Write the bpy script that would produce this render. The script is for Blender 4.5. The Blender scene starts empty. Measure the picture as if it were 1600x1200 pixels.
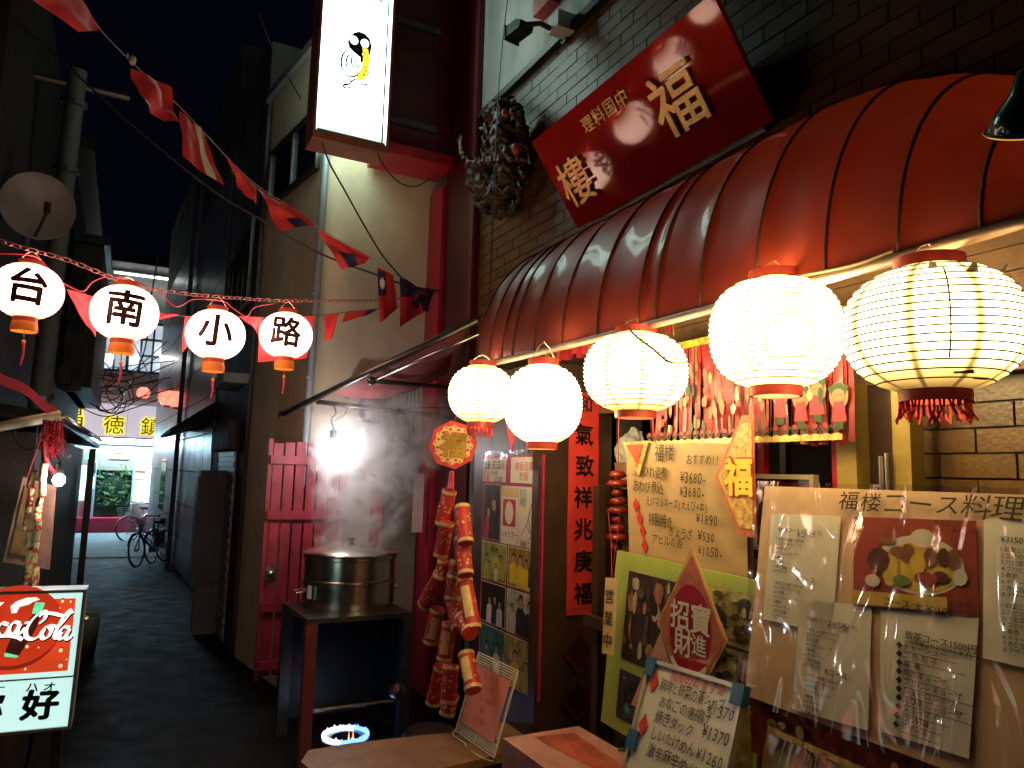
import bpy, bmesh, math, random
from mathutils import Vector, Matrix, noise
random.seed(11)
rnd = random.random
def ru(a, b): return a + (b - a) * rnd()
SC = bpy.context.scene
COL = SC.collection
V = Vector
# ------------------------------------------------------------------ camera
CAM = V((0, 0, 2.05)); HEAD = math.radians(27.5); PITCH = math.radians(7.0); ROLL = math.radians(1.5); FPX = 1150.0
_f0 = V((math.sin(HEAD), math.cos(HEAD), 0)); _r0 = V((math.cos(HEAD), -math.sin(HEAD), 0))
CF = _f0 * math.cos(PITCH) + V((0, 0, 1)) * math.sin(PITCH)
_u0 = _r0.cross(CF)
CR = _r0 * math.cos(ROLL) + _u0 * math.sin(ROLL)
CU = _u0 * math.cos(ROLL) - _r0 * math.sin(ROLL)
cam_data = bpy.data.cameras.new('camera')
cam_data.sensor_width = 36; cam_data.lens = 36 * FPX / 1600.0
cam_data.clip_start = 0.05; cam_data.clip_end = 400
cam = bpy.data.objects.new('camera', cam_data); COL.objects.link(cam)
m3 = Matrix((CR, CU, -CF)).transposed()
cam.matrix_world = Matrix.Translation(CAM) @ m3.to_4x4()
SC.camera = cam
# ------------------------------------------------------------------ night sky
W = bpy.data.worlds.new('World'); SC.world = W; W.use_nodes = True
wb = W.node_tree.nodes['Background']
wb.inputs['Color'].default_value = (0.0006, 0.0006, 0.0019, 1); wb.inputs['Strength'].default_value = 1.0
SC.view_settings.view_transform = 'Standard'; SC.view_settings.look = 'None'
SC.view_settings.exposure = 0.62; SC.view_settings.gamma = 1.0; SC.view_settings.use_curve_mapping = False
SC.render.engine = 'CYCLES'
SC.cycles.use_denoising = True
SC.cycles.max_bounces = 8; SC.cycles.diffuse_bounces = 4; SC.cycles.transparent_max_bounces = 12
SC.cycles.volume_bounces = 1; SC.cycles.sample_clamp_indirect = 4.0
SC.cycles.volume_step_rate = 2.0; SC.cycles.caustics_reflective = False; SC.cycles.caustics_refractive = False
# ------------------------------------------------------------------ pixel (1600x1200) -> point in the place
def ray(px, py):
    return CF + CR * ((px - 800) / FPX) - CU * ((py - 600) / FPX)
def at_x(px, py, X): r = ray(px, py); return CAM + r * ((X - CAM.x) / r.x)
def at_y(px, py, Y): r = ray(px, py); return CAM + r * ((Y - CAM.y) / r.y)
def at_z(px, py, Z): r = ray(px, py); return CAM + r * ((Z - CAM.z) / r.z)
def at_d(px, py, d): return CAM + ray(px, py) * d
def proj(p):
    q = V(p) - CAM; d = q.dot(CF)
    if d < 0.05: return None
    return (800 + FPX * q.dot(CR) / d, 600 - FPX * q.dot(CU) / d, d)
# ------------------------------------------------------------------ materials
MATS = {}
def mat(name, col, rough=0.6, metal=0.0, var=0.18, scale=6.0, bump=0.0, bscale=40.0, coat=0.0, spec=0.5, emit=None, es=0.0, rvar=0.15, sheen=0.0, trans=0.0, rand=0.0, streak=0.0, sscale=2.6):
    if name in MATS: return MATS[name]
    m = bpy.data.materials.new(name); m.use_nodes = True
    nt = m.node_tree; b = nt.nodes['Principled BSDF']; L = nt.links.new
    tc = nt.nodes.new('ShaderNodeTexCoord')
    n = nt.nodes.new('ShaderNodeTexNoise'); n.inputs['Scale'].default_value = scale; n.inputs['Detail'].default_value = 5; n.inputs['Roughness'].default_value = 0.65
    L(tc.outputs['Object'], n.inputs['Vector'])
    cr = nt.nodes.new('ShaderNodeValToRGB')
    cr.color_ramp.elements[0].position = 0.3; cr.color_ramp.elements[1].position = 0.72
    lo = [max(0, c * (1 - var)) for c in col]; hi = [min(1, c * (1 + var * 0.8)) for c in col]
    cr.color_ramp.elements[0].color = (*lo, 1); cr.color_ramp.elements[1].color = (*hi, 1)
    L(n.outputs['Fac'], cr.inputs['Fac'])
    csock = cr.outputs['Color']
    if streak > 0:   # rain streaks and grime running down
        mp = nt.nodes.new('ShaderNodeMapping'); mp.inputs['Scale'].default_value = (sscale, sscale, .35); L(tc.outputs['Object'], mp.inputs['Vector'])
        ns = nt.nodes.new('ShaderNodeTexNoise'); ns.inputs['Scale'].default_value = 1.0; ns.inputs['Detail'].default_value = 6; L(mp.outputs[0], ns.inputs['Vector'])
        nb2 = nt.nodes.new('ShaderNodeTexNoise'); nb2.inputs['Scale'].default_value = .9; nb2.inputs['Detail'].default_value = 6; L(tc.outputs['Object'], nb2.inputs['Vector'])
        mu = nt.nodes.new('ShaderNodeMath'); mu.operation = 'MULTIPLY'; L(ns.outputs['Fac'], mu.inputs[0]); L(nb2.outputs['Fac'], mu.inputs[1])
        ms_ = nt.nodes.new('ShaderNodeMapRange'); ms_.inputs['From Min'].default_value = .2; ms_.inputs['From Max'].default_value = .34; ms_.inputs['To Min'].default_value = 1 - streak; ms_.inputs['To Max'].default_value = 1.0; L(mu.outputs[0], ms_.inputs['Value'])
        h2 = nt.nodes.new('ShaderNodeHueSaturation'); L(ms_.outputs[0], h2.inputs['Value']); L(csock, h2.inputs['Color']); csock = h2.outputs['Color']
    if rand > 0:
        oi = nt.nodes.new('ShaderNodeObjectInfo'); ge = nt.nodes.new('ShaderNodeNewGeometry')
        ad = nt.nodes.new('ShaderNodeMath'); ad.operation = 'ADD'; L(oi.outputs['Random'], ad.inputs[0]); L(ge.outputs['Random Per Island'], ad.inputs[1])
        fr = nt.nodes.new('ShaderNodeMath'); fr.operation = 'FRACT'; L(ad.outputs[0], fr.inputs[0])
        mr = nt.nodes.new('ShaderNodeMapRange'); mr.inputs['To Min'].default_value = 1 - rand; mr.inputs['To Max'].default_value = 1 + rand * 0.6
        L(fr.outputs[0], mr.inputs['Value'])
        hs = nt.nodes.new('ShaderNodeHueSaturation'); L(mr.outputs[0], hs.inputs['Value']); L(csock, hs.inputs['Color']); csock = hs.outputs['Color']
    L(csock, b.inputs['Base Color'])
    if rvar > 0:
        mr = nt.nodes.new('ShaderNodeMapRange'); mr.inputs['To Min'].default_value = max(0.02, rough * (1 - rvar)); mr.inputs['To Max'].default_value = min(1, rough * (1 + rvar))
        n2 = nt.nodes.new('ShaderNodeTexNoise'); n2.inputs['Scale'].default_value = scale * 2.3; n2.inputs['Detail'].default_value = 3
        L(tc.outputs['Object'], n2.inputs['Vector']); L(n2.outputs['Fac'], mr.inputs['Value']); L(mr.outputs[0], b.inputs['Roughness'])
    else: b.inputs['Roughness'].default_value = rough
    b.inputs['Metallic'].default_value = metal
    b.inputs['Specular IOR Level'].default_value = spec
    b.inputs['Coat Weight'].default_value = coat; b.inputs['Coat Roughness'].default_value = 0.06
    b.inputs['Sheen Weight'].default_value = sheen
    b.inputs['Transmission Weight'].default_value = trans
    if bump > 0:
        nb = nt.nodes.new('ShaderNodeTexNoise'); nb.inputs['Scale'].default_value = bscale; nb.inputs['Detail'].default_value = 4
        L(tc.outputs['Object'], nb.inputs['Vector'])
        bp = nt.nodes.new('ShaderNodeBump'); bp.inputs['Strength'].default_value = bump; bp.inputs['Distance'].default_value = 0.01
        L(nb.outputs['Fac'], bp.inputs['Height']); L(bp.outputs['Normal'], b.inputs['Normal'])
    if emit is not None:
        b.inputs['Emission Color'].default_value = (*emit, 1); b.inputs['Emission Strength'].default_value = es
    MATS[name] = m
    return m
def glow(name, col, s, var=0.0, scale=4.0):
    """something that gives off light (lamp paper, lit panel)"""
    if name in MATS: return MATS[name]
    m = bpy.data.materials.new(name); m.use_nodes = True
    nt = m.node_tree; b = nt.nodes['Principled BSDF']; L = nt.links.new
    b.inputs['Base Color'].default_value = (min(1, col[0] * .7), min(1, col[1] * .7), min(1, col[2] * .7), 1); b.inputs['Roughness'].default_value = 0.4
    b.inputs['Emission Color'].default_value = (*col, 1); b.inputs['Emission Strength'].default_value = s
    if var > 0:
        tc = nt.nodes.new('ShaderNodeTexCoord'); n = nt.nodes.new('ShaderNodeTexNoise'); n.inputs['Scale'].default_value = scale; n.inputs['Detail'].default_value = 3
        mr = nt.nodes.new('ShaderNodeMapRange'); mr.inputs['From Min'].default_value = .3; mr.inputs['From Max'].default_value = .7
        mr.inputs['To Min'].default_value = s * (1 - var); mr.inputs['To Max'].default_value = s * (1 + var)
        L(tc.outputs['Object'], n.inputs['Vector']); L(n.outputs['Fac'], mr.inputs['Value']); L(mr.outputs[0], b.inputs['Emission Strength'])
    MATS[name] = m
    return m
def film(name, fac=0.10, rough=0.08, bump=0.6, bscale=9.0, tint=(1, 1, 1), dist=.012):
    """clear plastic sheet with creases"""
    if name in MATS: return MATS[name]
    m = bpy.data.materials.new(name); m.use_nodes = True
    nt = m.node_tree; L = nt.links.new; nt.nodes.remove(nt.nodes['Principled BSDF']); out = nt.nodes['Material Output']
    tr = nt.nodes.new('ShaderNodeBsdfTransparent'); tr.inputs['Color'].default_value = (*[c * .94 for c in tint], 1)
    gl = nt.nodes.new('ShaderNodeBsdfGlossy'); gl.inputs['Roughness'].default_value = rough
    mx = nt.nodes.new('ShaderNodeMixShader'); mx.inputs['Fac'].default_value = fac
    tc = nt.nodes.new('ShaderNodeTexCoord')
    mp = nt.nodes.new('ShaderNodeMapping'); mp.inputs['Scale'].default_value = (1.0, 0.32, 0.5)
    n = nt.nodes.new('ShaderNodeTexNoise'); n.inputs['Scale'].default_value = bscale; n.inputs['Detail'].default_value = 5; n.inputs['Distortion'].default_value = 1.2
    n.noise_type = 'RIDGED_MULTIFRACTAL' if hasattr(n, 'noise_type') else n.noise_type
    bp = nt.nodes.new('ShaderNodeBump'); bp.inputs['Strength'].default_value = bump; bp.inputs['Distance'].default_value = dist
    L(tc.outputs['Object'], mp.inputs['Vector']); L(mp.outputs[0], n.inputs['Vector']); L(n.outputs[0], bp.inputs['Height']); L(bp.outputs[0], gl.inputs['Normal'])
    L(tr.outputs[0], mx.inputs[1]); L(gl.outputs[0], mx.inputs[2]); L(mx.outputs[0], out.inputs['Surface'])
    MATS[name] = m
    return m
# ------------------------------------------------------------------ text outlines
_tc = {}
def text_geo(body, bold=0.0, res=2):
    k = (body, round(bold, 4), res)
    if k in _tc: return _tc[k]
    cu = bpy.data.curves.new('t', 'FONT'); cu.body = body; cu.size = 1; cu.resolution_u = res
    o = bpy.data.objects.new('t', cu)
    me = bpy.data.meshes.new_from_object(o)
    v0 = [(v.co.x, v.co.y) for v in me.vertices]; f0 = [tuple(p.vertices) for p in me.polygons]
    # a heavier pen: the outline laid down again a hair to each side
    if bold <= .001: sh = [(0, 0)]
    else:
        q = bold * .72; sh = [(0, 0), (q, q), (-q, q), (q, -q), (-q, -q)]
        if bold > .015: sh += [(bold, 0), (-bold, 0), (0, bold), (0, -bold)]
    vs = []; fs = []
    for l, (sx_, sy_) in enumerate(sh):
        k0 = len(vs); vs += [(x + sx_, y + sy_, l) for x, y in v0]; fs += [tuple(k0 + i for i in f) for f in f0]
    if vs:
        x0 = min(v[0] for v in vs); x1 = max(v[0] for v in vs); y0 = min(v[1] for v in vs); y1 = max(v[1] for v in vs)
    else: x0 = x1 = y0 = y1 = 0
    bpy.data.objects.remove(o); bpy.data.curves.remove(cu); bpy.data.meshes.remove(me)
    _tc[k] = (vs, fs, x0, x1, y0, y1)
    return _tc[k]
# ------------------------------------------------------------------ frames and mesh builder
class Fr:
    """a flat frame: origin, right, up (normal = right x up)"""
    def __init__(s, O, U, Vv, k=1.0):
        s.k = k; s.O = V(O); s.U = V(U).normalized(); s.V = V(Vv).normalized(); s.N = s.U.cross(s.V).normalized()
    def __call__(s, u, v, n=0.0): return s.O + (s.U * u + s.V * v + s.N * n) * s.k
    def sub(s, u, v, n=0.0, ang=0.0):
        c, q = math.cos(ang), math.sin(ang)
        return Fr(s(u, v, n), s.U * c + s.V * q, s.V * c - s.U * q, s.k)
    def matrix(s):
        return Matrix.Translation(s.O) @ Matrix((s.U, s.V, s.N)).transposed().to_4x4()
def facing_alley(O): return Fr(O, (0, -1, 0), (0, 0, 1))     # lies along the facade, seen from the alley
def facing_us(O): return Fr(O, (1, 0, 0), (0, 0, 1))         # lies across the alley
WORLD = Fr((0, 0, 0), (1, 0, 0), (0, 1, 0))
class MB:
    def __init__(s): s.v = []; s.f = []; s.m = []; s.mi = 0
    def add(s, vs, fs):
        k = len(s.v); s.v.extend([V(p) for p in vs])
        for f in fs: s.f.append(tuple(k + i for i in f)); s.m.append(s.mi)
        return s
    def poly(s, pts): return s.add(pts, [tuple(range(len(pts)))])
    def fquad(s, fr, u0, v0, u1, v1, n=0.0): return s.poly([fr(u0, v0, n), fr(u1, v0, n), fr(u1, v1, n), fr(u0, v1, n)])
    def fpoly(s, fr, pts, n=0.0): return s.poly([fr(a, b, n) for a, b in pts])
    def ellipse(s, fr, cu, cv, ru_, rv, n=0.0, k=14, ang=0.0):
        pts = []
        for i in range(k):
            a = 2 * math.pi * i / k; x = ru_ * math.cos(a); y = rv * math.sin(a)
            pts.append((cu + x * math.cos(ang) - y * math.sin(ang), cv + x * math.sin(ang) + y * math.cos(ang)))
        return s.fpoly(fr, pts, n)
    def box(s, fr, u0, v0, n0, u1, v1, n1):
        p = [fr(u, v, n) for n in (n0, n1) for v in (v0, v1) for u in (u0, u1)]
        return s.add(p, [(0, 2, 3, 1), (4, 5, 7, 6), (0, 1, 5, 4), (2, 6, 7, 3), (0, 4, 6, 2), (1, 3, 7, 5)])
    def wbox(s, a, b):
        return s.box(WORLD, a[0], a[1], a[2], b[0], b[1], b[2])
    def prism(s, fr, pts, n0, n1):
        k = len(pts); p = [fr(a, b, n0) for a, b in pts] + [fr(a, b, n1) for a, b in pts]
        fs = [tuple(reversed(range(k))), tuple(range(k, 2 * k))] + [(i, (i + 1) % k, k + (i + 1) % k, k + i) for i in range(k)]
        return s.add(p, fs)
    def tube(s, pts, r, seg=6, cap=True, r1=None):
        pts = [V(p) for p in pts]; n = len(pts); rings = []
        t0 = (pts[1] - pts[0]).normalized()
        up = V((0, 0, 1)) if abs(t0.z) < 0.9 else V((1, 0, 0))
        a = t0.cross(up).normalized()
        vs = []
        for i, p in enumerate(pts):
            t = (pts[min(i + 1, n - 1)] - pts[max(i - 1, 0)])
            t = t.normalized() if t.length > 1e-9 else t0
            a = (a - t * a.dot(t)); a = a.normalized() if a.length > 1e-9 else t.orthogonal().normalized()
            b = t.cross(a)
            rr = r if r1 is None else r + (r1 - r) * i / (n - 1)
            for k in range(seg):
                an = 2 * math.pi * k / seg; vs.append(p + a * (rr * math.cos(an)) + b * (rr * math.sin(an)))
        fs = [(i * seg + k, i * seg + (k + 1) % seg, (i + 1) * seg + (k + 1) % seg, (i + 1) * seg + k) for i in range(n - 1) for k in range(seg)]
        if cap: fs += [tuple(reversed(range(seg))), tuple((n - 1) * seg + k for k in range(seg))]
        return s.add(vs, fs)
    def lathe(s, c, prof, seg=24, axis=(0, 0, 1), cap=True, closed=False):
        ax = V(axis).normalized(); a = ax.orthogonal().normalized(); b = ax.cross(a); c = V(c); vs = []
        for r, z in prof:
            for k in range(seg):
                an = 2 * math.pi * k / seg; vs.append(c + ax * z + a * (r * math.cos(an)) + b * (r * math.sin(an)))
        n = len(prof)
        fs = [(i * seg + k, i * seg + (k + 1) % seg, (i + 1) * seg + (k + 1) % seg, (i + 1) * seg + k) for i in range(n - 1) for k in range(seg)]
        if closed: fs += [((n - 1) * seg + k, (n - 1) * seg + (k + 1) % seg, (k + 1) % seg, k) for k in range(seg)]
        elif cap: fs += [tuple(reversed(range(seg))), tuple((n - 1) * seg + k for k in range(seg))]
        return s.add(vs, fs)
    def ball(s, c, rx, ry, rz, seg=12, rings=8):
        c = V(c); vs = []; fs = []
        for i in range(1, rings):
            t = math.pi * i / rings
            for k in range(seg):
                a = 2 * math.pi * k / seg; vs.append(c + V((rx * math.sin(t) * math.cos(a), ry * math.sin(t) * math.sin(a), rz * math.cos(t))))
        n = len(vs); vs += [c + V((0, 0, rz)), c - V((0, 0, rz))]
        for i in range(rings - 2):
            for k in range(seg): fs.append((i * seg + k, (i + 1) * seg + k, (i + 1) * seg + (k + 1) % seg, i * seg + (k + 1) % seg))
        for k in range(seg):
            fs.append((n, k, (k + 1) % seg)); q = (rings - 2) * seg; fs.append((n + 1, q + (k + 1) % seg, q + k))
        return s.add(vs, fs)
    def grid(s, fn, nu, nv):
        vs = [fn(i / nu, j / nv) for j in range(nv + 1) for i in range(nu + 1)]
        fs = [(j * (nu + 1) + i, j * (nu + 1) + i + 1, (j + 1) * (nu + 1) + i + 1, (j + 1) * (nu + 1) + i) for j in range(nv) for i in range(nu)]
        return s.add(vs, fs)
    def text(s, fr, body, u, v, size, bold=0.0, n=0.002, align='C', sx=1.0, skew=0.0, jit=0.0, res=2, ang=0.0):
        """align C/L/R horizontally, v = vertical middle"""
        if jit > 0 or skew:
            # one glyph at a time, unsteady like handwriting
            adv = []; x = 0
            for ch in body:
                w = 1.0 if ord(ch) > 0x2000 else 0.58
                adv.append((ch, x)); x += w * size * sx * 0.98
            off = {'C': -x / 2, 'L': 0, 'R': -x}[align]
            for ch, a in adv:
                if ch in ' \u3000': continue
                g = text_geo(ch, bold, res); sz = size * (1 + ru(-jit, jit) * 1.2)
                an = ru(-jit, jit) * 0.7 + ang; ca, sa = math.cos(an), math.sin(an)
                w = 1.0 if ord(ch) > 0x2000 else 0.58
                cx = u + off + a + w * size * sx * .5; cy = v + (cx - u) * math.tan(ang) * 1 + ru(-jit, jit) * size * .35
                mx = (g[2] + g[3]) / 2; my = 0.38
                vs = []
                for (gx, gy, gl) in g[0]:
                    X = (gx - mx) * sz * sx; Y = (gy - my) * sz; X += Y * skew
                    vs.append(fr(cx + X * ca - Y * sa, cy + X * sa + Y * ca, n + gl * .00007))
                s.add(vs, g[1])
            return s
        g = text_geo(body, bold, res); w = (g[3] - g[2]) * size * sx
        off = {'C': -w / 2, 'L': 0, 'R': -w}[align]
        my = 0.38; ca, sa = math.cos(ang), math.sin(ang); vs = []
        for gx, gy, gl in g[0]:
            X = off + (gx - g[2]) * size * sx; Y = (gy - my) * size
            vs.append(fr(u + X * ca - Y * sa, v + X * sa + Y * ca, n + gl * .00007))
        return s.add(vs, g[1])
    def vtext(s, fr, body, u, vtop, size, step, bold=0.0, n=0.002, jit=0.0):
        for i, ch in enumerate(body): s.text(fr, ch, u, vtop - step * (i + .5), size, bold, n, 'C', jit=jit)
        return s
    def build(s, name, mats, parent=None, smooth=False, loc=None, label=None, kind=None, auto=None):
        if not isinstance(mats, (list, tuple)): mats = [mats]
        if parent is not None: inv = ROOTM[parent.name].inverted()
        elif loc is not None: inv = Matrix.Translation(-V(loc))
        else:
            lo = V((min(p.x for p in s.v), min(p.y for p in s.v), min(p.z for p in s.v))); hi = V((max(p.x for p in s.v), max(p.y for p in s.v), max(p.z for p in s.v)))
            loc = V(((lo.x + hi.x) / 2, (lo.y + hi.y) / 2, lo.z)); inv = Matrix.Translation(-loc)
        me = bpy.data.meshes.new(name); me.from_pydata([inv @ p for p in s.v], [], s.f)
        for m in mats: me.materials.append(m)
        if len(mats) > 1: me.polygons.foreach_set('material_index', s.m)
        if smooth or auto:
            me.polygons.foreach_set('use_smooth', [True] * len(me.polygons))
            if auto: me.set_sharp_from_angle(angle=math.radians(auto))
        me.update()
        o = bpy.data.objects.new(name, me); COL.objects.link(o)
        if parent is not None: o.parent = parent; ROOTM[o.name] = ROOTM[parent.name]
        else: o.location = loc; ROOTM[o.name] = Matrix.Translation(V(loc))
        if label: o['label'] = label
        if kind: o['kind'] = kind
        return o
ROOTM = {}
def tag(o, label, cat, group=None):
    o['label'] = label; o['category'] = cat
    if group: o['group'] = group
    return o
def thing(name, label, cat, loc=(0, 0, 0), group=None, M=None):
    o = bpy.data.objects.new(name, None); COL.objects.link(o); o.empty_display_size = .1
    M = M if M is not None else Matrix.Translation(V(loc))
    o.matrix_world = M; ROOTM[o.name] = M.copy()
    return tag(o, label, cat, group)
def structure(o): o['kind'] = 'structure'; return o
def dup(root, M, label, group=None):
    r = root.copy(); COL.objects.link(r); r.matrix_world = M; r['label'] = label; ROOTM[r.name] = M.copy()
    if group: r['group'] = group
    for ch in list(root.children):
        c = ch.copy(); COL.objects.link(c); c.parent = r
        for g in list(ch.children):
            d = g.copy(); COL.objects.link(d); d.parent = c
    return r
def smooth_path(pts, k=6):
    pts = [V(p) for p in pts]
    if len(pts) < 3: return [pts[0].lerp(pts[1], i / k) for i in range(k + 1)]
    P = [pts[0] * 2 - pts[1]] + pts + [pts[-1] * 2 - pts[-2]]; out = []
    for i in range(1, len(P) - 2):
        for j in range(k):
            t = j / k; a, b, c, d = P[i - 1], P[i], P[i + 1], P[i + 2]
            out.append(0.5 * ((2 * b) + (c - a) * t + (2 * a - 5 * b + 4 * c - d) * t * t + (3 * b - a - 3 * c + d) * t ** 3))
    out.append(pts[-1]); return out
def pxpath(pts, d0, d1, k=5):
    x0, x1 = pts[0][0], pts[-1][0]
    return smooth_path([at_d(x, y, d0 + (d1 - d0) * ((x - x0) / (x1 - x0) if x1 != x0 else i / (len(pts) - 1))) for i, (x, y) in enumerate(pts)], k)
# ------------------------------------------------------------------ palette
asphalt = mat('asphalt', (.010, .0095, .0095), .85, spec=.2, var=.6, scale=1.7, bump=.7, bscale=45, rvar=.45)
concrete = mat('concrete', (.2, .19, .17), .8, var=.3, scale=3, bump=.3, bscale=50)
brick_m = mat('glazed_brick', (.12, .058, .012), .42, var=.28, scale=9, bump=.25, bscale=55, rand=.22)
mortar = mat('mortar', (.06, .05, .04), .9, var=.3, bump=.4, bscale=80)
stucco = mat('cream_stucco', (.70, .60, .41), .85, var=.2, scale=1.6, bump=.6, bscale=75, streak=.14)
white_wall = mat('white_wall_paint', (.62, .64, .62), .7, var=.12, scale=2, bump=.15, bscale=60, streak=.45)
red_paint = mat('red_paint', (.46, .014, .04), .42, var=.3, scale=5, bump=.15, bscale=30)
gate_red = mat('gate_red_paint', (.42, .024, .05), .55, streak=.4, var=.35, scale=7, bump=.25, bscale=35)
maroon = mat('maroon_paint', (.085, .006, .012), .4, var=.3, scale=4, bump=.1)
maroon_metal = mat('maroon_metal', (.16, .03, .035), .4, var=.25, scale=8)
dark_wood = mat('dark_wood', (.045, .022, .014), .4, var=.35, scale=5, bump=.2, bscale=30)
brown_wood = mat('brown_wood', (.16, .085, .04), .55, var=.35, scale=7, bump=.3, bscale=45)
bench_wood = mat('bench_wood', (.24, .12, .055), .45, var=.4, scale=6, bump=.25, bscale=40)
black = mat('black_paint', (.012, .012, .013), .45, var=.3)
dark_grey = mat('dark_grey_render', (.13, .12, .115), .8, var=.3, scale=2, bump=.3, streak=.6)
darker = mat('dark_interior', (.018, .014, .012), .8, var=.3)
dim_blue = mat('dark_blue_panel', (.03, .035, .06), .6, var=.3)
ochre = mat('ochre_post_paint', (.27, .185, .035), .5, var=.3, scale=4, bump=.12)
steel = mat('stainless_steel', (.72, .69, .60), .22, 1.0, var=.1, scale=10, rvar=.4, bump=.04, bscale=12)
iron = mat('dark_iron', (.09, .085, .08), .4, .8, var=.35, scale=9, bump=.15)
chrome = mat('worn_chrome', (.5, .48, .44), .3, 1.0, var=.25, scale=12)
galv = mat('grey_blue_pipe', (.30, .35, .38), .45, .2, var=.2, scale=5)
cable_m = mat('black_cable', (.014, .014, .015), .5)
red_cable = mat('red_cord', (.45, .03, .05), .5)
white_paint = mat('white_paint', (.72, .72, .7), .45, var=.12)
cream_paper = mat('cream_paper', (.66, .56, .40), .75, var=.10, scale=3, bump=.2, bscale=14)
kraft = mat('kraft_paper', (.50, .34, .18), .6, var=.12, scale=4, bump=.3, bscale=10)
white_paper = mat('white_paper', (.80, .80, .76), .65, var=.06, scale=3, bump=.1, bscale=12)
pink_paper = mat('pink_paper', (.70, .26, .25), .65, var=.10, scale=4, bump=.1, bscale=14)
green_card = mat('yellow_green_card', (.42, .54, .12), .6, var=.12, scale=5, bump=.1)
ink = mat('black_ink', (.012, .011, .010), .55, var=.1)
brown_ink = mat('brown_ink', (.03, .022, .012), .5, var=.1)
red_ink = mat('red_ink', (.62, .06, .06), .55, var=.1)
blue_ink = mat('blue_ink', (.05, .10, .30), .55, var=.1)
red_paper = mat('red_paper', (.58, .035, .03), .5, var=.15, scale=6, bump=.1)
gold = mat('gold_leaf', (.62, .42, .14), .36, .45, var=.25, scale=14, bump=.35, bscale=45)
gold_foil = mat('gold_foil', (.80, .56, .18), .3, .5, var=.2, scale=20, bump=.3, bscale=60)
skin_p = mat('print_skin', (.52, .36, .24), .5); hair_p = mat('print_black', (.02, .018, .016), .5)
lacquer = mat('red_lacquer', (.30, .012, .010), .05, var=.22, scale=3, coat=0, rvar=.3, spec=.38, bump=.02, bscale=5)
vinyl = mat('red_awning_vinyl', (.25, .046, .027), .40, var=.3, scale=3, coat=.3, streak=.4, bump=.06, bscale=9)
_nt = vinyl.node_tree; _tr = _nt.nodes.new('ShaderNodeBsdfTranslucent'); _tr.inputs['Color'].default_value = (.5, .05, .02, 1)
_mx = _nt.nodes.new('ShaderNodeMixShader'); _mx.inputs['Fac'].default_value = .24
_nt.links.new(_nt.nodes['Principled BSDF'].outputs[0], _mx.inputs[1]); _nt.links.new(_tr.outputs[0], _mx.inputs[2]); _nt.links.new(_mx.outputs[0], _nt.nodes['Material Output'].inputs['Surface'])
rib_m = mat('awning_rib_dark', (.06, .012, .008), .7)
flag_red = mat('flag_red', (.60, .02, .035), .6, var=.15, sheen=.3); flag_navy = mat('flag_navy', (.02, .02, .09), .6); flag_white = mat('flag_white', (.75, .72, .7), .6)
clear_film = film('clear_film'); 
# ================================================================== ground
def terrain(px0, py0, px1, py1, n, z):
    b = MB()
    b.grid(lambda u, v: V((px0 + (px1 - px0) * u, py0 + (py1 - py0) * v, z + .006 * noise.noise(V((u * 14, v * 30, 2))) + .004 * noise.noise(V((u * 40, v * 84, 5))))), n, n * 2)
    return b
structure(terrain(-9, -4, 9, 34, 60, 0).build('alley_ground', asphalt, loc=(0, 15, 0), smooth=True))
b = MB(); b.wbox((-60, -60, -.4), (60, 90, -.03)); structure(b.build('ground', asphalt, loc=(0, 0, -.4)))
b = MB(); b.grid(lambda u, v: V((-7 + 14 * u, 18.9 + 6.3 * v + .25 * math.sin(u * 9) * (1 - v), .022)), 24, 8); structure(b.build('lit_street_patch', mat('street_lit_tone', (.22, .22, .22), .8, var=.3, scale=1.5, bump=.4, bscale=40), loc=(0, 22, .022)))  # shop light on the far ground is painted in as a paler tone
# drain cover and worn paving slab on the ground
b = MB(); b.wbox((.1, 4.75, -.02), (.95, 5.15, .035)); o = structure(b.build('paving_slab', concrete))
b = MB()
for k in range(9): b.wbox((-.45 + k * .055, 6.2, .012), (-.42 + k * .055, 6.75, .03))
b.wbox((-.48, 6.17, .005), (.03, 6.2, .032)); b.wbox((-.48, 6.75, .005), (.03, 6.78, .032)); 

# ================================================================== restaurant building on the right
FX = 2.70
rest = thing('restaurant_building', 'brick fronted restaurant building behind the red awning and lanterns', 'building', (FX, 3.2, 0))
b = MB()
b.wbox((FX + .012, -.6, 0), (FX + .25, 2.0, 5.35)); b.wbox((FX + .012, 2.0, 2.75), (FX + .25, 3.83, 5.35)); b.wbox((FX + .012, 3.83, 0), (FX + .25, 5.9, 5.35))
wall = b.build('brick_wall', mortar, rest)
# bricks: the ones that show largest are objects, the rest one joined part
BL, BH, BG = .272, .0905, .008
bricks = []
row = 0; z = 0.0
while z < 5.33:
    y = -.6 - (BL / 2 if row % 2 else 0)
    while y < 5.9:
        y0 = max(y, -.6); y1 = min(y + BL - BG, 5.895); z1 = min(z + BH - BG, 5.345)
        if y1 - y0 > .03 and not (y1 > 2.0 and y0 < 3.83 and z < 2.75):
            bricks.append((y0, y1, z, z1))
        y += BL
    z += BH; row += 1
def vis(bk):
    y0, y1, z0, z1 = bk; p = proj((FX, (y0 + y1) / 2, (z0 + z1) / 2))
    if p is None or not (-10 < p[0] < 1610 and -10 < p[1] < 1210): return 0
    if 2.5 < z0 < 3.55 and .9 < (y0 + y1) / 2 < 4.2: return 0
    if 3.6 < y0 and z0 < 2.7 and y0 < 4.8: return 0
    if z0 < 1.6 and y0 < 2: return 0
    return 1 / p[2] * (.7 if z0 > 3.5 and y0 < 2.2 else 1)
bricks.sort(key=vis, reverse=True)
bm_me = None
std = {}
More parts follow.
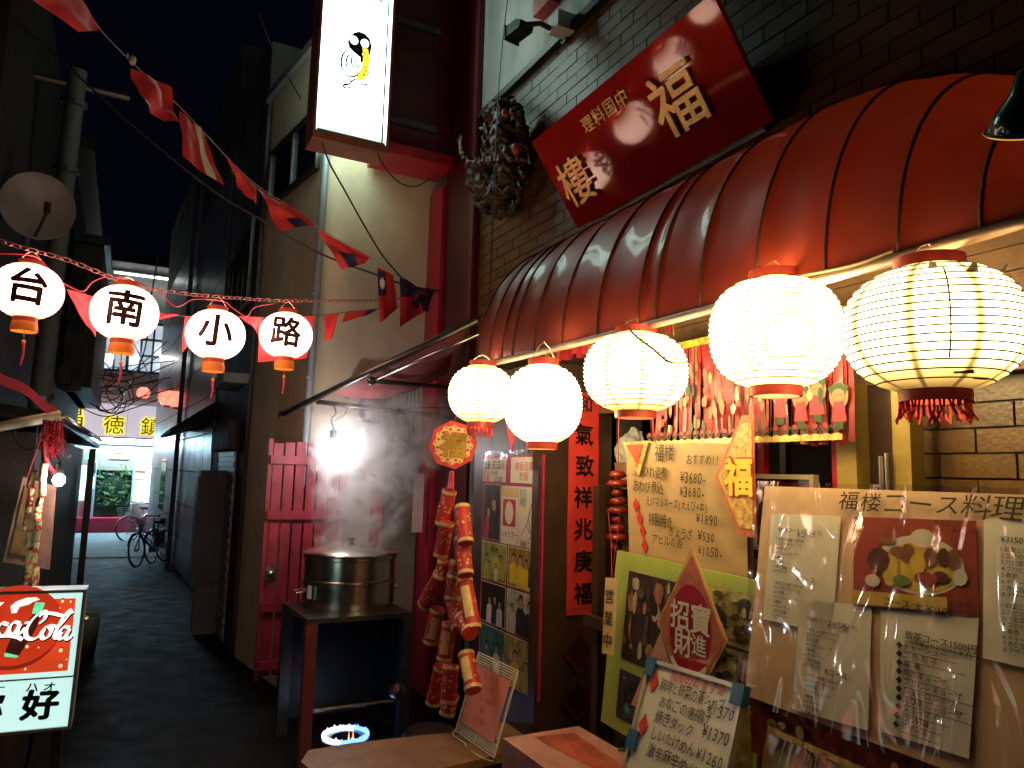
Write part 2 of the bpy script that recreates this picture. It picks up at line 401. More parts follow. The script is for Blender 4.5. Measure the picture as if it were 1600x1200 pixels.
for i, (y0, y1, z0, z1) in enumerate(bricks[:290]):
    L_ = round(y1 - y0, 3)
    if L_ not in std:
        q = MB(); q.wbox((-.013, 0, 0), (.02, L_, z1 - z0)); me = bpy.data.meshes.new('brick'); me.from_pydata([tuple(p) for p in q.v], [], q.f); me.materials.append(brick_m); std[L_] = me
    o = bpy.data.objects.new('brick', std[L_]); COL.objects.link(o); o.parent = wall
    o.location = V((FX + .012 + ru(-.0025, .0025), y0, z0)) - V((FX, 3.2, 0))
    o.rotation_euler = (ru(-.004, .004), 0, ru(-.006, .006))
b = MB()
for (y0, y1, z0, z1) in bricks[290:]:
    dx = ru(-.002, .002); b.wbox((FX - .001 + dx, y0, z0), (FX + .03, y1, z1))
b.build('brickwork', brick_m, wall, kind='stuff')
# upper white wall, its dark cornice line
b = MB(); b.wbox((FX - .02, -.6, 5.36), (FX + .25, 5.9, 9.0)); b.build('upper_wall', white_wall, rest)
b = MB(); b.wbox((FX - .06, -.6, 5.30), (FX + .1, 5.9, 5.357)); b.build('cornice', black, rest)
p = at_x(846, 12, FX - .1); b = MB(); b.wbox((FX - .12, p.y - .15, p.z - .03), (FX - .023, p.y + .10, p.z + .9)); b.build('window_frame', red_paint, rest)
p = at_x(868, 32, FX - .15); b = MB(); b.wbox((FX - .17, p.y - .07, p.z - .08), (FX - .023, p.y + .07, p.z + .05)); b.build('vent_box', white_paint, rest)
# maroon column and red pillar at the far corner
b = MB(); b.wbox((FX - .05, 5.9, 0), (FX + .25, 6.62, 9)); b.build('column', maroon, rest)
b = MB(); b.wbox((FX - .062, 5.92, 3.0), (FX - .052, 6.0, 9)); b.build('column_edge', maroon_metal, rest)
b = MB(); b.wbox((FX - .09, 6.622, 0), (FX + .25, 6.98, 4.9)); b.build('corner_pillar', red_paint, rest)
# upper maroon cladding with its red lower trim
p0 = at_y(604, 222, 6.5); p1 = at_y(702, 246, 6.5)
b = MB(); b.wbox((p0.x - .05, 6.5, p0.z + .0), (FX - .052, 6.9, 9.5)); b.build('upper_cladding', maroon, rest)
b = MB(); b.wbox((p0.x - .06, 6.46, p0.z - .11), (FX - .055, 6.92, p0.z - .002)); b.build('cladding_trim', red_paint, rest)
# entrance: dim room behind the opening, wing wall, header, posts
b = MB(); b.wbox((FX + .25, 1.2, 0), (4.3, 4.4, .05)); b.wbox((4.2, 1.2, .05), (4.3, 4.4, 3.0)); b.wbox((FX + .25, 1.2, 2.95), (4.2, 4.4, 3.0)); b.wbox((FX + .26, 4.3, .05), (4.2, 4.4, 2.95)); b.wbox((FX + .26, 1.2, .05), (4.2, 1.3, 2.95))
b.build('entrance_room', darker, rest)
b = MB(); b.wbox((2.215, 3.86, 0), (FX + .011, 4.80, 2.74)); b.build('porch_wall', dark_wood, rest)
b = MB(); b.wbox((2.185, 3.824, 0), (2.255, 3.90, 2.745)); b.build('porch_corner_post', dark_wood, rest)
for k in range(7):
    b = MB(); z0 = 2.44 + k * .085; b.wbox((2.60 + (k % 2) * .004, .9, z0), (2.66, 3.81, z0 + .08)); b.build('header_board', brown_wood, rest)
b = MB()
y = at_x(1327, 600, 2.55).y; b.wbox((2.52, y - .045, 0), (2.598, y + .045, 2.44)); b.build('door_post', ochre, rest)
b = MB()
y = at_x(1413, 600, 2.55).y; b.wbox((2.52, y - .035, 0), (2.598, y + .035, 2.44)); b.build('door_post', ochre, rest)
b = MB(); b.wbox((2.602, 1.80, 0), (2.69, 1.98, 2.438)); b.build('door_leaf', dark_wood, rest)
for px in (1192, 1310):
    y = at_x(px, 715, 2.58).y; b = MB(); b.wbox((2.565, y - .02, 0), (2.597, y + .02, 2.43)); b.build('window_mullion', red_paint, rest)
b = MB(); p = at_x(1388, 738, 2.5); b.tube([p + V((0, 0, .07)), p + V((0, 0, -.1))], .011, 8); b.tube([p + V((0, .028, .06)), p + V((0, .028, -.1))], .008, 8); b.build('door_handle', chrome, rest)
# pale grey-green lower wall past the porch
b = MB(); b.wbox((FX - .03, 4.95, .05), (FX + .01, 5.88, 2.72)); b.build('service_door', mat('grey_green_paint', (.2, .21, .17), .6, var=.25), rest)
b = MB(); b.tube([(2.52, 4.9, 0), (2.52, 4.9, 2.7)], .022, 8); b.build('door_pipe', galv, rest)
# ================================================================== cream building facing us
cream = thing('cream_building', 'cream stucco building end wall behind the steamer and red gate', 'building', (2.0, 8.7, 0))
CX = 1.5
b = MB(); b.prism(WORLD, [(CX, 7.0), (3.6, 7.0), (3.6, 8.8), (1.24, 8.8), (1.24, 8.7)], 0, 6.4); b.build('wall', stucco, cream)
b = MB(); b.prism(WORLD, [(CX - .06, 6.93), (3.6, 6.93), (3.6, 8.84), (1.17, 8.84), (1.17, 8.68)], 6.402, 6.5); b.build('roof_slab', concrete, cream)
b = MB(); b.wbox((CX + .5, 7.6, 6.502), (3.6, 8.8, 9.2)); b.build('setback_storey', dark_grey, cream)
fr = Fr((CX - .26 * 1.57 / 1.7, 8.57, 5.0), (.26, -1.7, 0), (0, 0, 1))
b = MB()
for a in ((0, 0, 1.5, .05), (0, .63, 1.5, .68), (0, .05, .05, .63), (1.45, .05, 1.5, .63), (.72, .05, .78, .63)): b.box(fr, a[0], a[1], .002, a[2], a[3], .05)
wf = b.build('window', iron, cream)
b = MB(); b.box(fr, .05, .05, .003, 1.45, .63, .02); b.build('pane', mat('dark_glass', (.01, .012, .016), .08, var=.2, coat=.5), wf)
for y0 in (8.95,):
    p = at_x(376, 614, 1.35); b = MB(); b.wbox((.92, 8.85, p.z - .06), (1.197, 9.9, p.z + .05)); b.build('canopy', concrete, cream)
# drain pipe with brackets at the corner
b = MB(); b.tube([at_y(510, 236, 6.93), at_y(497, 420, 6.93), at_y(478, 690, 6.93), at_y(474, 760, 6.93)], .038, 10); pipe = b.build('drain_pipe', galv, cream, auto=40)
for (x, yy) in ((511, 234), (492, 460), (484, 590)):
    q = at_y(x, yy, 6.93); b = MB(); b.lathe(q - V((0, 0, .012)), [(.039, 0), (.046, 0), (.046, .025), (.039, .025)], 12); b.wbox((q.x - .012, 6.935, q.z - .01), (q.x + .012, 6.998, q.z + .012)); b.build('pipe_bracket', galv, pipe)
# corrugated pale panel, vent hood and low dark opening behind the steamer
q0 = at_y(590, 690, 6.96); q1 = at_y(662, 590, 6.96)
n = 22
for k in range(n):
    pass
b = MB(); b.grid(lambda u, v: V((q0.x + (q1.x - q0.x) * u, 6.975 + .012 * math.sin(u * n * math.pi), q0.z + (q1.z - q0.z) * v)), 66, 1); b.build('corrugated_panel', white_wall, cream, smooth=True)
q = at_y(578, 640, 6.8); b = MB(); b.lathe(q - V((0, 0, .12)), [(.09, 0), (.11, .02), (.11, .2), (.06, .25)], 14); b.wbox((q.x - .2, 6.7, q.z + .1), (q.x + .18, 6.97, q.z + .22)); b.build('exhaust_hood', iron, cream, auto=40)
q0 = at_y(590, 1000, 6.96); q1 = at_y(655, 690, 6.96); b = MB(); b.wbox((q0.x, 6.95, .1), (q1.x, 6.998, q1.z)); b.build('service_panel', mat('taupe_panel', (.22, .21, .18), .7, var=.25, scale=3, bump=.2), cream)
q0 = at_y(571, 1000, 6.9); q1 = at_y(600, 742, 6.9); b = MB(); b.wbox((q0.x, 6.9, .1), (q1.x, 6.948, q1.z)); b.build('red_door_edge', red_paint, cream)
# ================================================================== shuttered shop and tiled building further down on the right
shop = thing('shuttered_shop', 'dark shop with rolled down grey shutter along the alley', 'building', (2, 12.3, 0))
b = MB(); b.prism(WORLD, [(1.2, 8.83), (4, 8.83), (4, 12.2), (1.2, 12.2)], 0, 7.2); b.build('wall', dark_grey, shop)
fr = facing_alley((1.2, 11.0, 0)); b = MB()
sh = MB()
for k in range(34): sh.box(fr, 0, .04 + k * .065, .01, 1.62, .04 + k * .065 + .058, .03 + .012 * (k % 2))
sh.build('shutter', mat('shutter_grey', (.36, .37, .42), .5, .3, var=.2), shop, kind='stuff')
b = MB(); b.box(fr, -.06, 2.26, .002, 1.7, 2.6, .14); b.build('shutter_box', dark_grey, shop)
b = MB(); b.prism(Fr((1.18, 12.1, 2.75), (-1, 0, 0), (0, 0, 1)), [(0, 0), (.6, -.2), (.62, -.16), (0, .3)], 0, 3.2); b.build('awning', mat('dark_canvas', (.03, .03, .035), .8), shop)
for (yy, zz) in ((9.7, 4.0), (11.3, 4.0)):
    f2 = facing_alley((1.2, yy + .5, zz)); b = MB()
    for a in ((0, 0, 1.0, .05), (0, 1.05, 1.0, 1.1), (0, .05, .05, 1.05), (.95, .05, 1.0, 1.05), (.47, .05, .53, 1.05)): b.box(f2, a[0], a[1], .002, a[2], a[3], .05)
    wf = b.build('window', iron, shop); b = MB(); b.box(f2, .05, .05, .003, .95, 1.05, .02); b.build('pane', MATS['dark_glass'], wf)
q = at_x(319, 800, .95)
cab = thing('meter_cabinet', 'tall pale metal cabinet standing by the dark shutter', 'cabinet', (1.0, q.y, 0))
b = MB(); b.wbox((.86, q.y - .2, .62), (1.199, q.y + .22, 2.0)); b.build('cabinet_body', mat('grey_cabinet', (.16, .16, .155), .5, streak=.4), cab)
b = MB(); b.wbox((.84, q.y - .18, .7), (.858, q.y + .2, 1.92)); b.build('cabinet_door', MATS['grey_cabinet'], cab)
b = MB(); b.wbox((.9, q.y - .15, 0), (1.18, q.y + .17, .618)); b.build('cabinet_stand', concrete, cab)
tile = thing('tiled_building', 'pale tiled building at the narrow end of the alley', 'building', (1.5, 18, 0))
tile_m = mat('pale_wall_tile', (.52, .51, .52), .35, var=.2, scale=3, rand=.15)
b = MB(); b.prism(WORLD, [(1.202, 12.22), (4, 12.22), (4, 23.5), (.722, 23.5)], 0, 9); tw = b.build('wall', dark_grey, tile)
TF = Fr((.722, 23.5, 0), (.48, -11.28, 0), (0, 0, 1))
for j in range(11):
    for i in range(12):
        b = MB(); b.box(TF, i * .94 + .02, .1 + j * .62, .002, i * .94 + .94, .1 + j * .62 + .60, .02); b.build('tile', tile_m, tw)
b = MB(); b.tube([(.93, 16.4, 0), (.93, 16.4, 8)], .045, 8); b.build('drain_pipe', galv, tile)
b = MB(); b.box(TF, 3.2, 1.0, .021, 4.4, 2.2, .03); b.build('window', MATS['dark_glass'], tile)
# ================================================================== left side of the alley
leftb = thing('wooden_house', 'dark timber house with lit lattice windows beyond the utility pole', 'house', (-2, 13, 0))
b = MB(); b.wbox((-5, 6.3, 0), (-1.02, 19.6, 6.6)); b.build('wall', mat('black_timber', (.012, .011, .011), .7, var=.4), leftb)
b = MB(); b.wbox((-5, 12.0, 6.602), (-.75, 19.9, 6.78)); b.build('roof', black, leftb)
b = MB(); b.wbox((-1.018, 13.5, 3.3), (-.86, 19.6, 3.55)); b.build('balcony', black, leftb)
warm_win = glow('warm_window_light', (.75, .55, .30), .30, var=.5, scale=3)
b = MB(); b.wbox((-3.2, 14.0, 3.3), (-.585, 19.5, 5.7)); b.build('upper_storey', mat('dark_timber', (.05, .035, .03), .7, var=.4, scale=2), leftb)
b = MB(); b.wbox((-3.2, 13.85, 5.702), (-.5, 19.6, 5.85)); b.build('upper_roof', black, leftb)
for (x0, y0, x1, y1) in ((113, 474, 136, 520), (108, 540, 133, 592), (96, 600, 124, 609), (112, 428, 134, 455)):
    A = at_y(x0, y1, 13.98); B_ = at_y(x1, y0, 13.98); w_ = abs(B_.x - A.x); h_ = B_.z - A.z
    f2 = facing_us((A.x, 13.99, A.z))
    b = MB(); k = 4
    for i in range(k + 1): b.box(f2, i * w_ / k - .03, 0, .02, i * w_ / k + .03, h_, .06)
    for j in range(4): b.box(f2, 0, j * h_ / 3 - .02, .022, w_, j * h_ / 3 + .02, .055)
    wf = b.build('window', black, leftb); b = MB(); b.fquad(f2, 0, 0, w_, h_, .012); b.build('pane', warm_win, wf)
pole = thing('utility_pole', 'leaning grey concrete utility pole beside the satellite dish', 'pole', at_d(30, 900, 7.0))
a, c = at_d(30, 900, 7.0), at_d(122, 110, 7.0); a2 = a - (c - a) * .25
b = MB(); b.tube([a2, a, c], .115, 14, r1=.08); b.build('shaft', mat('pole_concrete', (.05, .056, .053), .75, var=.2), pole, auto=40)
for t in (.35, .52, .8, .93):
    q = a.lerp(c, t); b = MB(); b.lathe(q, [(.10, 0), (.118, 0), (.118, .04), (.10, .04)], 14, (c - a)); b.build('band', iron, pole)
b = MB(); q = a.lerp(c, .97); b.tube([q + V((-.4, 0, 0)), q + V((.45, .05, .02))], .03, 6); b.build('cross_arm', iron, pole)
# satellite dish
dc = at_d(60, 322, 5.9); aim = (CAM - dc).normalized() + V((.22, -.05, .12)); aim.normalize()
dish = thing('satellite_dish', 'pale satellite dish high above the hanging lantern chain', 'dish', dc)
prof = [(.262 * i / 8, -.07 + .07 * (i / 8) ** 2) for i in range(9)]; prof[0] = (.004, -.07)
b = MB(); b.lathe(dc, prof + [(.267, .004)] + [(r, z - .012) for r, z in reversed(prof)], 32, aim, cap=False); b.build('reflector', mat('dish_grey', (.11, .11, .11), .5, var=.15), dish, smooth=True)
b = MB(); b.tube([dc - V((0, 0, .25)), dc + aim * .3 - V((0, 0, .08))], .012, 6); b.tube([dc + aim * .3 - V((0, 0, .08)), dc + aim * .28], .025, 8); b.build('feed_arm', iron, dish)
b = MB(); b.tube([dc - aim * .1, dc - aim * .3, dc - aim * .3 - V((0, 0, .6))], .025, 8); b.build('mount', iron, dish)
# rooftop block and small lit sign behind the dish
b = MB(); q = at_x(20, 420, -1.6); b.wbox((-5, 6.4, 6.602), (-1.6, 11.9, 7.6)); tag(b.build('rooftop_shed', dark_grey), 'dark rooftop shed on the timber house under the dish', 'shed')
# ================================================================== lit shop across the end of the alley
EY = 25.8
endb = thing('end_shop', 'brightly lit corner shop across the end of the alley', 'shop', (0, EY, 0))
def ez(py): return at_y(180, py, EY).z
def ex(px, py=740): return at_y(px, py, EY).x
panel_white = mat('white_cladding', (.55, .52, .55), .5, var=.1)
b = MB(); b.wbox((-6, EY + .3, 0), (6, EY + 3, ez(408))); b.build('wall', mat('pale_end_wall', (.5, .5, .48), .7, var=.15), endb)
b = MB(); b.wbox((-6, EY - .9, ez(418)), (6, EY + 3, ez(404))); b.build('roof', dark_grey, endb)
lit_band = glow('lit_sign_band', (.62, .58, .66), .62, var=.12, scale=.4)
x = -5.2
while x < 4:
    b = MB(); b.wbox((x, EY - .1, ez(694)), (x + 1.28, EY + .299, ez(632))); b.build('sign_panel', lit_band, endb); x += 1.3
neon = glow('yellow_neon', (.75, .72, .03), .9, var=.3)
for ch, px, py in (('昌', 116, 654), ('徳', 178, 664), ('鎮', 236, 664)):
    f2 = facing_us((ex(px, py), EY - .12, ez(py))); b = MB(); b.text(f2, ch, 0, 0, .60, .06, 0.0); o = b.build('sign_letter', neon, endb)
    b = MB(); b.text(f2, ch, 0, 0, .60, .0, 0.02); b.build('letter_face', red_ink, o)
# upper floor: bluish glass, frames, strip lights
glass_lit = glow('bluish_lit_glass', (.30, .36, .42), 1.0, var=.25, scale=.5)
for (x0, x1) in ((140, 200), (202, 258)):
    f2 = facing_us((ex(x0, 540), EY, ez(578))); w_ = ex(x1, 540) - ex(x0, 540); h_ = ez(500) - ez(578)
    b = MB()
    for i in range(4): b.box(f2, i * w_ / 3 - .03, 0, -.25, i * w_ / 3 + .03, h_, .04)
    for j in range(4): b.box(f2, 0, j * h_ / 3 - .03, -.25, w_, j * h_ / 3 + .03, .035)
    wf = b.build('window', dim_blue, endb); b = MB(); b.box(f2, 0, 0, -.28, w_, h_, -.1); b.build('pane', glass_lit, wf)
lit_wall = mat('pale_upper_wall', (.62, .6, .54), .6)
b = MB(); b.wbox((ex(125), EY + .05, ez(626)), (ex(262), EY + .298, ez(584))); b.build('upper_wall_panel', lit_wall, endb)
b = MB(); b.wbox((ex(122), EY + .1, ez(498)), (ex(262), EY + .297, ez(424))); b.build('upper_wall_panel', mat('pale_end_wall2', (.42, .43, .42), .7), endb)
b = MB(); b.wbox((ex(150), EY - .55, ez(432)), (ex(262), EY - .45, ez(430))); b.build('eave_light', glow('eave_tube', (.85, .95, .9), 7), endb)
spot = glow('downlight', (1, .97, .9), 90)
for px in (172, 212, 254):
    b = MB(); q = at_y(px, 556, EY - .1); b.ball(q, .06, .06, .06, 8, 6); b.build('downlight', spot, endb)
# shop front: door glass with plants behind, posters, menu lights, red kerb
b = MB(); b.wbox((ex(123), EY - .02, ez(735)), (ex(248), EY + .25, ez(697))); b.build('fascia', mat('brown_fascia', (.14, .10, .07), .5), endb)
redlit = glow('red_menu_light', (1, .22, .12), 1.3, var=.6, scale=2.5)
for (x0, x1, y0, y1) in ((168, 200, 711, 717), (172, 190, 701, 707), (150, 156, 700, 710)):
    b = MB(); b.wbox((ex(x0), EY - .08, ez(y1)), (ex(x1), EY - .03, ez(y0))); b.build('menu_light', redlit, endb)
b = MB(); b.wbox((ex(150), EY + .1, ez(806)), (ex(208), EY + .16, ez(722))); b.build('door_glass', mat('green_door_glass', (.012, .025, .015), .1, coat=.6, var=.5, scale=3), endb)
b = MB()
leafm = glow('leaf_glow', (.04, .07, .015), .03, var=.6, scale=4)  # faint glow put into the leaf colour, nothing lights them from behind
for k in range(110):
    q = V((ru(ex(153), ex(207)), EY + ru(-.02, .06), ez(ru(725, 790)))); a1 = ru(0, 6.28); l_ = ru(.05, .13)
    d1 = V((math.cos(a1), 0, math.sin(a1))) * l_; d2 = V((-math.sin(a1), .3, math.cos(a1))) * l_ * .35
    b.poly([q - d1, q + d2, q + d1, q - d2])
b.build('leaves', leafm, endb, kind='stuff')
cool = glow('cool_shop_light', (.62, .95, 1.0), 3.0, var=.3, scale=2)
for (x0, x1, y0, y1) in ((228, 238, 728, 784),): 
    b = MB(); b.wbox((ex(x0), EY - .3, ez(y1)), (ex(x1), EY - .1, ez(y0))); b.build('light_sign', cool, endb)
stand = glow('poster_light', (.62, .72, .70), .9, var=.5, scale=4)
for (x0, x1, y0, y1, m_) in ((127, 135, 728, 782, stand), (135, 149, 745, 764, stand), (136, 149, 724, 740, dim_blue), (211, 227, 720, 735, redlit), (210, 228, 738, 748, glow('pale_red_case', (.9, .35, .3), .6, .5, 5)), (210, 227, 750, 783, glow('food_case', (.55, .8, .75), .7, .6, 6))):
    b = MB(); b.wbox((ex(x0), EY - .06, ez(y1)), (ex(x1), EY + .02, ez(y0))); b.build('poster', m_, endb)
b = MB(); b.wbox((ex(131), EY - .5, ez(719)), (ex(140), EY - .3, ez(700))); tag(b.build('hanging_sign', glow('blue_sign_light', (.12, .42, .95), 1.2, var=.5, scale=8)), 'small blue lit sign hanging by the far shop door', 'sign')
for px in (149, 209):
    b = MB(); b.wbox((ex(px) - .03, EY - .04, ez(808)), (ex(px) + .03, EY + .2, ez(720))); b.build('door_frame', galv, endb)
for px in (140, 172, 204, 236):
    b = MB(); b.wbox((ex(px) - .45, EY - .75, ez(690)), (ex(px) + .45, EY - .6, ez(687))); b.build('added_strip_light', glow('added_strip_tube', (.48, .84, 1.0), 150), endb)  # tubes added to brighten the ground before the shop
b = MB(); b.wbox((-5, EY - .8, ez(686.5)), (5, EY - .101, ez(684))); b.build('soffit', panel_white, endb)
b = MB(); b.wbox((-5, EY - .5, 0), (5, EY + .29, ez(808))); b.build('kerb', red_paint, endb)
def chain_lantern_far(px, py, d, r, lab):
    q = at_d(px, py, d); t = thing('paper_lantern', lab, 'lantern', q, 'small red lanterns by the far shop')
    b = MB(); b.lathe(q, [(r * .45, -r * .85), (r * .85, -r * .5), (r, 0), (r * .85, r * .5), (r * .45, r * .85)], 16); b.build('shade', glow('red_lantern_glow', (1, .16, .1), 1.6, var=.4, scale=3), t, smooth=True)
    b = MB(); b.lathe(q - V((0, 0, r * 1.05)), [(r * .4, 0), (r * .4, r * .2)], 12); b.build('base_ring', red_paint, t)
chain_lantern_far(224, 614, 22, .19, 'small glowing red lantern in the middle above the far shop sign')
chain_lantern_far(141, 623, 22, .17, 'small glowing red lantern half hidden by the dark timber house')
chain_lantern_far(262, 622, 17, .2, 'dim red lantern against the pale tiled wall')
chain_lantern_far(276, 624, 16, .2, 'dim red lantern beside the drain pipe on the tiled wall')
# tangle of overhead wires down the alley
for k in range(9):
    y0 = ru(560, 640); d0 = ru(14, 20)
    pts = [(130 + ru(-8, 5), y0), (165, y0 + ru(0, 22)), (205, y0 + ru(-5, 18)), (255 + ru(0, 20), y0 + ru(-40, 5))]
    b = MB(); b.tube(pxpath(pts, d0, d0 + ru(-2, 2), 4), .012, 4); tag(b.build('overhead_wire', cable_m), 'thin black wire in the tangle above the far shop', 'wire', 'tangled overhead wires')
b = MB()
for k in range(7):
    c0 = at_d(ru(150, 190), ru(585, 625), 16); pts = [c0 + V((.35 * math.cos(t * .9 + k) * ru(.6, 1), ru(-.1, .1), .3 * math.sin(t * .9 + k))) for t in range(8)]
    b.tube(smooth_path(pts, 4), .011, 4)
tag(b.build('wire_coil', cable_m, kind=None), 'messy coil of black wire hanging over the far shop', 'wire')
for (pts, d0, d1, lab) in (([(248, 395), (235, 470), (222, 560), (180, 640)], 12, 20, 'slack black wire falling past the blue lit windows'), ([(135, 405), (160, 470), (200, 520), (240, 600)], 14, 20, 'black wire crossing the upper lit windows'), ([(0, 640), (60, 560), (110, 500), (150, 470)], 7, 14, 'black wire sagging past the utility pole')):
    b = MB(); b.tube(pxpath(pts, d0, d1, 6), .014, 5); tag(b.build('overhead_wire', cable_m), lab, 'wire')
# ================================================================== awning
AZ, AX = 2.73, 2.0; AH, AW = .915, FX - AX
awn = thing('awning', 'long curved dark red vinyl awning with black ribs over the restaurant front', 'awning', (FX, 2.7, AZ))
def aprof(y, t, pull=0.0):
    """t 0 at the rim, 1 at the wall"""
    a = t * math.pi / 2; k = 1.0
    if y < 2.0: k = math.sqrt(max(.02, 1 - ((2.0 - y) / 1.12) ** 2))
    e = 1.0
    x = FX - (AW - pull) * abs(math.cos(a)) ** e; z = AZ + .0 + (AH - pull) * k * abs(math.sin(a)) ** e
    return V((x - .002, y, z))
ys = [.93, 1.12, 1.36, 1.62, 1.92, 2.22, 2.50, 2.62, 2.95, 3.28, 3.58, 3.84, 3.98, 4.16, 4.36]
for i in range(len(ys) - 1):
    y0, y1 = ys[i], ys[i + 1]; b = MB()
    b.grid(lambda u, v: aprof(y0 + (y1 - y0) * u, v, .010 * math.sin(math.pi * u) * math.sin(math.pi * min(1, v * 1.15)) + .007 * noise.noise(V((u * 2 + i * 7, v * 6, 1)))), 8, 22)
    b.build('panel', vinyl, awn, smooth=True)
for y in ys:
    b = MB(); b.tube([aprof(y, k / 22, -.003) for k in range(23)], .006, 6); b.build('rib', rib_m, awn, smooth=True)
b = MB(); b.tube(smooth_path([V((AX, .93, AZ + .0)), V((AX, 1.6, AZ - .012)), V((AX, 2.6, AZ - .012)), V((AX, 3.6, AZ)), V((AX, 4.38, AZ + .02))], 6), .02, 8)
b.build('rim_pipe', mat('rim_pipe_steel', (.42, .30, .24), .4, .7, var=.3, scale=9), awn, smooth=True)
b = MB(); b.tube([V((AX, 4.36, AZ + .015)), V((FX, 4.36, AZ + .015))], .018, 8); b.build('end_pipe', iron, awn)
b = MB(); b.tube([V((AX, .95, AZ)), V((FX, .95, AZ))], .018, 8); b.build('end_pipe', iron, awn)
# ================================================================== lacquer signboard leaning out over the awning
bl = at_x(903, 357, 2.62); br_ = at_x(1208, 188, 2.62); tl = at_y(832, 221, bl.y)
Uv = (br_ - bl); wS = Uv.length; Uv.normalize(); Vv = (tl - bl); hS = Vv.length
SF = Fr(bl, Uv, Vv); SF = Fr(bl, Uv, Vv.normalized() - Uv * Vv.normalized().dot(Uv))
board = thing('signboard', 'big red lacquer signboard with carved gold characters leaning above the awning', 'signboard', M=SF.matrix())
b = MB(); edge = []
for k in range(25):
    v = k / 24; edge.append((wS - .006 * (1 if .44 < v < .5 else 0), hS * v))
ledge = [( -.003 * abs(math.sin(k / 16 * 28)), hS * (1 - k / 16)) for k in range(17)]
b.prism(SF, [(0, 0)] + [(u, v) for u, v in edge] + ledge[:-1], -.03, 0)
b.build('board', lacquer, board)
b = MB(); b.box(SF, .1, -.03, -.075, wS - .1, .02, -.046); b.box(SF, .3, .0, -.30, .36, hS * .9, -.047); b.box(SF, wS - .4, .0, -.30, wS - .34, hS * .9, -.047); b.build('bracket', iron, board)
def carved(fr, ch, u, v, size, bold, h, parent, sx=1.0, ang=0):
    g = text_geo(ch, bold, 3); my = .38; mx = (g[2] + g[3]) / 2
    bmx = bmesh.new(); vv = [bmx.verts.new(((x - mx) * size * sx, (y - my) * size, l * .0003)) for x, y, l in g[0]]
    for f in g[1]:
        try: bmx.faces.new([vv[i] for i in f])
        except Exception: pass
    bmesh.ops.remove_doubles(bmx, verts=bmx.verts, dist=1e-5)
    r = bmesh.ops.extrude_face_region(bmx, geom=bmx.faces[:])
    for q in r['geom']:
        if isinstance(q, bmesh.types.BMVert): q.co.z += h
    bmx.verts.ensure_lookup_table(); bmx.verts.index_update()
    vs = [fr(u + q.co.x * math.cos(ang) - q.co.y * math.sin(ang), v + q.co.y * math.cos(ang) + q.co.x * math.sin(ang), .0015 + q.co.z) for q in bmx.verts]
    b = MB(); b.add(vs, [tuple(q.index for q in f.verts) for f in bmx.faces]); bmx.free()
    return b.build('character', gold, parent)
carved(SF, '福', wS * .735, hS * .52, .36, .014, .022, board)
carved(SF, '樓', wS * .135, hS * .42, .32, .012, .022, board)
for k, ch in enumerate('理料国中'): carved(SF, ch, wS * (.335 + .066 * k), hS * .80, .105, .008, .008, board)
# ================================================================== big round lanterns under the awning
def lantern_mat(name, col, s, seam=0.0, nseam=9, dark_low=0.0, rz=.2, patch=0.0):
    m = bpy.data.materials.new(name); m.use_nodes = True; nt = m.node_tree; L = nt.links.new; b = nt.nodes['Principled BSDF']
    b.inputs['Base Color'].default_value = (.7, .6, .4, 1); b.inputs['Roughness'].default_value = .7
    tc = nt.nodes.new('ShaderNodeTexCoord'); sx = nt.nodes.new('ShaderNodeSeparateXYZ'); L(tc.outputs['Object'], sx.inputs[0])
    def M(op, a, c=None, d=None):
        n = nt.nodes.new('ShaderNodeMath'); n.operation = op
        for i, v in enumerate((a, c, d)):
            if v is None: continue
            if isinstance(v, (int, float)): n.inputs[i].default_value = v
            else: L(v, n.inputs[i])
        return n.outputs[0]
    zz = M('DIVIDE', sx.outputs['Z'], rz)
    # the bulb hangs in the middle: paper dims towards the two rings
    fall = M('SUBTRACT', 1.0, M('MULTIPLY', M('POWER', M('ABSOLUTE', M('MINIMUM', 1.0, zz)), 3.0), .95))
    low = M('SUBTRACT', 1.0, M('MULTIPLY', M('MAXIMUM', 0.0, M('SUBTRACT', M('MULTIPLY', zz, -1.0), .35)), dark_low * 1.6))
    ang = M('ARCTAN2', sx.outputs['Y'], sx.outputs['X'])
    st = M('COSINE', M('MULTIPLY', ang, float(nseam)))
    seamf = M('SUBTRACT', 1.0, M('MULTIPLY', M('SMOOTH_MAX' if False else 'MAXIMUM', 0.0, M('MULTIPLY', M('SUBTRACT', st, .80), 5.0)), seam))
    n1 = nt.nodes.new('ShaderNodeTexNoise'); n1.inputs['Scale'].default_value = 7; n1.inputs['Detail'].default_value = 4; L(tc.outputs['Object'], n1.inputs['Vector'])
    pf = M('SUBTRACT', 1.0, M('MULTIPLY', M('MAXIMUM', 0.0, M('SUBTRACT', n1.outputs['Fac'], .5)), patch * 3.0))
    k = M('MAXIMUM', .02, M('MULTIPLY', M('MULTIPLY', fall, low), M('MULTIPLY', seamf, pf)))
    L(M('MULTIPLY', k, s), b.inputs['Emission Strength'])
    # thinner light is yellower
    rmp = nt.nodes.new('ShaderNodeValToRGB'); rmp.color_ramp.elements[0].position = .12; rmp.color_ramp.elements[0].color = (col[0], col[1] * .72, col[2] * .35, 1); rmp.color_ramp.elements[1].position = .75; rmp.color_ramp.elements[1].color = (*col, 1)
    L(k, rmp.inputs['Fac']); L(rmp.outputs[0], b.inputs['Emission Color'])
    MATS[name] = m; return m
cap_red = mat('lantern_cap_red', (.42, .05, .045), .5, var=.2)
tassel_m = mat('tassel_red', (.34, .02, .03), .7, var=.3)
tassel_p = mat('tassel_pink', (.75, .08, .16), .7, var=.3)
orange_m = mat('lantern_skirt_orange', (.80, .22, .02), .6, var=.2)
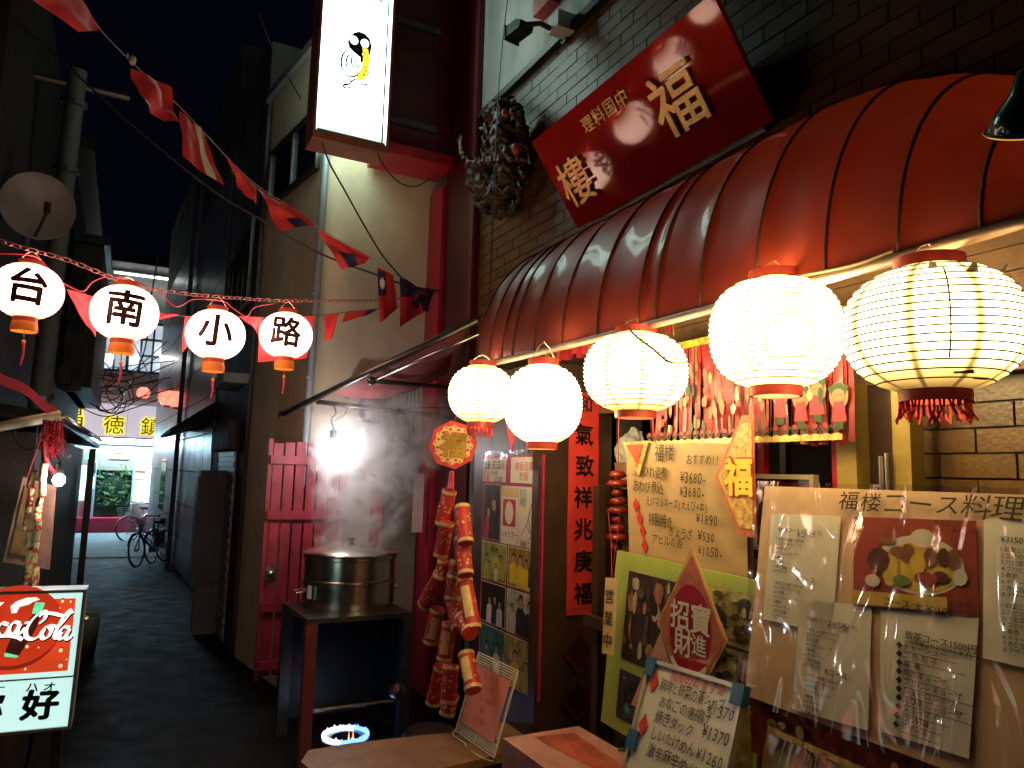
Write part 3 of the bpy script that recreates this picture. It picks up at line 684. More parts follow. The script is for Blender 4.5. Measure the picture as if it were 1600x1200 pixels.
def ell(rx, rz, p, z): return rx * max(0.0, 1 - abs(z / rz) ** p) ** (1 / p)
def lantern(name, label, group, c, rx, rz, shade_m, nrib=18, ribs=True, p=2.2, cap=.38, tassel=True, hang=.12, wire_m=None, hook=True, hw=.0014):
    t = thing(name, label, 'lantern', c, group)
    zt = rz * (1 - cap ** p) ** (1 / p); N = nrib * 4; prof = []
    for i in range(N + 1):
        z = -zt + 2 * zt * i / N; r = ell(rx, rz, p, z) - .018 * rx * abs(math.sin(math.pi * i / 4)) ** .7 * (1 if ribs else .35)
        prof.append((r, z))
    b = MB(); b.lathe(c, prof, 48, cap=False); b.build('shade', shade_m, t, smooth=True)
    b = MB()
    for i in range(nrib + 1):
        z = -zt + 2 * zt * i / nrib; r = ell(rx, rz, p, z) + .0008
        b.lathe(c + V((0, 0, z)), [(r - .0012, -hw), (r + hw, 0), (r - .0012, hw)], 40, cap=False, closed=True)
    b.build('wire_hoop', wire_m or cap_red, t, kind='stuff')
    rc = rx * cap
    b = MB(); b.lathe(c + V((0, 0, zt)), [(rc * .97, -.004), (rc * 1.03, 0), (rc * 1.03, rz * .17), (rc * .9, rz * .17), (rc * .88, .004)], 28, cap=False, closed=True); b.build('top_ring', cap_red, t, auto=40)
    b = MB(); b.lathe(c - V((0, 0, zt + rz * .17)), [(rc * .9, 0), (rc * 1.02, .0), (rc * 1.03, rz * .17), (rc * .97, rz * .175), (rc * .88, rz * .17)], 28, cap=False, closed=True); b.build('bottom_ring', cap_red, t, auto=40)
    if tassel:
        b = MB()
        for k in range(46):
            a = 2 * math.pi * k / 46; q = c + V((rc * .95 * math.cos(a), rc * .95 * math.sin(a), -zt - rz * .15)); L_ = rz * ru(.22, .36)
            b.tube([q, q + V((ru(-.006, .006), ru(-.006, .006), -L_ * .5)), q + V((ru(-.02, .02), ru(-.02, .02), -L_))], .0035, 3)
        b.build('tassel', tassel_m, t, kind='stuff')
    b = MB(); top = c + V((0, 0, zt + rz * .17))
    b.tube([top + V((-rc, 0, -.01)), top + V((-rc * .4, 0, hang * .7)), top + V((0, 0, hang)), top + V((rc * .4, 0, hang * .7)), top + V((rc, 0, -.01))], .0025, 5); b.build('hanger', chrome, t)
    return t, zt
spec = [  # px, py, width px, height px, X, label, strength
    (1456, 515, 262, 196, 1.97, 'largest lantern, torn paper with dark hoops and yellow seams showing, before the brick wall'),
    (1211, 521, 200, 168, 1.98, 'glaring smooth round lantern in front of the red fringed banner'),
    (993, 582, 162, 122, 1.98, 'squat glowing lantern with a loose cable across it, above the kraft paper menu'),
    (848, 631, 124, 122, 1.86, 'round white glowing lantern above the photo poster'),
    (752, 616, 104, 90, 1.92, 'smallest round lantern, half hidden behind its neighbour by the octagonal charm')]
wire_dark = mat('hoop_wire', (.035, .02, .006), .7)
for i, (px, py, w, h, X, lab) in enumerate(spec):
    c = at_x(px, py, X); d = (c - CAM).dot(CF)
    rx = w / 2 / FPX * d; rz = h / 2 / FPX * d * 1.04
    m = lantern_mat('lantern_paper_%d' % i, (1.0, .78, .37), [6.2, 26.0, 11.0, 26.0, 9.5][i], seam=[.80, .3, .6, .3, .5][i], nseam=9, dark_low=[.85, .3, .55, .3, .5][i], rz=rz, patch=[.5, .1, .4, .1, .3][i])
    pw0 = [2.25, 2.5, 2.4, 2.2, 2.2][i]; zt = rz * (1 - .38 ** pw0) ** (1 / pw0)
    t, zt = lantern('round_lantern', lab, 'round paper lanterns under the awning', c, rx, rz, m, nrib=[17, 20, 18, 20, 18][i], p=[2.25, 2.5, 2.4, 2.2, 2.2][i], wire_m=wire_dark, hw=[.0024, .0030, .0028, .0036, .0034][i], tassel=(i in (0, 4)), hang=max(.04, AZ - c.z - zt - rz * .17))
    if i == 0:
        b = MB()
        for k in range(5):
            for j in range(3):
                pass
        # torn scraps of paper standing off the shade, and a dark vertical thread
        for (az, zf, s_) in ((-2.15, .62, .03), (-2.6, .7, .025), (-1.3, .75, .035), (-1.0, .55, .025), (-2.3, -.8, .05), (-1.9, -.86, .045)):
            r = ell(rx, rz, 2.25, zf * rz) + .002; q = c + V((r * math.cos(az), r * math.sin(az), zf * rz)); tx = V((-math.sin(az), math.cos(az), 0))
            out = V((math.cos(az), math.sin(az), 0))
            b.poly([q, q + tx * s_, q + tx * s_ * .8 + V((0, 0, s_ * .5)) + out * .01, q + tx * s_ * .3 + V((0, 0, s_ * .65)) + out * .016])
        b.build('torn_paper', mat('scorched_paper', (.16, .12, .05), .8), t, kind='stuff')
        b = MB(); az = math.atan2(-c.y, -c.x) + .18
        b.tube([c + V((ell(rx, rz, 2.25, z * rz) * 1.006 * math.cos(az), ell(rx, rz, 2.25, z * rz) * 1.006 * math.sin(az), z * rz)) for z in [k / 10 for k in range(-6, 8)]], .0022, 4); b.build('thread', wire_dark, t)
# lamp cable along the rim
b = MB(); b.tube(smooth_path([at_x(*q) for q in ((1395, 392, 1.99), (1330, 415, 1.98), (1235, 434, 1.98), (1195, 440, 1.99))], 6), .006, 6); tag(b.build('lamp_cable', mat('tan_cable', (.30, .22, .10), .5)), 'tan cable looping along the awning rim between the two largest lanterns', 'cable')
b = MB(); b.tube(smooth_path([at_x(*q) for q in ((978, 503, 1.98), (990, 522, 1.8), (1020, 545, 1.74), (1045, 565, 1.72), (1072, 567, 1.80))], 6), .005, 6); tag(b.build('lamp_cable', mat('tan_cable', (.30, .22, .10), .5)), 'loose cable hanging across the lantern above the kraft menu', 'cable')
# ================================================================== lettered lanterns on the chain across the alley
CH = [(-60, 352), (0, 376), (50, 391), (110, 408), (200, 443), (260, 455), (332, 463), (440, 470), (520, 470), (600, 469), (664, 462)]
def chd(px): return 4.05 + 2.6 * max(0, (px - 40) / 620.0) ** 1.25 if px > 40 else 4.05
chain_pts = smooth_path([at_d(x, y, chd(x)) for x, y in CH], 10)
def links(path, L_, w, r):
    b = MB(); pos = [path[0]]; acc = 0
    seg = []
    tot = sum((path[i + 1] - path[i]).length for i in range(len(path) - 1)); n = int(tot / (L_ * .78)); k = 0; run = 0; i = 0
    for j in range(n):
        s = (j + .5) * tot / n
        while run + (path[i + 1] - path[i]).length < s and i < len(path) - 2: run += (path[i + 1] - path[i]).length; i += 1
        a = path[i].lerp(path[i + 1], (s - run) / max(1e-6, (path[i + 1] - path[i]).length)); t = (path[i + 1] - path[i]).normalized()
        sd = t.cross(V((0, 0, 1))).normalized(); up = sd.cross(t); q = (sd * .8 + up * .6) if j % 2 else (up * .8 - sd * .6)
        pts = [a + t * (L_ / 2 - w / 2 + w / 2 * math.cos(x)) * 1 + q * (w / 2 * math.sin(x)) for x in (-1.57, -.5, .5, 1.57)] + [a - t * (L_ / 2 - w / 2 + w / 2 * math.cos(x)) + q * (w / 2 * math.sin(x)) for x in (1.57, .5, -.5, -1.57)]
        b.tube(pts + [pts[0]], r, 4, cap=False)
    return b
tag(links(chain_pts, .055, .026, .0032).build('chain', mat('reddish_chain', (.5, .22, .24), .4, .6)), 'long link chain strung across the alley holding the lettered lanterns', 'chain')['kind'] = 'stuff'  # reddish metal links
del bpy.data.objects['chain']['kind']
def wrap_text(c, rx, rz, p, ch, size, bold, dirn, dz=0, parent=None, ang=0):
    g = text_geo(ch, bold, 3); mx = (g[2] + g[3]) / 2; my = (g[4] + g[5]) / 2
    bmx = bmesh.new(); vv = [bmx.verts.new(((x - mx) * size, (y - my) * size, l * .00025)) for x, y, l in g[0]]
    for f in g[1]:
        try: bmx.faces.new([vv[i] for i in f])
        except Exception: pass
    for _ in range(3):
        es = [e for e in bmx.edges if e.calc_length() > .022]
        if es: bmesh.ops.subdivide_edges(bmx, edges=es, cuts=1)
    bmesh.ops.triangulate(bmx, faces=bmx.faces[:]); bmx.verts.index_update()
    a0 = math.atan2(dirn.y, dirn.x); vs = []
    for q in bmx.verts:
        x, y = q.co.x * math.cos(ang) - q.co.y * math.sin(ang), q.co.x * math.sin(ang) + q.co.y * math.cos(ang)
        z = y + dz; lz = q.co.z; r = lz + ell(rx, rz, p, z) * 1.004 + .006; r0 = max(r, rx * .5); a = a0 + x / r0
        vs.append(c + V((r * math.cos(a), r * math.sin(a), z)))
    b = MB(); b.add(vs, [tuple(v.index for v in f.verts) for f in bmx.faces]); bmx.free()
    return b.build('lettering', mat('dark_red_ink', (.05, .008, .012), .7), parent)
rowl = [(44, 455, 98, 84, '台', 'round lantern lettered 台 at the far end of the chain over the lightbox sign'), (195, 489, 97, 84, '南', 'round lantern lettered 南 hanging second on the chain'),
        (337, 523, 88, 76, '小', 'round lantern lettered 小 hanging third on the chain'), (447, 524, 80, 70, '路', 'round lantern lettered 路 nearest the cream wall corner')]
for i, (px, py, w, h, ch, lab) in enumerate(rowl):
    d = chd(px); c = at_d(px, py, d); rx = w / 2 / FPX * d; rz = h / 2 / FPX * d * 1.05
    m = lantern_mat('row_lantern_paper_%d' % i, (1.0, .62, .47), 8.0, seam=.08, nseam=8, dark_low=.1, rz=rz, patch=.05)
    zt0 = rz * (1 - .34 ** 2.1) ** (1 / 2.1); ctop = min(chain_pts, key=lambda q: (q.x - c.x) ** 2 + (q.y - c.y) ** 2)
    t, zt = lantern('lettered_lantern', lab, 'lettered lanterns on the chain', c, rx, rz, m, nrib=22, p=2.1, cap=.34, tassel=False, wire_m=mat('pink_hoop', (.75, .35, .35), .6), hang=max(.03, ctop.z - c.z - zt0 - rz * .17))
    dirn = (CAM - c); dirn.z = 0; dirn.normalize()
    q = V((-dirn.y, dirn.x, 0))
    wrap_text(c, rx, rz, 2.1, ch, rx * 1.18, .028, dirn, rz * .02, t, ang=-.06)
    rc = rx * .34
    b = MB(); z0 = c.z - zt - rz * .15
    b.lathe(V((c.x, c.y, z0)), [(rc * 1.02, 0), (rc * 1.12, -.03), (rc * 1.1, -rz * .36), (rc * 1.05, -rz * .36), (rc * .98, 0)], 22, cap=False, closed=True); b.build('skirt', orange_m, t, auto=40)
    b = MB(); zb = z0 - rz * .36; b.tube([V((c.x, c.y, z0)), V((c.x + .004, c.y, zb - .05))], .003, 4); b.build('cord', mat('green_cord', (.03, .18, .12), .6), t)
    b = MB(); b.ball((c.x + .004, c.y, zb - .058), .011, .011, .014, 8, 6); b.build('bead', orange_m, t)
    b = MB(); b.tube([V((c.x + .004, c.y, zb - .07)), V((c.x + .008, c.y, zb - .12)), V((c.x + .0, c.y, zb - .185))], .009, 6, r1=.006); b.build('tassel', tassel_p, t)
# twisted lamp flex running between the lanterns
fl = [(0, 396), (40, 398), (62, 405), (85, 432), (105, 446), (130, 455), (145, 440), (172, 432), (210, 440), (245, 455), (275, 479), (300, 468), (330, 468), (352, 472), (362, 480), (385, 494), (398, 480), (430, 474)]
b = MB(); b.tube(smooth_path([at_d(x, y, chd(x) + .02) for x, y in fl], 5), .0045, 5); tag(b.build('lamp_flex', red_cable), 'thin red flex looping from lantern to lantern under the chain', 'cable')
# ================================================================== pennants on two strings
def flag(pts, label, group, navy=None, sun=False, white=None, nx=10, ny=8, amp=.012, seed=0):
    """pts: four corners as points (TL, TR, BR, BL)"""
    A, B_, C_, D_ = pts
    def fn(u, v):
        q = A.lerp(B_, u).lerp(D_.lerp(C_, u), v); nn = (B_ - A).cross(D_ - A); nn = nn.normalized() if nn.length > 1e-9 else V((0, -1, 0))
        return q + nn * (amp * noise.noise(V((u * 3 + seed, v * 2.5, seed * 1.7))) * 1.6 + amp * .8 * math.sin(u * 5 + v * 3 + seed) * (.3 + v))
    root = thing('pennant', label, 'flag', (A + B_) / 2, group)
    b = MB()
    b.grid(fn, nx, ny)
    cl = b.build('cloth', flag_red, root, smooth=True)
    nr = (B_ - A).cross(D_ - A).normalized(); s_ = 1 if nr.dot(CAM - A) > 0 else -1
    if navy:
        u0, v0, u1, v1 = navy; b = MB(); b.grid(lambda u, v: fn(u0 + (u1 - u0) * u, v0 + (v1 - v0) * v) + nr * s_ * .0025, 6, 6); b.build('canton', flag_navy, cl, smooth=True)
        if sun:
            um, vm = (u0 + u1) / 2, (v0 + v1) / 2; b = MB(); P_ = []
            for k in range(24):
                r = .42 if k % 2 == 0 else .22; a = 2 * math.pi * k / 24
                P_.append(fn(um + (u1 - u0) * r * math.cos(a), vm + (v1 - v0) * r * .75 * math.sin(a)) + nr * s_ * .005)
            cc = fn(um, vm) + nr * s_ * .005; b.add([cc] + P_, [(0, 1 + k, 1 + (k + 1) % 24) for k in range(24)]); b.build('white_sun', flag_white, cl)
    if white:
        u0, u1 = white; b = MB(); b.grid(lambda u, v: fn(u0 + (u1 - u0) * u, v) + nr * s_ * .003, 2, 8); b.build('white_stripe', flag_white, cl, smooth=True)
    return root
def fd(px): return 3.75 + 2.75 * max(px, 0) / 650.0
def Q(*pp, dd=None): return [at_d(x, y, fd(x) + (dd[i] if dd else 0)) for i, (x, y) in enumerate(pp)]
G1 = 'red pennants on the upper string'
flag(Q((48, -6), (124, -14), (158, 47), (122, 50)), 'topmost red pennant cut by the upper edge of view', G1, seed=1)
flag(Q((203, 108), (267, 138), (280, 194), (222, 164), dd=(0, 0, -.08, -.06)), 'red pennant bent double beside the cloth knot', G1, amp=.03, seed=2)
flag(Q((280, 172), (319, 206), (348, 291), (285, 244), dd=(0, 0, -.08, -.05)), 'bright red pennant with a pale stripe down its edge', G1, white=(.60, .82), seed=3, amp=.012)
flag(Q((355, 247), (400, 289), (397, 319), (372, 290)), 'narrow folded red pennant before the dark eave', G1, seed=4, amp=.02)
flag(Q((402, 291), (452, 322), (492, 352), (440, 360), dd=(0, 0, 0, -.05)), 'red pennant with a dark tip before the cream corner', G1, navy=(.35, .7, .75, 1.0), seed=5, amp=.02)
flag(Q((496, 358), (576, 402), (572, 411), (536, 421)), 'wide red pennant with dark corner on the cream wall', G1, navy=(.25, .45, .62, 1.0), seed=6, amp=.02)
flag(Q((590, 417), (615, 430), (622, 482), (593, 505)), 'pennant hanging straight with a white sun on navy', G1, navy=(0.0, .06, .46, .52), sun=True, seed=7, amp=.008)
flag(Q((625, 430), (650, 447), (662, 488), (624, 511)), 'red pennant with a navy top, second from the red pillar', G1, navy=(0, 0, 1, .42), seed=8, amp=.012)
flag(Q((650, 448), (680, 452), (668, 488), (642, 480)), 'dark navy pennant end hanging against the red pillar', G1, navy=(0, 0, 1, 1), seed=9, amp=.02)
sp = [(-40, -70), (45, -8), (120, 0), (160, 50), (205, 96), (284, 170), (355, 246), (402, 290), (452, 322), (492, 352), (577, 402), (620, 430), (652, 448), (684, 452)]
b = MB(); b.tube(smooth_path([at_d(x, y, fd(x) + .004) for x, y in sp], 5), .0032, 5); tag(b.build('pennant_string', mat('grey_string', (.3, .28, .26), .7)), 'thin string carrying the upper row of red pennants', 'string')
b = MB(); q = at_d(207, 94, fd(205) - .01); b.ball(q, .022, .02, .032, 9, 7); b.ball(q + V((-.03, 0, .02)), .008, .008, .02, 6, 5); tag(b.build('cloth_knot', mat('pale_rag', (.5, .46, .34), .8, bump=.5)), 'pale rag knot tied on the upper pennant string', 'knot')
def fd2(px): return 4.35 + 2.05 * (px - 60) / 560.0
def Q2(*pp): return [at_d(x, y, fd2(x)) for x, y in pp]
G2 = 'small pennants on the lower string'
flag(Q2((104, 452), (152, 465), (150, 528), (130, 500)), 'dark red pennant between the 台 and 南 lanterns', G2, seed=11)
flag(Q2((160, 500), (190, 520), (180, 530), (162, 512)), 'sliver of red pennant under the 南 lantern', G2, seed=12)
flag(Q2((236, 487), (280, 492), (262, 497), (238, 502)), 'thin red pennant just past the 南 lantern', G2, seed=13)
flag(Q2((290, 494), (332, 496), (320, 505), (283, 551)), 'red pennant behind the near side of the 小 lantern', G2, seed=14)
flag(Q2((372, 494), (412, 496), (408, 528), (396, 512)), 'orange red pennant between the 小 and 路 lanterns', G2, seed=15)
flag(Q2((404, 500), (492, 493), (478, 560), (403, 566)), 'broad red pennant directly behind the 路 lantern', G2, seed=16)
flag(Q2((506, 493), (530, 490), (517, 531), (508, 532)), 'narrow red pennant on the cream wall past the 路 lantern', G2, seed=17, amp=.006)
flag(Q2((539, 489), (590, 483), (578, 491), (535, 504)), 'slim slanting pennant with navy end on the cream wall', G2, navy=(.68, 0, 1, 1), seed=18, amp=.006)
sp = [(-30, 425), (60, 442), (104, 452), (155, 466), (236, 487), (290, 494), (372, 495), (430, 496), (492, 493), (539, 488), (592, 482), (626, 478), (668, 470)]
b = MB(); b.tube(smooth_path([at_d(x, y, fd2(x) + .004) for x, y in sp], 4), .003, 5); tag(b.build('pennant_string', mat('dark_string', (.08, .06, .06), .7)), 'dark string carrying the lower row of small pennants', 'string')
# black cables
for pts, d0, d1, r, lab in (([(-60, -35), (0, 12), (100, 98), (200, 190), (330, 296), (404, 341), (500, 396), (590, 430), (640, 447), (690, 455)], 5.0, 6.75, .008, 'long black cable running diagonally below the upper pennants'),
                            ([(504, 222), (515, 255), (540, 300), (565, 345), (595, 395), (622, 428), (655, 462)], 6.15, 6.75, .008, 'black cable sagging from the box sign to the red pillar'),
                            ([(590, 240), (602, 262), (625, 286), (650, 291), (668, 282), (682, 272)], 6.3, 6.5, .006, 'thin wire looping under the box sign'),
                            ([(404, 20), (425, 75), (445, 110), (470, 155)], 6.9, 6.6, .006, 'thin wire hanging past the upper parapet'),
                            ([(793, 0), (785, 70), (778, 160), (774, 250), (770, 330), (768, 400), (764, 470)], 5.6, 5.5, .004, 'fine wire running down the brick wall past the dragon carving')):
    b = MB(); b.tube(pxpath(pts, d0, d1, 6), r, 6); tag(b.build('cable', cable_m), lab, 'cable')
# ================================================================== lit box sign with the owl
SY = 6.2
bx0 = at_y(495, 205, SY); bx1 = at_y(601, 226, SY); zb = (bx0.z + bx1.z) / 2
sgn = thing('box_sign', 'tall lit white box sign with an owl drawing, projecting above the alley', 'sign', (bx0.x, SY, zb))
w_ = bx1.x - bx0.x; hT = 1.75
F = facing_us((bx0.x, SY, zb))
b = MB()
b.box(F, -.035, -.07, -.30, w_ + .035, -.002, .012); b.box(F, -.035, hT + .002, -.30, w_ + .035, hT + .06, .012)
b.box(F, -.035, -.002, -.30, -.012, hT + .002, .012); b.box(F, w_ + .012, -.002, -.30, w_ + .035, hT + .002, .012)
b.build('frame', mat('sign_frame_red_brown', (.3, .10, .07), .5, var=.3), sgn)
lit_white = glow('lit_sign_acrylic', (.70, 1.0, .88), 5.2, var=.22, scale=2.0)
_nt = lit_white.node_tree; _L = _nt.links.new; _b = _nt.nodes['Principled BSDF']; _old = _b.inputs['Emission Strength'].links[0].from_socket
_tcn = _nt.nodes.new('ShaderNodeTexCoord'); _sx = _nt.nodes.new('ShaderNodeSeparateXYZ'); _L(_tcn.outputs['Object'], _sx.inputs[0])   # the tubes stop short of the ends
_m1 = _nt.nodes.new('ShaderNodeMapRange'); _m1.interpolation_type = 'SMOOTHSTEP'; _m1.inputs['From Min'].default_value = -.04; _m1.inputs['From Max'].default_value = .34; _m1.inputs['To Min'].default_value = .10; _m1.inputs['To Max'].default_value = 1.0; _L(_sx.outputs['Z'], _m1.inputs['Value'])
_mm = _nt.nodes.new('ShaderNodeMath'); _mm.operation = 'MULTIPLY'; _L(_m1.outputs[0], _mm.inputs[0]); _L(_old, _mm.inputs[1]); _L(_mm.outputs[0], _b.inputs['Emission Strength'])
b = MB(); b.box(F, -.011, 0, -.28, w_ + .011, hT, 0); b.build('lit_panel', lit_white, sgn)
b = MB(); b.box(F, .0, 0.0, .001, w_, .02, .006); b.box(F, w_ - .035, .02, .001, w_ - .02, hT, .006); b.build('panel_trim', mat('grey_green_trim', (.15, .22, .2), .5), sgn)
for k in (.3, .62):
    b = MB(); b.lathe(F(w_ * k, -.04, .012), [(.007, 0), (.007, .006)], 8, F.N); b.build('screw', chrome, sgn)
# owl: every shape at its place on the panel (u right, v up)
def opx(x, y):  # photograph pixel to panel coordinates
    q = at_y(x, y, SY); return (q.x - bx0.x, q.z - zb)
b = MB()
def pp(pts, n): b.fpoly(F, [opx(*q) for q in pts], n)
pp([(543, 66), (546, 57), (553, 51), (561, 49), (571, 53), (578, 61), (581, 72), (579, 84), (573, 90), (566, 84), (556, 77), (546, 75)], .0015)
pp([(543, 72), (556, 77), (566, 84), (569, 94), (563, 101), (563, 90), (553, 82)], .0018)
def stroke(pts, w0, n=.0015):
    P_ = smooth_path([V((*opx(*q), 0)) for q in pts], 4)
    for i in range(len(P_) - 1):
        t_ = (P_[i + 1] - P_[i]).normalized(); pr = V((-t_.y, t_.x, 0)); wa = w0 * (.35 + .65 * math.sin(math.pi * (i + .2) / len(P_))); wb_ = w0 * (.35 + .65 * math.sin(math.pi * min(.98, (i + 1.2) / len(P_))))
        b.fpoly(F, [tuple((P_[i] - pr * wa).xy), tuple((P_[i + 1] - pr * wb_).xy), tuple((P_[i + 1] + pr * wb_).xy), tuple((P_[i] + pr * wa).xy)], n + i * .00001)
for pts, w0 in (([(545, 76), (537, 83), (533, 95), (535, 108), (541, 117)], .010), ([(549, 80), (542, 91), (541, 102), (546, 110)], .009), ([(553, 84), (549, 93), (551, 103), (558, 108)], .009), ([(560, 92), (554, 99), (558, 104), (566, 102)], .009),
                ([(537, 112), (546, 120), (557, 118), (563, 110)], .010), ([(540, 118), (549, 127), (556, 122)], .009), ([(552, 124), (546, 131), (536, 133), (541, 138), (550, 135)], .011), ([(507, 128), (518, 130), (536, 134)], .006), ([(562, 127), (568, 133), (575, 131)], .010), ([(570, 137), (577, 139)], .006), ([(577, 88), (579, 100), (574, 118), (567, 127)], .006)):
    stroke(pts, w0)
b.build('owl_drawing', mat('sign_black_print', (.006, .012, .014), .5), sgn, kind='stuff')
b = MB()
for (x, y) in ((553, 63), (570, 68)): u, v = opx(x, y); b.ellipse(F, u, v, .038, .040, .003, 18)
b.build('owl_eye', glow('lit_eye', (.8, 1.0, .95), 3.5), sgn, kind='stuff')
b = MB(); pp([(566, 73), (575, 77), (578, 96), (573, 118), (566, 126), (554, 127), (562, 112), (567, 98), (567, 84)], .0025); b.build('owl_breast', glow('lit_yellow_print', (.9, .62, .04), 1.0), sgn)
b = MB()
for k in range(16):
    u, v = opx(560 + 15 * rnd(), 82 + 42 * rnd()); b.ellipse(F, u, v, .008, .005, .0035, 6)
b.build('owl_fleck', MATS['sign_black_print'], sgn, kind='stuff')
u, v = opx(586, -14); b = MB(); b.text(F, '安', u, v, .20, .02, .0015); b.build('lettering', glow('lit_red_print', (.85, .08, .12), .9), sgn)
for z_ in (.3, 1.3):
    b = MB(); b.wbox((bx1.x + .04, SY + .1, zb + z_), (FX - .3, SY + .16, zb + z_ + .06)); b.build('wall_bracket', iron, sgn)
# ================================================================== floodlight on the upper wall
q = at_x(812, 45, 2.35); fl_ = thing('floodlight', 'small black floodlight on a bracket above the dragon carving', 'lamp', q)
f2 = Fr(q, (V((.15, -1, .05))), V((0, .1, 1)), .68)
b = MB(); b.prism(f2, [(-.14, -.06), (.10, -.075), (.14, .0), (.05, .055), (-.14, .07)], -.09, .09); b.build('housing', black, fl_)
b = MB(); b.box(f2, -.165, -.085, -.10, -.142, .095, .10); b.build('hood', black, fl_)
b = MB(); b.tube([f2(.12, -.02), f2(.24, -.03, -.1), V((FX - .02, q.y - .12, q.z - .02))], .02, 8); b.lathe(V((FX - .02, q.y - .12, q.z - .02)), [(.06, -.02), (.06, 0)], 12, (1, 0, 0)); b.build('bracket', black, fl_)
# ================================================================== dragon carving on the brick wall
drg_mat = mat('aged_gilt_wood', (.05, .022, .005), .5, .1, var=.75, scale=16, bump=1.0, bscale=38, rand=0)
dq = at_x(768, 250, 2.58); drag = thing('dragon_carving', 'carved gilt dragon head with open jaws mounted on the brick wall', 'carving', V((FX, dq.y, dq.z)))
def dp(px, py, x=2.58): return at_x(px, py, x)
bmx = bmesh.new()
def blob(px, py, x, r, sy=1.0, sz=1.0):
    c = dp(px, py, x); m_ = Matrix.Translation(c) @ Matrix.Diagonal((r, r * sy, r * sz, 1)); bmesh.ops.create_icosphere(bmx, subdivisions=3, radius=1, matrix=m_)
def worm(pts, r0, r1):
    q = smooth_path([dp(*p) for p in pts], 5); t = MB(); t.tube(q, r0, 10, r1=r1); vs = [bmx.verts.new(p) for p in t.v]
    for f in t.f: bmx.faces.new([vs[i] for i in f])
blob(797, 215, 2.52, .16, .9, 1.5); blob(795, 185, 2.50, .12, 1.2, 1.0); blob(782, 172, 2.45, .09, 1.5, .8); blob(768, 180, 2.42, .06, 1.3, .8)
blob(800, 262, 2.55, .13, .8, 1.6); blob(785, 300, 2.57, .13, 1.0, 1.3); blob(762, 290, 2.55, .12, 1.3, 1.3); blob(745, 280, 2.56, .09, 1.2, 1.4); blob(765, 320, 2.60, .09, 1.2, .8)
blob(752, 262, 2.48, .07, 2.2, .6); blob(735, 255, 2.44, .045, 1.2, .8)
worm([(728, 250, 2.42), (722, 235, 2.40), (719, 218, 2.40), (722, 209, 2.40)], .03, .014)
worm([(770, 250, 2.44), (752, 255, 2.40), (738, 256, 2.40), (730, 250, 2.40)], .035, .03)
worm([(775, 215, 2.44), (766, 208, 2.40), (757, 202, 2.38), (748, 199, 2.38)], .028, .008)
worm([(806, 170, 2.5), (813, 185, 2.5), (814, 210, 2.54), (818, 240, 2.58), (812, 280, 2.6), (800, 312, 2.62)], .045, .02)
worm([(790, 225, 2.42), (795, 245, 2.42), (806, 250, 2.44), (808, 235, 2.44), (800, 228, 2.42)], .028, .014)
worm([(770, 300, 2.46), (755, 320, 2.46), (742, 318, 2.48), (745, 305, 2.46)], .03, .012)
worm([(788, 180, 2.40), (800, 172, 2.40), (804, 182, 2.40), (798, 190, 2.40)], .022, .010)
worm([(780, 255, 2.44), (776, 280, 2.44), (786, 300, 2.46), (796, 290, 2.46)], .03, .012)
for k in range(14): worm([(ru(740, 812), ru(160, 320), 2.46), (ru(740, 812), ru(170, 325), 2.44), (ru(742, 812), ru(180, 325), 2.48)], .016, .006) if k > 20 else None
for k in range(26):
    a = k / 26 * 6.28; cx, cy = 785 + 26 * math.cos(a) + 4 * rnd(), 245 + 82 * math.sin(a)
    worm([(cx, cy, 2.52), (cx + 9 * math.cos(a + .5), cy + 14 * math.sin(a + .5), 2.53), (cx + 13 * math.cos(a + 1.2), cy + 22 * math.sin(a + 1.0), 2.57)], .026, .007)
me = bpy.data.meshes.new('tmp'); bmx.to_mesh(me); bmx.free(); o = bpy.data.objects.new('tmp', me); COL.objects.link(o)
md = o.modifiers.new('r', 'REMESH'); md.mode = 'VOXEL'; md.voxel_size = .011
dg = bpy.context.evaluated_depsgraph_get(); me2 = bpy.data.meshes.new_from_object(o.evaluated_get(dg)); bpy.data.objects.remove(o)
b = MB()
for v in me2.vertices:
    n_ = v.normal; a = noise.noise(v.co * 17); c_ = noise.noise(v.co * 42)
    b.v.append(v.co + n_ * (.016 * a + .007 * c_ + .008 * math.sin(v.co.z * 60 + 6 * a)))
b.f = [tuple(p.vertices) for p in me2.polygons]; b.m = [0] * len(b.f)
for v in b.v: v.x = min(v.x, FX - .004)
b.build('head', drg_mat, drag, smooth=True); bpy.data.meshes.remove(me2)
for (px, py, r) in ((806, 232, .032), (789, 176, .026)):
    b = MB(); b.ball(dp(px, py, 2.38), r, r, r * 1.4, 10, 8); b.build('eye', mat('dragon_eye_red', (.42, .06, .03), .35), drag, smooth=True)
for k in range(7):
    q = dp(742 + k * 6, 252 - k * .3, 2.38); b = MB(); b.tube([q, q + V((0, 0, .045))], .009, 6, r1=.002); b.build('tooth', mat('bone', (.5, .45, .33), .5), drag)
b = MB(); q = dp(722, 212, 2.39); b.tube([dp(722, 240, 2.39), dp(719, 225, 2.385), q], .018, 8, r1=.004); b.build('tusk', MATS['bone'], drag, smooth=True)
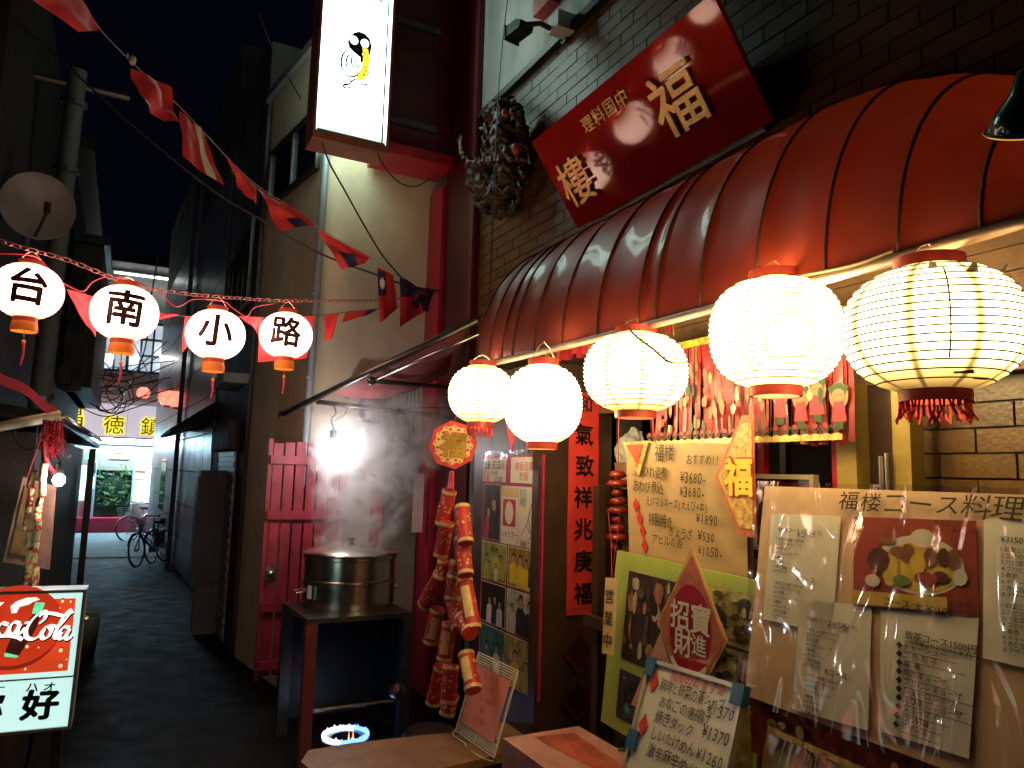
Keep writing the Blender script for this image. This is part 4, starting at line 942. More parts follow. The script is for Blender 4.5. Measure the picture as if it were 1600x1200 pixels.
# ================================================================== dark green lamp shade at the near end of the awning
q = at_x(1612, 192, 1.72); lampg = thing('wall_lamp', 'dark green metal lamp shade jutting in beside the awning end', 'lamp', q)
ax = V((.45, .35, -.80)).normalized()
b = MB(); b.lathe(q - ax * .05, [(.02, -.075), (.035, -.06), (.045, -.02), (.07, .02), (.088, .06), (.085, .062), (.066, .02), (.04, -.02)], 28, ax, cap=False); b.build('shade', mat('dark_green_enamel', (.008, .035, .035), .2, coat=.6), lampg, smooth=True)
b = MB(); b.lathe(q - ax * .05, [(.087, .058), (.093, .061), (.087, .066)], 28, ax, closed=True, cap=False); b.build('rim', gold, lampg, smooth=True)
b = MB(); b.tube(smooth_path([q - ax * .14, q - ax * .22 + V((.1, -.1, .05)), V((2.3, q.y - .3, q.z + .35)), V((FX, q.y - .3, q.z + .35))], 5), .016, 8); b.build('arm', black, lampg, smooth=True)
# ================================================================== red gate beside the steamer
GY = 6.86
g0 = at_y(403, 1058, GY); g1 = at_y(548, 694, GY)
gate = thing('red_gate', 'red painted plank gate with cross rails standing open by the cream corner', 'gate', (g0.x, GY, g0.z))
GF = facing_us((g0.x, GY, g0.z)); gw = g1.x - g0.x; gh = g1.z - g0.z
n = 7; pw = gw / n
for k in range(n):
    b = MB(); b.box(GF, k * pw + .009, ru(0, .012), -.012, (k + 1) * pw - .009, gh - ru(0, .02), .012 + ru(-.002, .002)); b.build('plank', gate_red, gate)
for v in (.03, .27, .66, .90):
    b = MB(); b.box(GF, -.02, gh * v, .016, gw + .01, gh * v + .075, .05); b.build('rail', gate_red, gate)
b = MB(); b.box(GF, -.035, -.03, -.02, .0, gh + .02, .015); b.build('stile', gate_red, gate)
b = MB(); b.ball(GF(.04, gh * .43, .05), .035, .03, .035, 10, 8); b.box(GF, .0, gh * .40, .013, .09, gh * .46, .02); b.build('latch', chrome, gate)
b = MB(); f2 = facing_us((0, 6.61, 0)); q0 = at_y(644, 832, 6.6); q1 = at_y(664, 740, 6.6); b.wbox((q0.x, 6.612, q0.z), (q1.x - .0, 6.6195, q1.z))
tag(b.build('paper_notice', mat('pale_pink_paper', (.72, .52, .48), .7)), 'blank pale paper strip pasted on the red corner pillar', 'notice')
# ================================================================== steamer table, steamer, burner
ST = thing('steamer_table', 'dark metal table with red legs carrying the steamer', 'table', (1.5, 5.65, 0))
tz = 1.0
c = [at_z(441, 941, tz), at_z(480, 968, tz), at_z(646, 957, tz)]; c.append(c[0] + c[2] - c[1])
b = MB(); b.prism(WORLD, [(p.x, p.y) for p in c], tz - .035, tz); b.build('tabletop', iron, ST)
for i, p in enumerate(c):
    cc = (c[0] + c[2]) / 2; q = p.lerp(cc, .10); b = MB(); b.wbox((q.x - .04, q.y - .04, 0), (q.x + .04, q.y + .04, tz - .037)); b.build('leg', maroon_metal if i == 1 else iron, ST)
q = c[1].lerp(c[0], .5)
b = MB(); b.prism(WORLD, [(p.x, p.y) for p in (c[0].lerp(c[1], .04), c[3].lerp(c[2], .04), c[3].lerp(c[2], .04) - (c[3] - c[0]).normalized() * .0 + (c[0] - c[1]).normalized() * .01, c[0].lerp(c[1], .04) + (c[0] - c[1]).normalized() * .01)], .12, tz - .038); b.build('back_panel', black, ST)
b = MB(); qq = c[2].lerp(c[3], .06); q2 = c[3].lerp(c[2], .06); nn = (c[2] - c[1]).normalized() * .012; b.prism(WORLD, [(p.x, p.y) for p in (qq, q2, q2 + nn, qq + nn)], .12, tz - .038); b.build('side_panel', black, ST)
b = MB(); qa, qb = c[1].lerp(c[3], .12), c[2].lerp(c[0], .12); b.tube([V((qa.x, qa.y, .35)), V((qb.x, qb.y, .35))], .015, 6); b.build('stretcher', iron, ST)
fl_t = V((1.5, 5.63, tz + .002)); cs = at_z(548, 953, tz)
sc = V((cs.x + .06, cs.y + .30, tz + .002))
d = (sc - CAM).dot(CF); sr = 72.5 / FPX * d
stm = thing('steamer', 'big stainless drum steamer with a domed lid venting steam', 'steamer', sc)
h = 85 / FPX * d * .44
b = MB(); b.lathe(sc, [(sr * .93, 0), (sr * .93, .012), (sr * .97, .016), (sr * .97, h - .02), (sr * 1.0, h - .014), (sr * 1.0, h)], 56, cap=True); b.build('lower_drum', steel, stm, auto=30)
b = MB(); b.lathe(sc + V((0, 0, h + .001)), [(sr * .96, 0), (sr * .985, .008), (sr * .965, .016), (sr * .965, h - .03), (sr * 1.0, h - .022), (sr * 1.0, h)], 56, cap=True); b.build('upper_drum', steel, stm, auto=30)
b = MB(); b.lathe(sc + V((0, 0, 2 * h + .002)), [(sr * 1.01, 0), (sr * 1.02, .012), (sr * .99, .022), (sr * .8, .045), (sr * .45, .075), (.03, .088), (.005, .09)], 56); lid = b.build('lid', steel, stm, auto=35)
b = MB(); b.lathe(sc + V((0, 0, 2 * h + .092)), [(.02, 0), (.015, .012), (.032, .022), (.028, .032), (.004, .036)], 14); b.build('knob', black, lid, auto=40)
for s_ in (-1, 1):
    f2 = Fr(sc + V((s_ * (sr * .97), 0, h * .6)), (0, 1, 0), (0, 0, 1)); b = MB(); b.tube([sc + V((s_ * sr * .97, -.06, h * .6)), sc + V((s_ * (sr + .05), -.06, h * .55)), sc + V((s_ * (sr + .05), .06, h * .55)), sc + V((s_ * sr * .97, .06, h * .6))], .008, 6); b.build('handle', steel, stm)
to = (CAM - sc); to.z = 0; to.normalize(); sd = V((-to.y, to.x, 0))
for s_, w_, m_ in ((-.80, .06, white_paper), (-.68, .03, mat('green_tag', (.1, .4, .25), .5))):
    nn = (to * math.sqrt(1 - s_ * s_) + sd * (s_)).normalized(); f2 = Fr(sc + nn * (sr * .973) + V((0, 0, h * .35)), V((-nn.y, nn.x, 0)), (0, 0, 1)); b = MB(); b.fquad(f2, -w_ / 2, 0, w_ / 2, .10, .003); b.build('tag', m_, stm)
# burner under the table
bq = at_z(540, 1150, .16); brn = thing('gas_burner', 'cast iron gas burner with blue and white flames under the steamer table', 'burner', (bq.x, bq.y, 0))
bq.z = 0
b = MB(); b.lathe(bq + V((0, 0, .1)), [(.14, 0), (.17, .02), (.17, .05), (.10, .06), (.10, .02)], 28, closed=True, cap=False); b.build('ring', iron, brn, auto=40)
for k in range(3):
    a = k * 2.09 + .4; q = bq + V((.14 * math.cos(a), .14 * math.sin(a), 0)); b = MB(); b.tube([q + V((.05 * math.cos(a), .05 * math.sin(a), 0)), q + V((0, 0, .12))], .013, 6); b.build('foot', iron, brn)
fl_blue = glow('flame_blue', (.12, .28, 1.0), 2.2, .3, 20); fl_white = glow('flame_white', (.62, .78, 1.0), 3.2, .3, 20); fl_or = glow('flame_orange', (1.0, .35, .1), 1.4)
for k in range(44):
    a = 2 * math.pi * k / 44; q = bq + V((.155 * math.cos(a), .155 * math.sin(a), .15)); h_ = ru(.03, .05); mm = fl_white if math.cos(a - 2.6) > -.1 else fl_blue
    b = MB(); b.lathe(q, [(.004, 0), (.013, .012), (.012, .03), (.005, h_ * .8), (.001, h_)], 7); b.build('flame', mm, brn, smooth=True)
for k in range(2):
    q = bq + V((-.02 + .03 * k, -.15, .17)); b = MB(); b.lathe(q, [(.003, 0), (.006, .02), (.001, .07 + .02 * k)], 6); b.build('flame', fl_or, brn, smooth=True)
b = MB(); b.tube(smooth_path([bq + V((.15, .05, .1)), bq + V((.5, .2, .02)), bq + V((.9, .0, .02)), bq + V((1.1, .3, .02))], 6), .012, 6); b.build('gas_hose', mat('green_hose', (.06, .10, .06), .5), brn)
gp = at_z(672, 1150, .3); b = MB(); b.lathe(V((gp.x, gp.y, 0)), [(.17, 0), (.19, .02), (.19, .3), (.16, .34), (.02, .35)], 26); tk = b.build('pot', iron, loc=(gp.x, gp.y, 0), auto=40); tag(tk, 'dark squat pot on the ground beside the burner', 'pot')
q = at_z(618, 1080, .55); b = MB(); b.lathe(q, [(.05, 0), (.055, .02), (.055, .05), (.02, .06)], 14, (.3, -1, .2)); tag(b.build('valve_knob', chrome), 'shiny round valve fitting in the dark under the steamer table', 'valve')
# ================================================================== folding side awning over the steamer
r0 = at_x(748, 499, 2.05); r1 = at_d(440, 648, 6.35)
fa = thing('folding_awning', 'half folded red side awning on steel arms above the steamer', 'awning', r0)
b = MB(); b.tube([r0, r1], .026, 10); b.ball(r1, .032, .032, .032, 10, 8); b.build('front_rail', iron, fa, smooth=True)
r0b = r0 + V((.1, .06, -.05)); k1 = r0.lerp(r1, .50) + V((.04, .02, -.055)); b = MB(); b.tube([r0b, k1], .016, 8); b.build('second_rail', chrome, fa, smooth=True)
e1 = at_x(706, 652, 2.6); s1 = r0.lerp(r1, .80) + V((.02, 0, -.02)); b = MB(); b.tube([s1, e1], .02, 8); b.build('arm', iron, fa, smooth=True)
e2 = at_x(706, 606, 2.6); s2 = r0.lerp(r1, .50) + V((.03, 0, -.06)); b = MB(); b.tube([s2, e2], .02, 8); b.ball(s2, .035, .035, .035, 10, 8); b.build('arm', iron, fa, smooth=True)
b = MB(); w0 = at_x(690, 545, 2.62); w1 = at_x(664, 590, 2.62)
A, B_ = r0.lerp(r1, .05), r0.lerp(r1, .74); Cc, D_ = at_x(700, 585, 2.60), at_x(716, 520, 2.60)
b.grid(lambda u, v: A.lerp(B_, u).lerp(D_.lerp(Cc, u), v) + V((0, 0, -.13 * math.sin(math.pi * v) - .012 * math.sin(u * 18))), 20, 10); b.build('cloth', mat('faded_red_cloth', (.30, .06, .06), .7, var=.3, scale=5, bump=.2), fa, smooth=True)
b = MB(); b.tube(smooth_path([s1, s1.lerp(e1, .35) + V((0, 0, -.02)), s1.lerp(e1, .8) + V((0, 0, .06)), e1 + V((0, 0, .08))], 6), .005, 5); b.build('flex', cable_m, fa)
bp = at_d(520, 697, 6.1)
bulb = thing('bare_bulb', 'bare glaring bulb hanging in the steam over the steamer', 'lamp', bp)
b = MB(); b.ball(bp, .05, .05, .06, 16, 12); b.build('glass', glow('bulb_glass', (1.0, .93, .95), 160), bulb, smooth=True)
b = MB(); b.lathe(bp + V((0, 0, .055)), [(.022, 0), (.03, .01), (.03, .07), (.012, .085)], 14); b.build('socket', black, bulb, auto=40)
tb = bp + V((0, 0, .14)); ub = at_d(522, 634, 6.1)
b = MB(); b.tube(smooth_path([tb, tb.lerp(ub, .4) + V((-.02, 0, 0)), tb.lerp(ub, .7) + V((.015, 0, 0)), ub], 5), .007, 6); b.build('cord', cable_m, bulb)
b = MB(); b.tube(smooth_path([tb.lerp(ub, .35), at_d(538, 648, 6.1), at_d(546, 628, 6.1)], 5), .006, 5); b.build('hook', chrome, bulb)
# steam: real vapour between the lid and the bulb
sm = bpy.data.materials.new('steam'); sm.use_nodes = True; nt = sm.node_tree; L = nt.links.new; nt.nodes.remove(nt.nodes['Principled BSDF']); out = nt.nodes['Material Output']
pv = nt.nodes.new('ShaderNodeVolumePrincipled'); pv.inputs['Color'].default_value = (.95, .95, .95, 1); pv.inputs['Anisotropy'].default_value = .25
tc = nt.nodes.new('ShaderNodeTexCoord'); sx = nt.nodes.new('ShaderNodeSeparateXYZ'); L(tc.outputs['Object'], sx.inputs[0])
def M_(op, a, c=None, d=None):
    n = nt.nodes.new('ShaderNodeMath'); n.operation = op
    for i, v in enumerate((a, c, d)):
        if v is None: continue
        if isinstance(v, (int, float)): n.inputs[i].default_value = v
        else: L(v, n.inputs[i])
    return n.outputs[0]
no = nt.nodes.new('ShaderNodeTexNoise'); no.inputs['Scale'].default_value = 4.2; no.inputs['Detail'].default_value = 5; no.inputs['Distortion'].default_value = 1.6; L(tc.outputs['Object'], no.inputs['Vector'])
Z = sx.outputs['Z']
# plume drifts to the right as it rises and widens
cxs = M_('MULTIPLY', Z, .30); dx = M_('SUBTRACT', sx.outputs['X'], cxs); dy = M_('SUBTRACT', sx.outputs['Y'], M_('MULTIPLY', Z, .18))
rad = M_('SQRT', M_('ADD', M_('MULTIPLY', dx, dx), M_('MULTIPLY', dy, dy)))
wid = M_('ADD', .30, M_('MULTIPLY', Z, .40))
core = M_('MAXIMUM', 0.0, M_('SUBTRACT', 1.0, M_('DIVIDE', rad, wid)))
fade = M_('MINIMUM', 1.0, M_('MAXIMUM', 0.0, M_('MULTIPLY', M_('SUBTRACT', 1.35, Z), 1.6)))
dn = M_('MAXIMUM', 0.0, M_('SUBTRACT', M_('MULTIPLY', no.outputs['Fac'], 4.6), 2.05))
base = M_('ADD', 1.0, M_('MULTIPLY', M_('MAXIMUM', 0.0, M_('SUBTRACT', .45, Z)), 2.0))
L(M_('MULTIPLY', M_('MULTIPLY', M_('MULTIPLY', core, fade), M_('MULTIPLY', dn, base)), 18.0), pv.inputs['Density'])
L(pv.outputs[0], out.inputs['Volume'])
so = sc + V((0, 0, 2 * h + .02)); b = MB(); b.wbox((so.x - .6, so.y - .55, so.z - .02), (so.x + 1.0, so.y + .85, so.z + 1.36))
o = b.build('steam', sm, loc=so); o['kind'] = 'stuff'
# ================================================================== octagonal charm and firecracker strings
oc = at_x(708, 695, 1.9); od = (oc - CAM).dot(CF); orad = 37 / FPX * od
to = (CAM - oc); to.z = 0; to.normalize(); OF = Fr(oc, V((-to.y, to.x, 0)), (0, 0, 1)); OF = OF.sub(0, 0, 0, -.06)
charm = thing('fortune_charm', 'octagonal red and gold fortune charm hanging at the awning end', 'charm', M=OF.matrix())
def ngon(r, k, a0=0.0): return [(r * math.cos(a0 + 2 * math.pi * i / k), r * math.sin(a0 + 2 * math.pi * i / k)) for i in range(k)]
b = MB(); b.prism(OF, ngon(orad * 1.03, 8, .18), -.035, .012); b.build('plaque', red_paper, charm)
b = MB()
pts = [(orad * (.80 + .045 * math.cos(12 * a)) * math.cos(a), orad * (.80 + .045 * math.cos(12 * a)) * math.sin(a)) for a in [2 * math.pi * i / 72 for i in range(72)]]
b.fpoly(OF, pts, .014); b.build('cloud_border', mat('charm_cream', (.72, .52, .26), .5, var=.2), charm)
b = MB()
for k in range(12):
    a = 2 * math.pi * k / 12 + .26; b.ellipse(OF, orad * .66 * math.cos(a), orad * .66 * math.sin(a), .012, .009, .0155, 8)
    b.ellipse(OF, orad * .76 * math.cos(a + .2), orad * .76 * math.sin(a + .2), .007, .007, .0155, 6)
b.build('cloud_dot', red_paper, charm, kind='stuff')
carved_f = OF
def flat_char(fr, ch, u, v, size, bold, n, m, parent, name='lettering'):
    b = MB(); b.text(fr, ch, u, v, size, bold, n); return b.build(name, m, parent)
flat_char(OF, '福', 0, 0, orad * 1.12, .055, .016, red_paper, charm, 'character_edge')
flat_char(OF, '福', 0, 0, orad * 1.10, .03, .018, mat('antique_gold', (.42, .30, .05), .35, .4, var=.4, scale=30), charm, 'character')
b = MB(); b.tube([OF(0, orad, 0), OF(.01, orad + .12, 0), at_x(709, 600, 1.93)], .003, 4); b.build('cord', red_cable, charm)
cracker_red = mat('firecracker_paper', (.55, .04, .03), .5, var=.15, scale=8); cracker_gold = mat('firecracker_gold', (.74, .52, .24), .45, var=.25, scale=30)
def firecracker(root, p, dirn, L_, r, seed, panel=.15):
    dirn = V(dirn).normalized(); rg = random.Random(seed)
    b = MB(); b.lathe(p, [(r * .92, 0), (r, .004), (r, L_ - .004), (r * .92, L_)], 12, dirn); body = b.build('firecracker', cracker_red, root, auto=40)
    b = MB()
    for z in (0.004, L_ - .026): b.lathe(p + dirn * z, [(r * 1.03, 0), (r * 1.05, .01), (r * 1.03, .022)], 12, dirn, cap=False)
    to = (CAM - p); to = (to - dirn * to.dot(dirn)).normalized(); sd = dirn.cross(to)
    for k in range(16):
        a = rg.uniform(-1.2, 1.2); z = rg.uniform(.2, .8) * L_; nn = to * math.cos(a) + sd * math.sin(a); f = Fr(p + dirn * z + nn * r * 1.03, dirn.cross(nn), dirn)
        b.ellipse(f, 0, 0, rg.uniform(.004, .009), rg.uniform(.005, .012), .0008, 6)
    if rg.random() < panel:
        a = rg.uniform(-.5, .5); pts = []
        for k in range(4):
            for j in range(4): pass
        for i in range(3):
            aa = a + (i - 1) * .35; nn = to * math.cos(aa) + sd * math.sin(aa); f = Fr(p + dirn * L_ * .5 + nn * r * 1.04, dirn.cross(nn), dirn); b.fquad(f, -r * .2, -L_ * .3, r * .2, L_ * .3, .0004)
    b.build('gold_print', cracker_gold, body, kind='stuff')
crk = thing('firecracker_string', 'long string of red and gold paper firecrackers under the octagonal charm', 'decoration', at_x(700, 760, 1.88))
P0 = at_x(706, 735, 1.9)
cr_spec = [(703, 765, 690, 820), (722, 790, 728, 850), (699, 815, 688, 870), (721, 840, 728, 900), (696, 875, 689, 905), (716, 875, 710, 905), (711, 895, 706, 938), (690, 895, 663, 945), (726, 905, 740, 985), (684, 950, 672, 1005), (706, 930, 718, 985), (703, 972, 694, 1032), (722, 965, 735, 990), (728, 1020, 740, 1080), (705, 1038, 700, 1100), (690, 1040, 676, 1100), (706, 1085, 698, 1117)]
for i, (x0, y0, x1, y1) in enumerate(cr_spec):
    X = 1.88 + ru(-.04, .04); a, c_ = at_x(x0, y0, X), at_x(x1, y1, X - .02); firecracker(crk, c_, a - c_, (a - c_).length, 11.5 / FPX * od * 1.0, i)
b = MB(); b.tube(smooth_path([P0, at_x(708, 760, 1.88), at_x(712, 850, 1.88), at_x(706, 950, 1.88), at_x(706, 1090, 1.88)], 6), .004, 5); b.build('cord', red_cable, crk)
b = MB(); a = at_x(706, 736, 1.9); b.tube([a, at_x(704, 764, 1.89)], .016, 6, r1=.022); b.build('ribbon', tassel_p, crk)
# ================================================================== photo poster on the porch wall
def person_shapes(b, fr, u, v, s, n, mi_hair, mi_skin, mi_body):
    b.mi = mi_body; b.fpoly(fr, [(u - .30 * s, v - .9 * s), (u + .30 * s, v - .9 * s), (u + .27 * s, v - .25 * s), (u + .1 * s, v - .12 * s), (u - .1 * s, v - .12 * s), (u - .27 * s, v - .25 * s)], n)
    b.mi = mi_hair; b.ellipse(fr, u, v + .06 * s, .15 * s, .19 * s, n + .0003, 12)
    b.mi = mi_skin; b.ellipse(fr, u, v, .115 * s, .16 * s, n + .0006, 12)
cloth = [mat('print_cloth_%d' % i, [min(.85, q * 1.9) for q in c_], .5) for i, c_ in enumerate([(.02, .02, .03), (.55, .36, .02), (.03, .16, .16), (.36, .02, .06), (.58, .55, .46), (.26, .3, .06), (.3, .3, .25)])]
bgs = [mat('print_bg_%d' % i, [min(1, q * 2.2) for q in c_], .4, var=.7, scale=18) for i, c_ in enumerate([(.015, .013, .012), (.16, .2, .03), (.20, .13, .015), (.22, .27, .2), (.03, .09, .09), (.18, .17, .06)])]
def photo(parent, fr, u0, v0, u1, v1, bg, people, name='photo', n=.003, border=.006):
    b = MB(); mats = [white_paper, bgs[bg], hair_p, skin_p] + cloth
    b.mi = 0; b.fquad(fr, u0, v0, u1, v1, n); b.mi = 1; b.fquad(fr, u0 + border, v0 + border, u1 - border, v1 - border, n + .0008)
    w_, h_ = u1 - u0 - 2 * border, v1 - v0 - 2 * border
    for k, (a, c_, s, body) in enumerate(people):
        s_ = s * h_; U_, V_ = u0 + border + a * w_, v0 + border + c_ * h_
        s_ = min(s_, (V_ - v0 - border) / .9 if s_ * .9 > V_ - v0 - border else s_)
        person_shapes(b, fr, U_, V_, s_, n + .0015 + k * .0008, 2, 3, 4 + body)
    return b.build(name, mats, parent)
PX = 2.2; y_l = at_x(752, 860, PX).y; y_r = at_x(846, 860, PX).y
zt_, zb_ = at_x(760, 712, PX).z, at_x(745, 1042, PX).z
PF = facing_alley((PX, y_l, zb_)); pw_, ph_ = y_l - y_r, zt_ - zb_
post = thing('photo_poster', 'plastic covered poster of customer photos and opening hours on the porch wall', 'poster', M=PF.matrix())
b = MB(); b.box(PF, 0, 0, -.012, pw_, ph_, .0); b.build('backing_board', mat('magenta_board', (.36, .02, .08), .5), post)
photo(post, PF, .02, .02, pw_ * .47, ph_ * .215, 4, [(.3, .5, .75, 2), (.72, .55, .8, 4)]); photo(post, PF, pw_ * .49, .0, pw_ * .94, ph_ * .215, 5, [(.35, .6, .9, 1), (.75, .5, .8, 5)])
photo(post, PF, .02, ph_ * .225, pw_ * .47, ph_ * .41, 0, [(.38, .55, .7, 4), (.6, .6, .7, 0), (.8, .52, .72, 4)]); photo(post, PF, pw_ * .49, ph_ * .225, pw_ * .95, ph_ * .41, 3, [(.2, .55, .8, 6), (.5, .75, .95, 0), (.8, .68, .9, 0)])
photo(post, PF, .02, ph_ * .42, pw_ * .47, ph_ * .595, 1, [(.2, .55, .6, 5), (.42, .72, .6, 5), (.62, .74, .6, 1), (.35, .4, .6, 5), (.62, .38, .6, 4), (.84, .6, .6, 5)]); photo(post, PF, pw_ * .49, ph_ * .42, pw_ * .95, ph_ * .595, 2, [(.2, .7, .7, 1), (.45, .68, .8, 1), (.66, .62, .8, 1), (.87, .72, .7, 0)])
photo(post, PF, .03, ph_ * .605, pw_ * .34, ph_ * .865, 0, [(.3, .48, .62, 3), (.64, .62, .7, 0)], border=.004)
b = MB(); b.mi = 0; b.fquad(PF, pw_ * .35, ph_ * .60, pw_ * .64, ph_ * .86, .003); b.mi = 1; b.fquad(PF, pw_ * .385, ph_ * .68, pw_ * .6, ph_ * .80, .0038); b.mi = 0; b.ellipse(PF, pw_ * .495, ph_ * .74, pw_ * .07, ph_ * .052, .0046, 18)
b.mi = 2; b.fquad(PF, pw_ * .36, ph_ * .81, pw_ * .63, ph_ * .855, .0038); b.mi = 3; b.text(PF, 'シャンプー', pw_ * .5, ph_ * .645, .045, .01, .004); b.build('flyer', [white_paper, mat('magenta_print', (.5, .03, .12), .5), mat('pale_yellow', (.7, .6, .3), .5), ink], post)
b = MB(); b.mi = 0; b.fquad(PF, pw_ * .645, ph_ * .60, pw_ * .97, ph_ * .86, .0035); b.mi = 1; b.fquad(PF, pw_ * .66, ph_ * .77, pw_ * .77, ph_ * .85, .0042); b.mi = 2
sgp = [(.70, .65), (.78, .70), (.86, .80), (.80, .73), (.84, .66), (.76, .70), (.90, .68), (.80, .63)]
for i in range(len(sgp) - 1):
    (a0, v0), (a1, v1) = sgp[i], sgp[i + 1]; b.fpoly(PF, [(pw_ * a0, ph_ * v0), (pw_ * a0 + .006, ph_ * v0), (pw_ * a1 + .006, ph_ * v1), (pw_ * a1, ph_ * v1)], .0044 + i * .0001)
b.text(PF, '福楼さん江', pw_ * .81, ph_ * .615, .04, .0, .0045); b.build('autograph', [white_paper, bgs[3], ink], post)
b = MB(); b.mi = 0; b.fquad(PF, .0, ph_ * .875, pw_ * .42, ph_ * .985, .004); b.mi = 1; b.fquad(PF, .02, ph_ * .935, pw_ * .40, ph_ * .978, .0048); b.mi = 0; b.text(PF, '営業時間', pw_ * .21, ph_ * .957, .085, .015, .0056, sx=.95)
b.mi = 2; b.text(PF, '平日', pw_ * .07, ph_ * .915, .05, .01, .0048); b.text(PF, '日祝', pw_ * .07, ph_ * .888, .05, .01, .0048); b.mi = 1; b.text(PF, '-22:00', pw_ * .29, ph_ * .890, .05, .008, .0048); b.text(PF, '11:30-', pw_ * .22, ph_ * .918, .045, .008, .0048); b.build('hours_notice', [white_paper, blue_ink, red_ink], post)
b = MB(); b.mi = 0; b.fquad(PF, pw_ * .5, ph_ * .875, pw_ * .97, ph_ * .99, .003); b.mi = 1; b.text(PF, '麻婆豆腐', pw_ * .72, ph_ * .95, .06, .0, .004); b.text(PF, '酢豚', pw_ * .72, ph_ * .905, .06, .0, .004); b.build('menu_slip', [white_paper, red_ink], post)
b = MB(); b.grid(lambda u, v: PF(-.01 + (pw_ + .03) * u, -.0 + (ph_ + .03) * v, .012 + .006 * noise.noise(V((u * 7, v * 9, 3)))), 16, 26); b.build('plastic_cover', film('poster_film', .07, .1, .8, 12), post, smooth=True)
# red triangle ornament peeking above the poster
q = at_x(800, 690, 2.17); b = MB(); f2 = facing_alley(q); b.prism(f2, [(-.08, .12), (.1, .12), (.0, -.07)], 0, .006); tag(b.build('paper_charm', red_paper), 'small red triangular paper charm above the photo poster', 'charm')
# ================================================================== red couplet strip and dark diamonds on the porch end
CY = 3.822
k0 = at_y(884, 962, CY); k1 = at_y(936, 615, CY); CFm = facing_us((k0.x, CY, k0.z)); cw, chh = k1.x - k0.x, k1.z - k0.z
cp = thing('couplet_scroll', 'long red paper couplet scroll lettered in black beside the entrance', 'scroll', M=CFm.matrix())
b = MB(); b.grid(lambda u, v: CFm(cw * u + .004 * noise.noise(V((v * 4, u, 0))), chh * v, .003 + .003 * noise.noise(V((u * 3, v * 9, 5)))), 4, 24); b.build('paper', red_paper, cp, smooth=True)
for i, ch in enumerate('和氣致祥兆庚福'):
    b = MB(); b.text(CFm, ch, cw * .5 + ru(-.006, .006), chh * (.945 - .142 * i), cw * (.62 if i else .5), .022, .009, ang=ru(-.05, .05)); b.build('character', mat('gloss_black_ink', (.014, .01, .008), .25, coat=.5), cp)
b = MB()
for v in (.025, .985): b.fquad(CFm, .004, chh * v, cw - .004, chh * v + .004, .0085)
b.build('border_line', mat('dark_red_line', (.22, .01, .02), .5), cp)
cpost = MB(); cpost.wbox((2.257, CY + .008, .0), (k1.x + .14, 3.858, 2.735)); cpost.build('couplet_post', dark_wood, rest)
dia_m = mat('dark_red_diamond', (.07, .012, .015), .5, var=.3)
for j, (px, py) in enumerate(((907, 960), (905, 1018), (902, 1092))):
    q = at_y(px, py, CY); f2 = facing_us(q); s_ = 31 / FPX * (q - CAM).dot(CF)
    if j == 0: continue
    t = thing('paper_diamond', 'faint dark red paper diamond just under the couplet scroll' if j == 1 else 'faint dark red paper diamond, the lower one under the couplet scroll', 'decoration', q, 'dark diamonds under the couplet')
    b = MB(); b.prism(f2, [(-s_, 0), (0, -s_ * 1.2), (s_, 0), (0, s_ * 1.2)], 0, .003); b.build('paper', dia_m, t)
    b = MB(); b.prism(f2, [(-s_ * .7, 0), (0, -s_ * .85), (s_ * .7, 0), (0, s_ * .85)], .0035, .005); b.text(f2, '福', 0, 0, s_ * .8, .01, .007); b.build('print', mat('darker_red', (.03, .006, .008), .5), t)
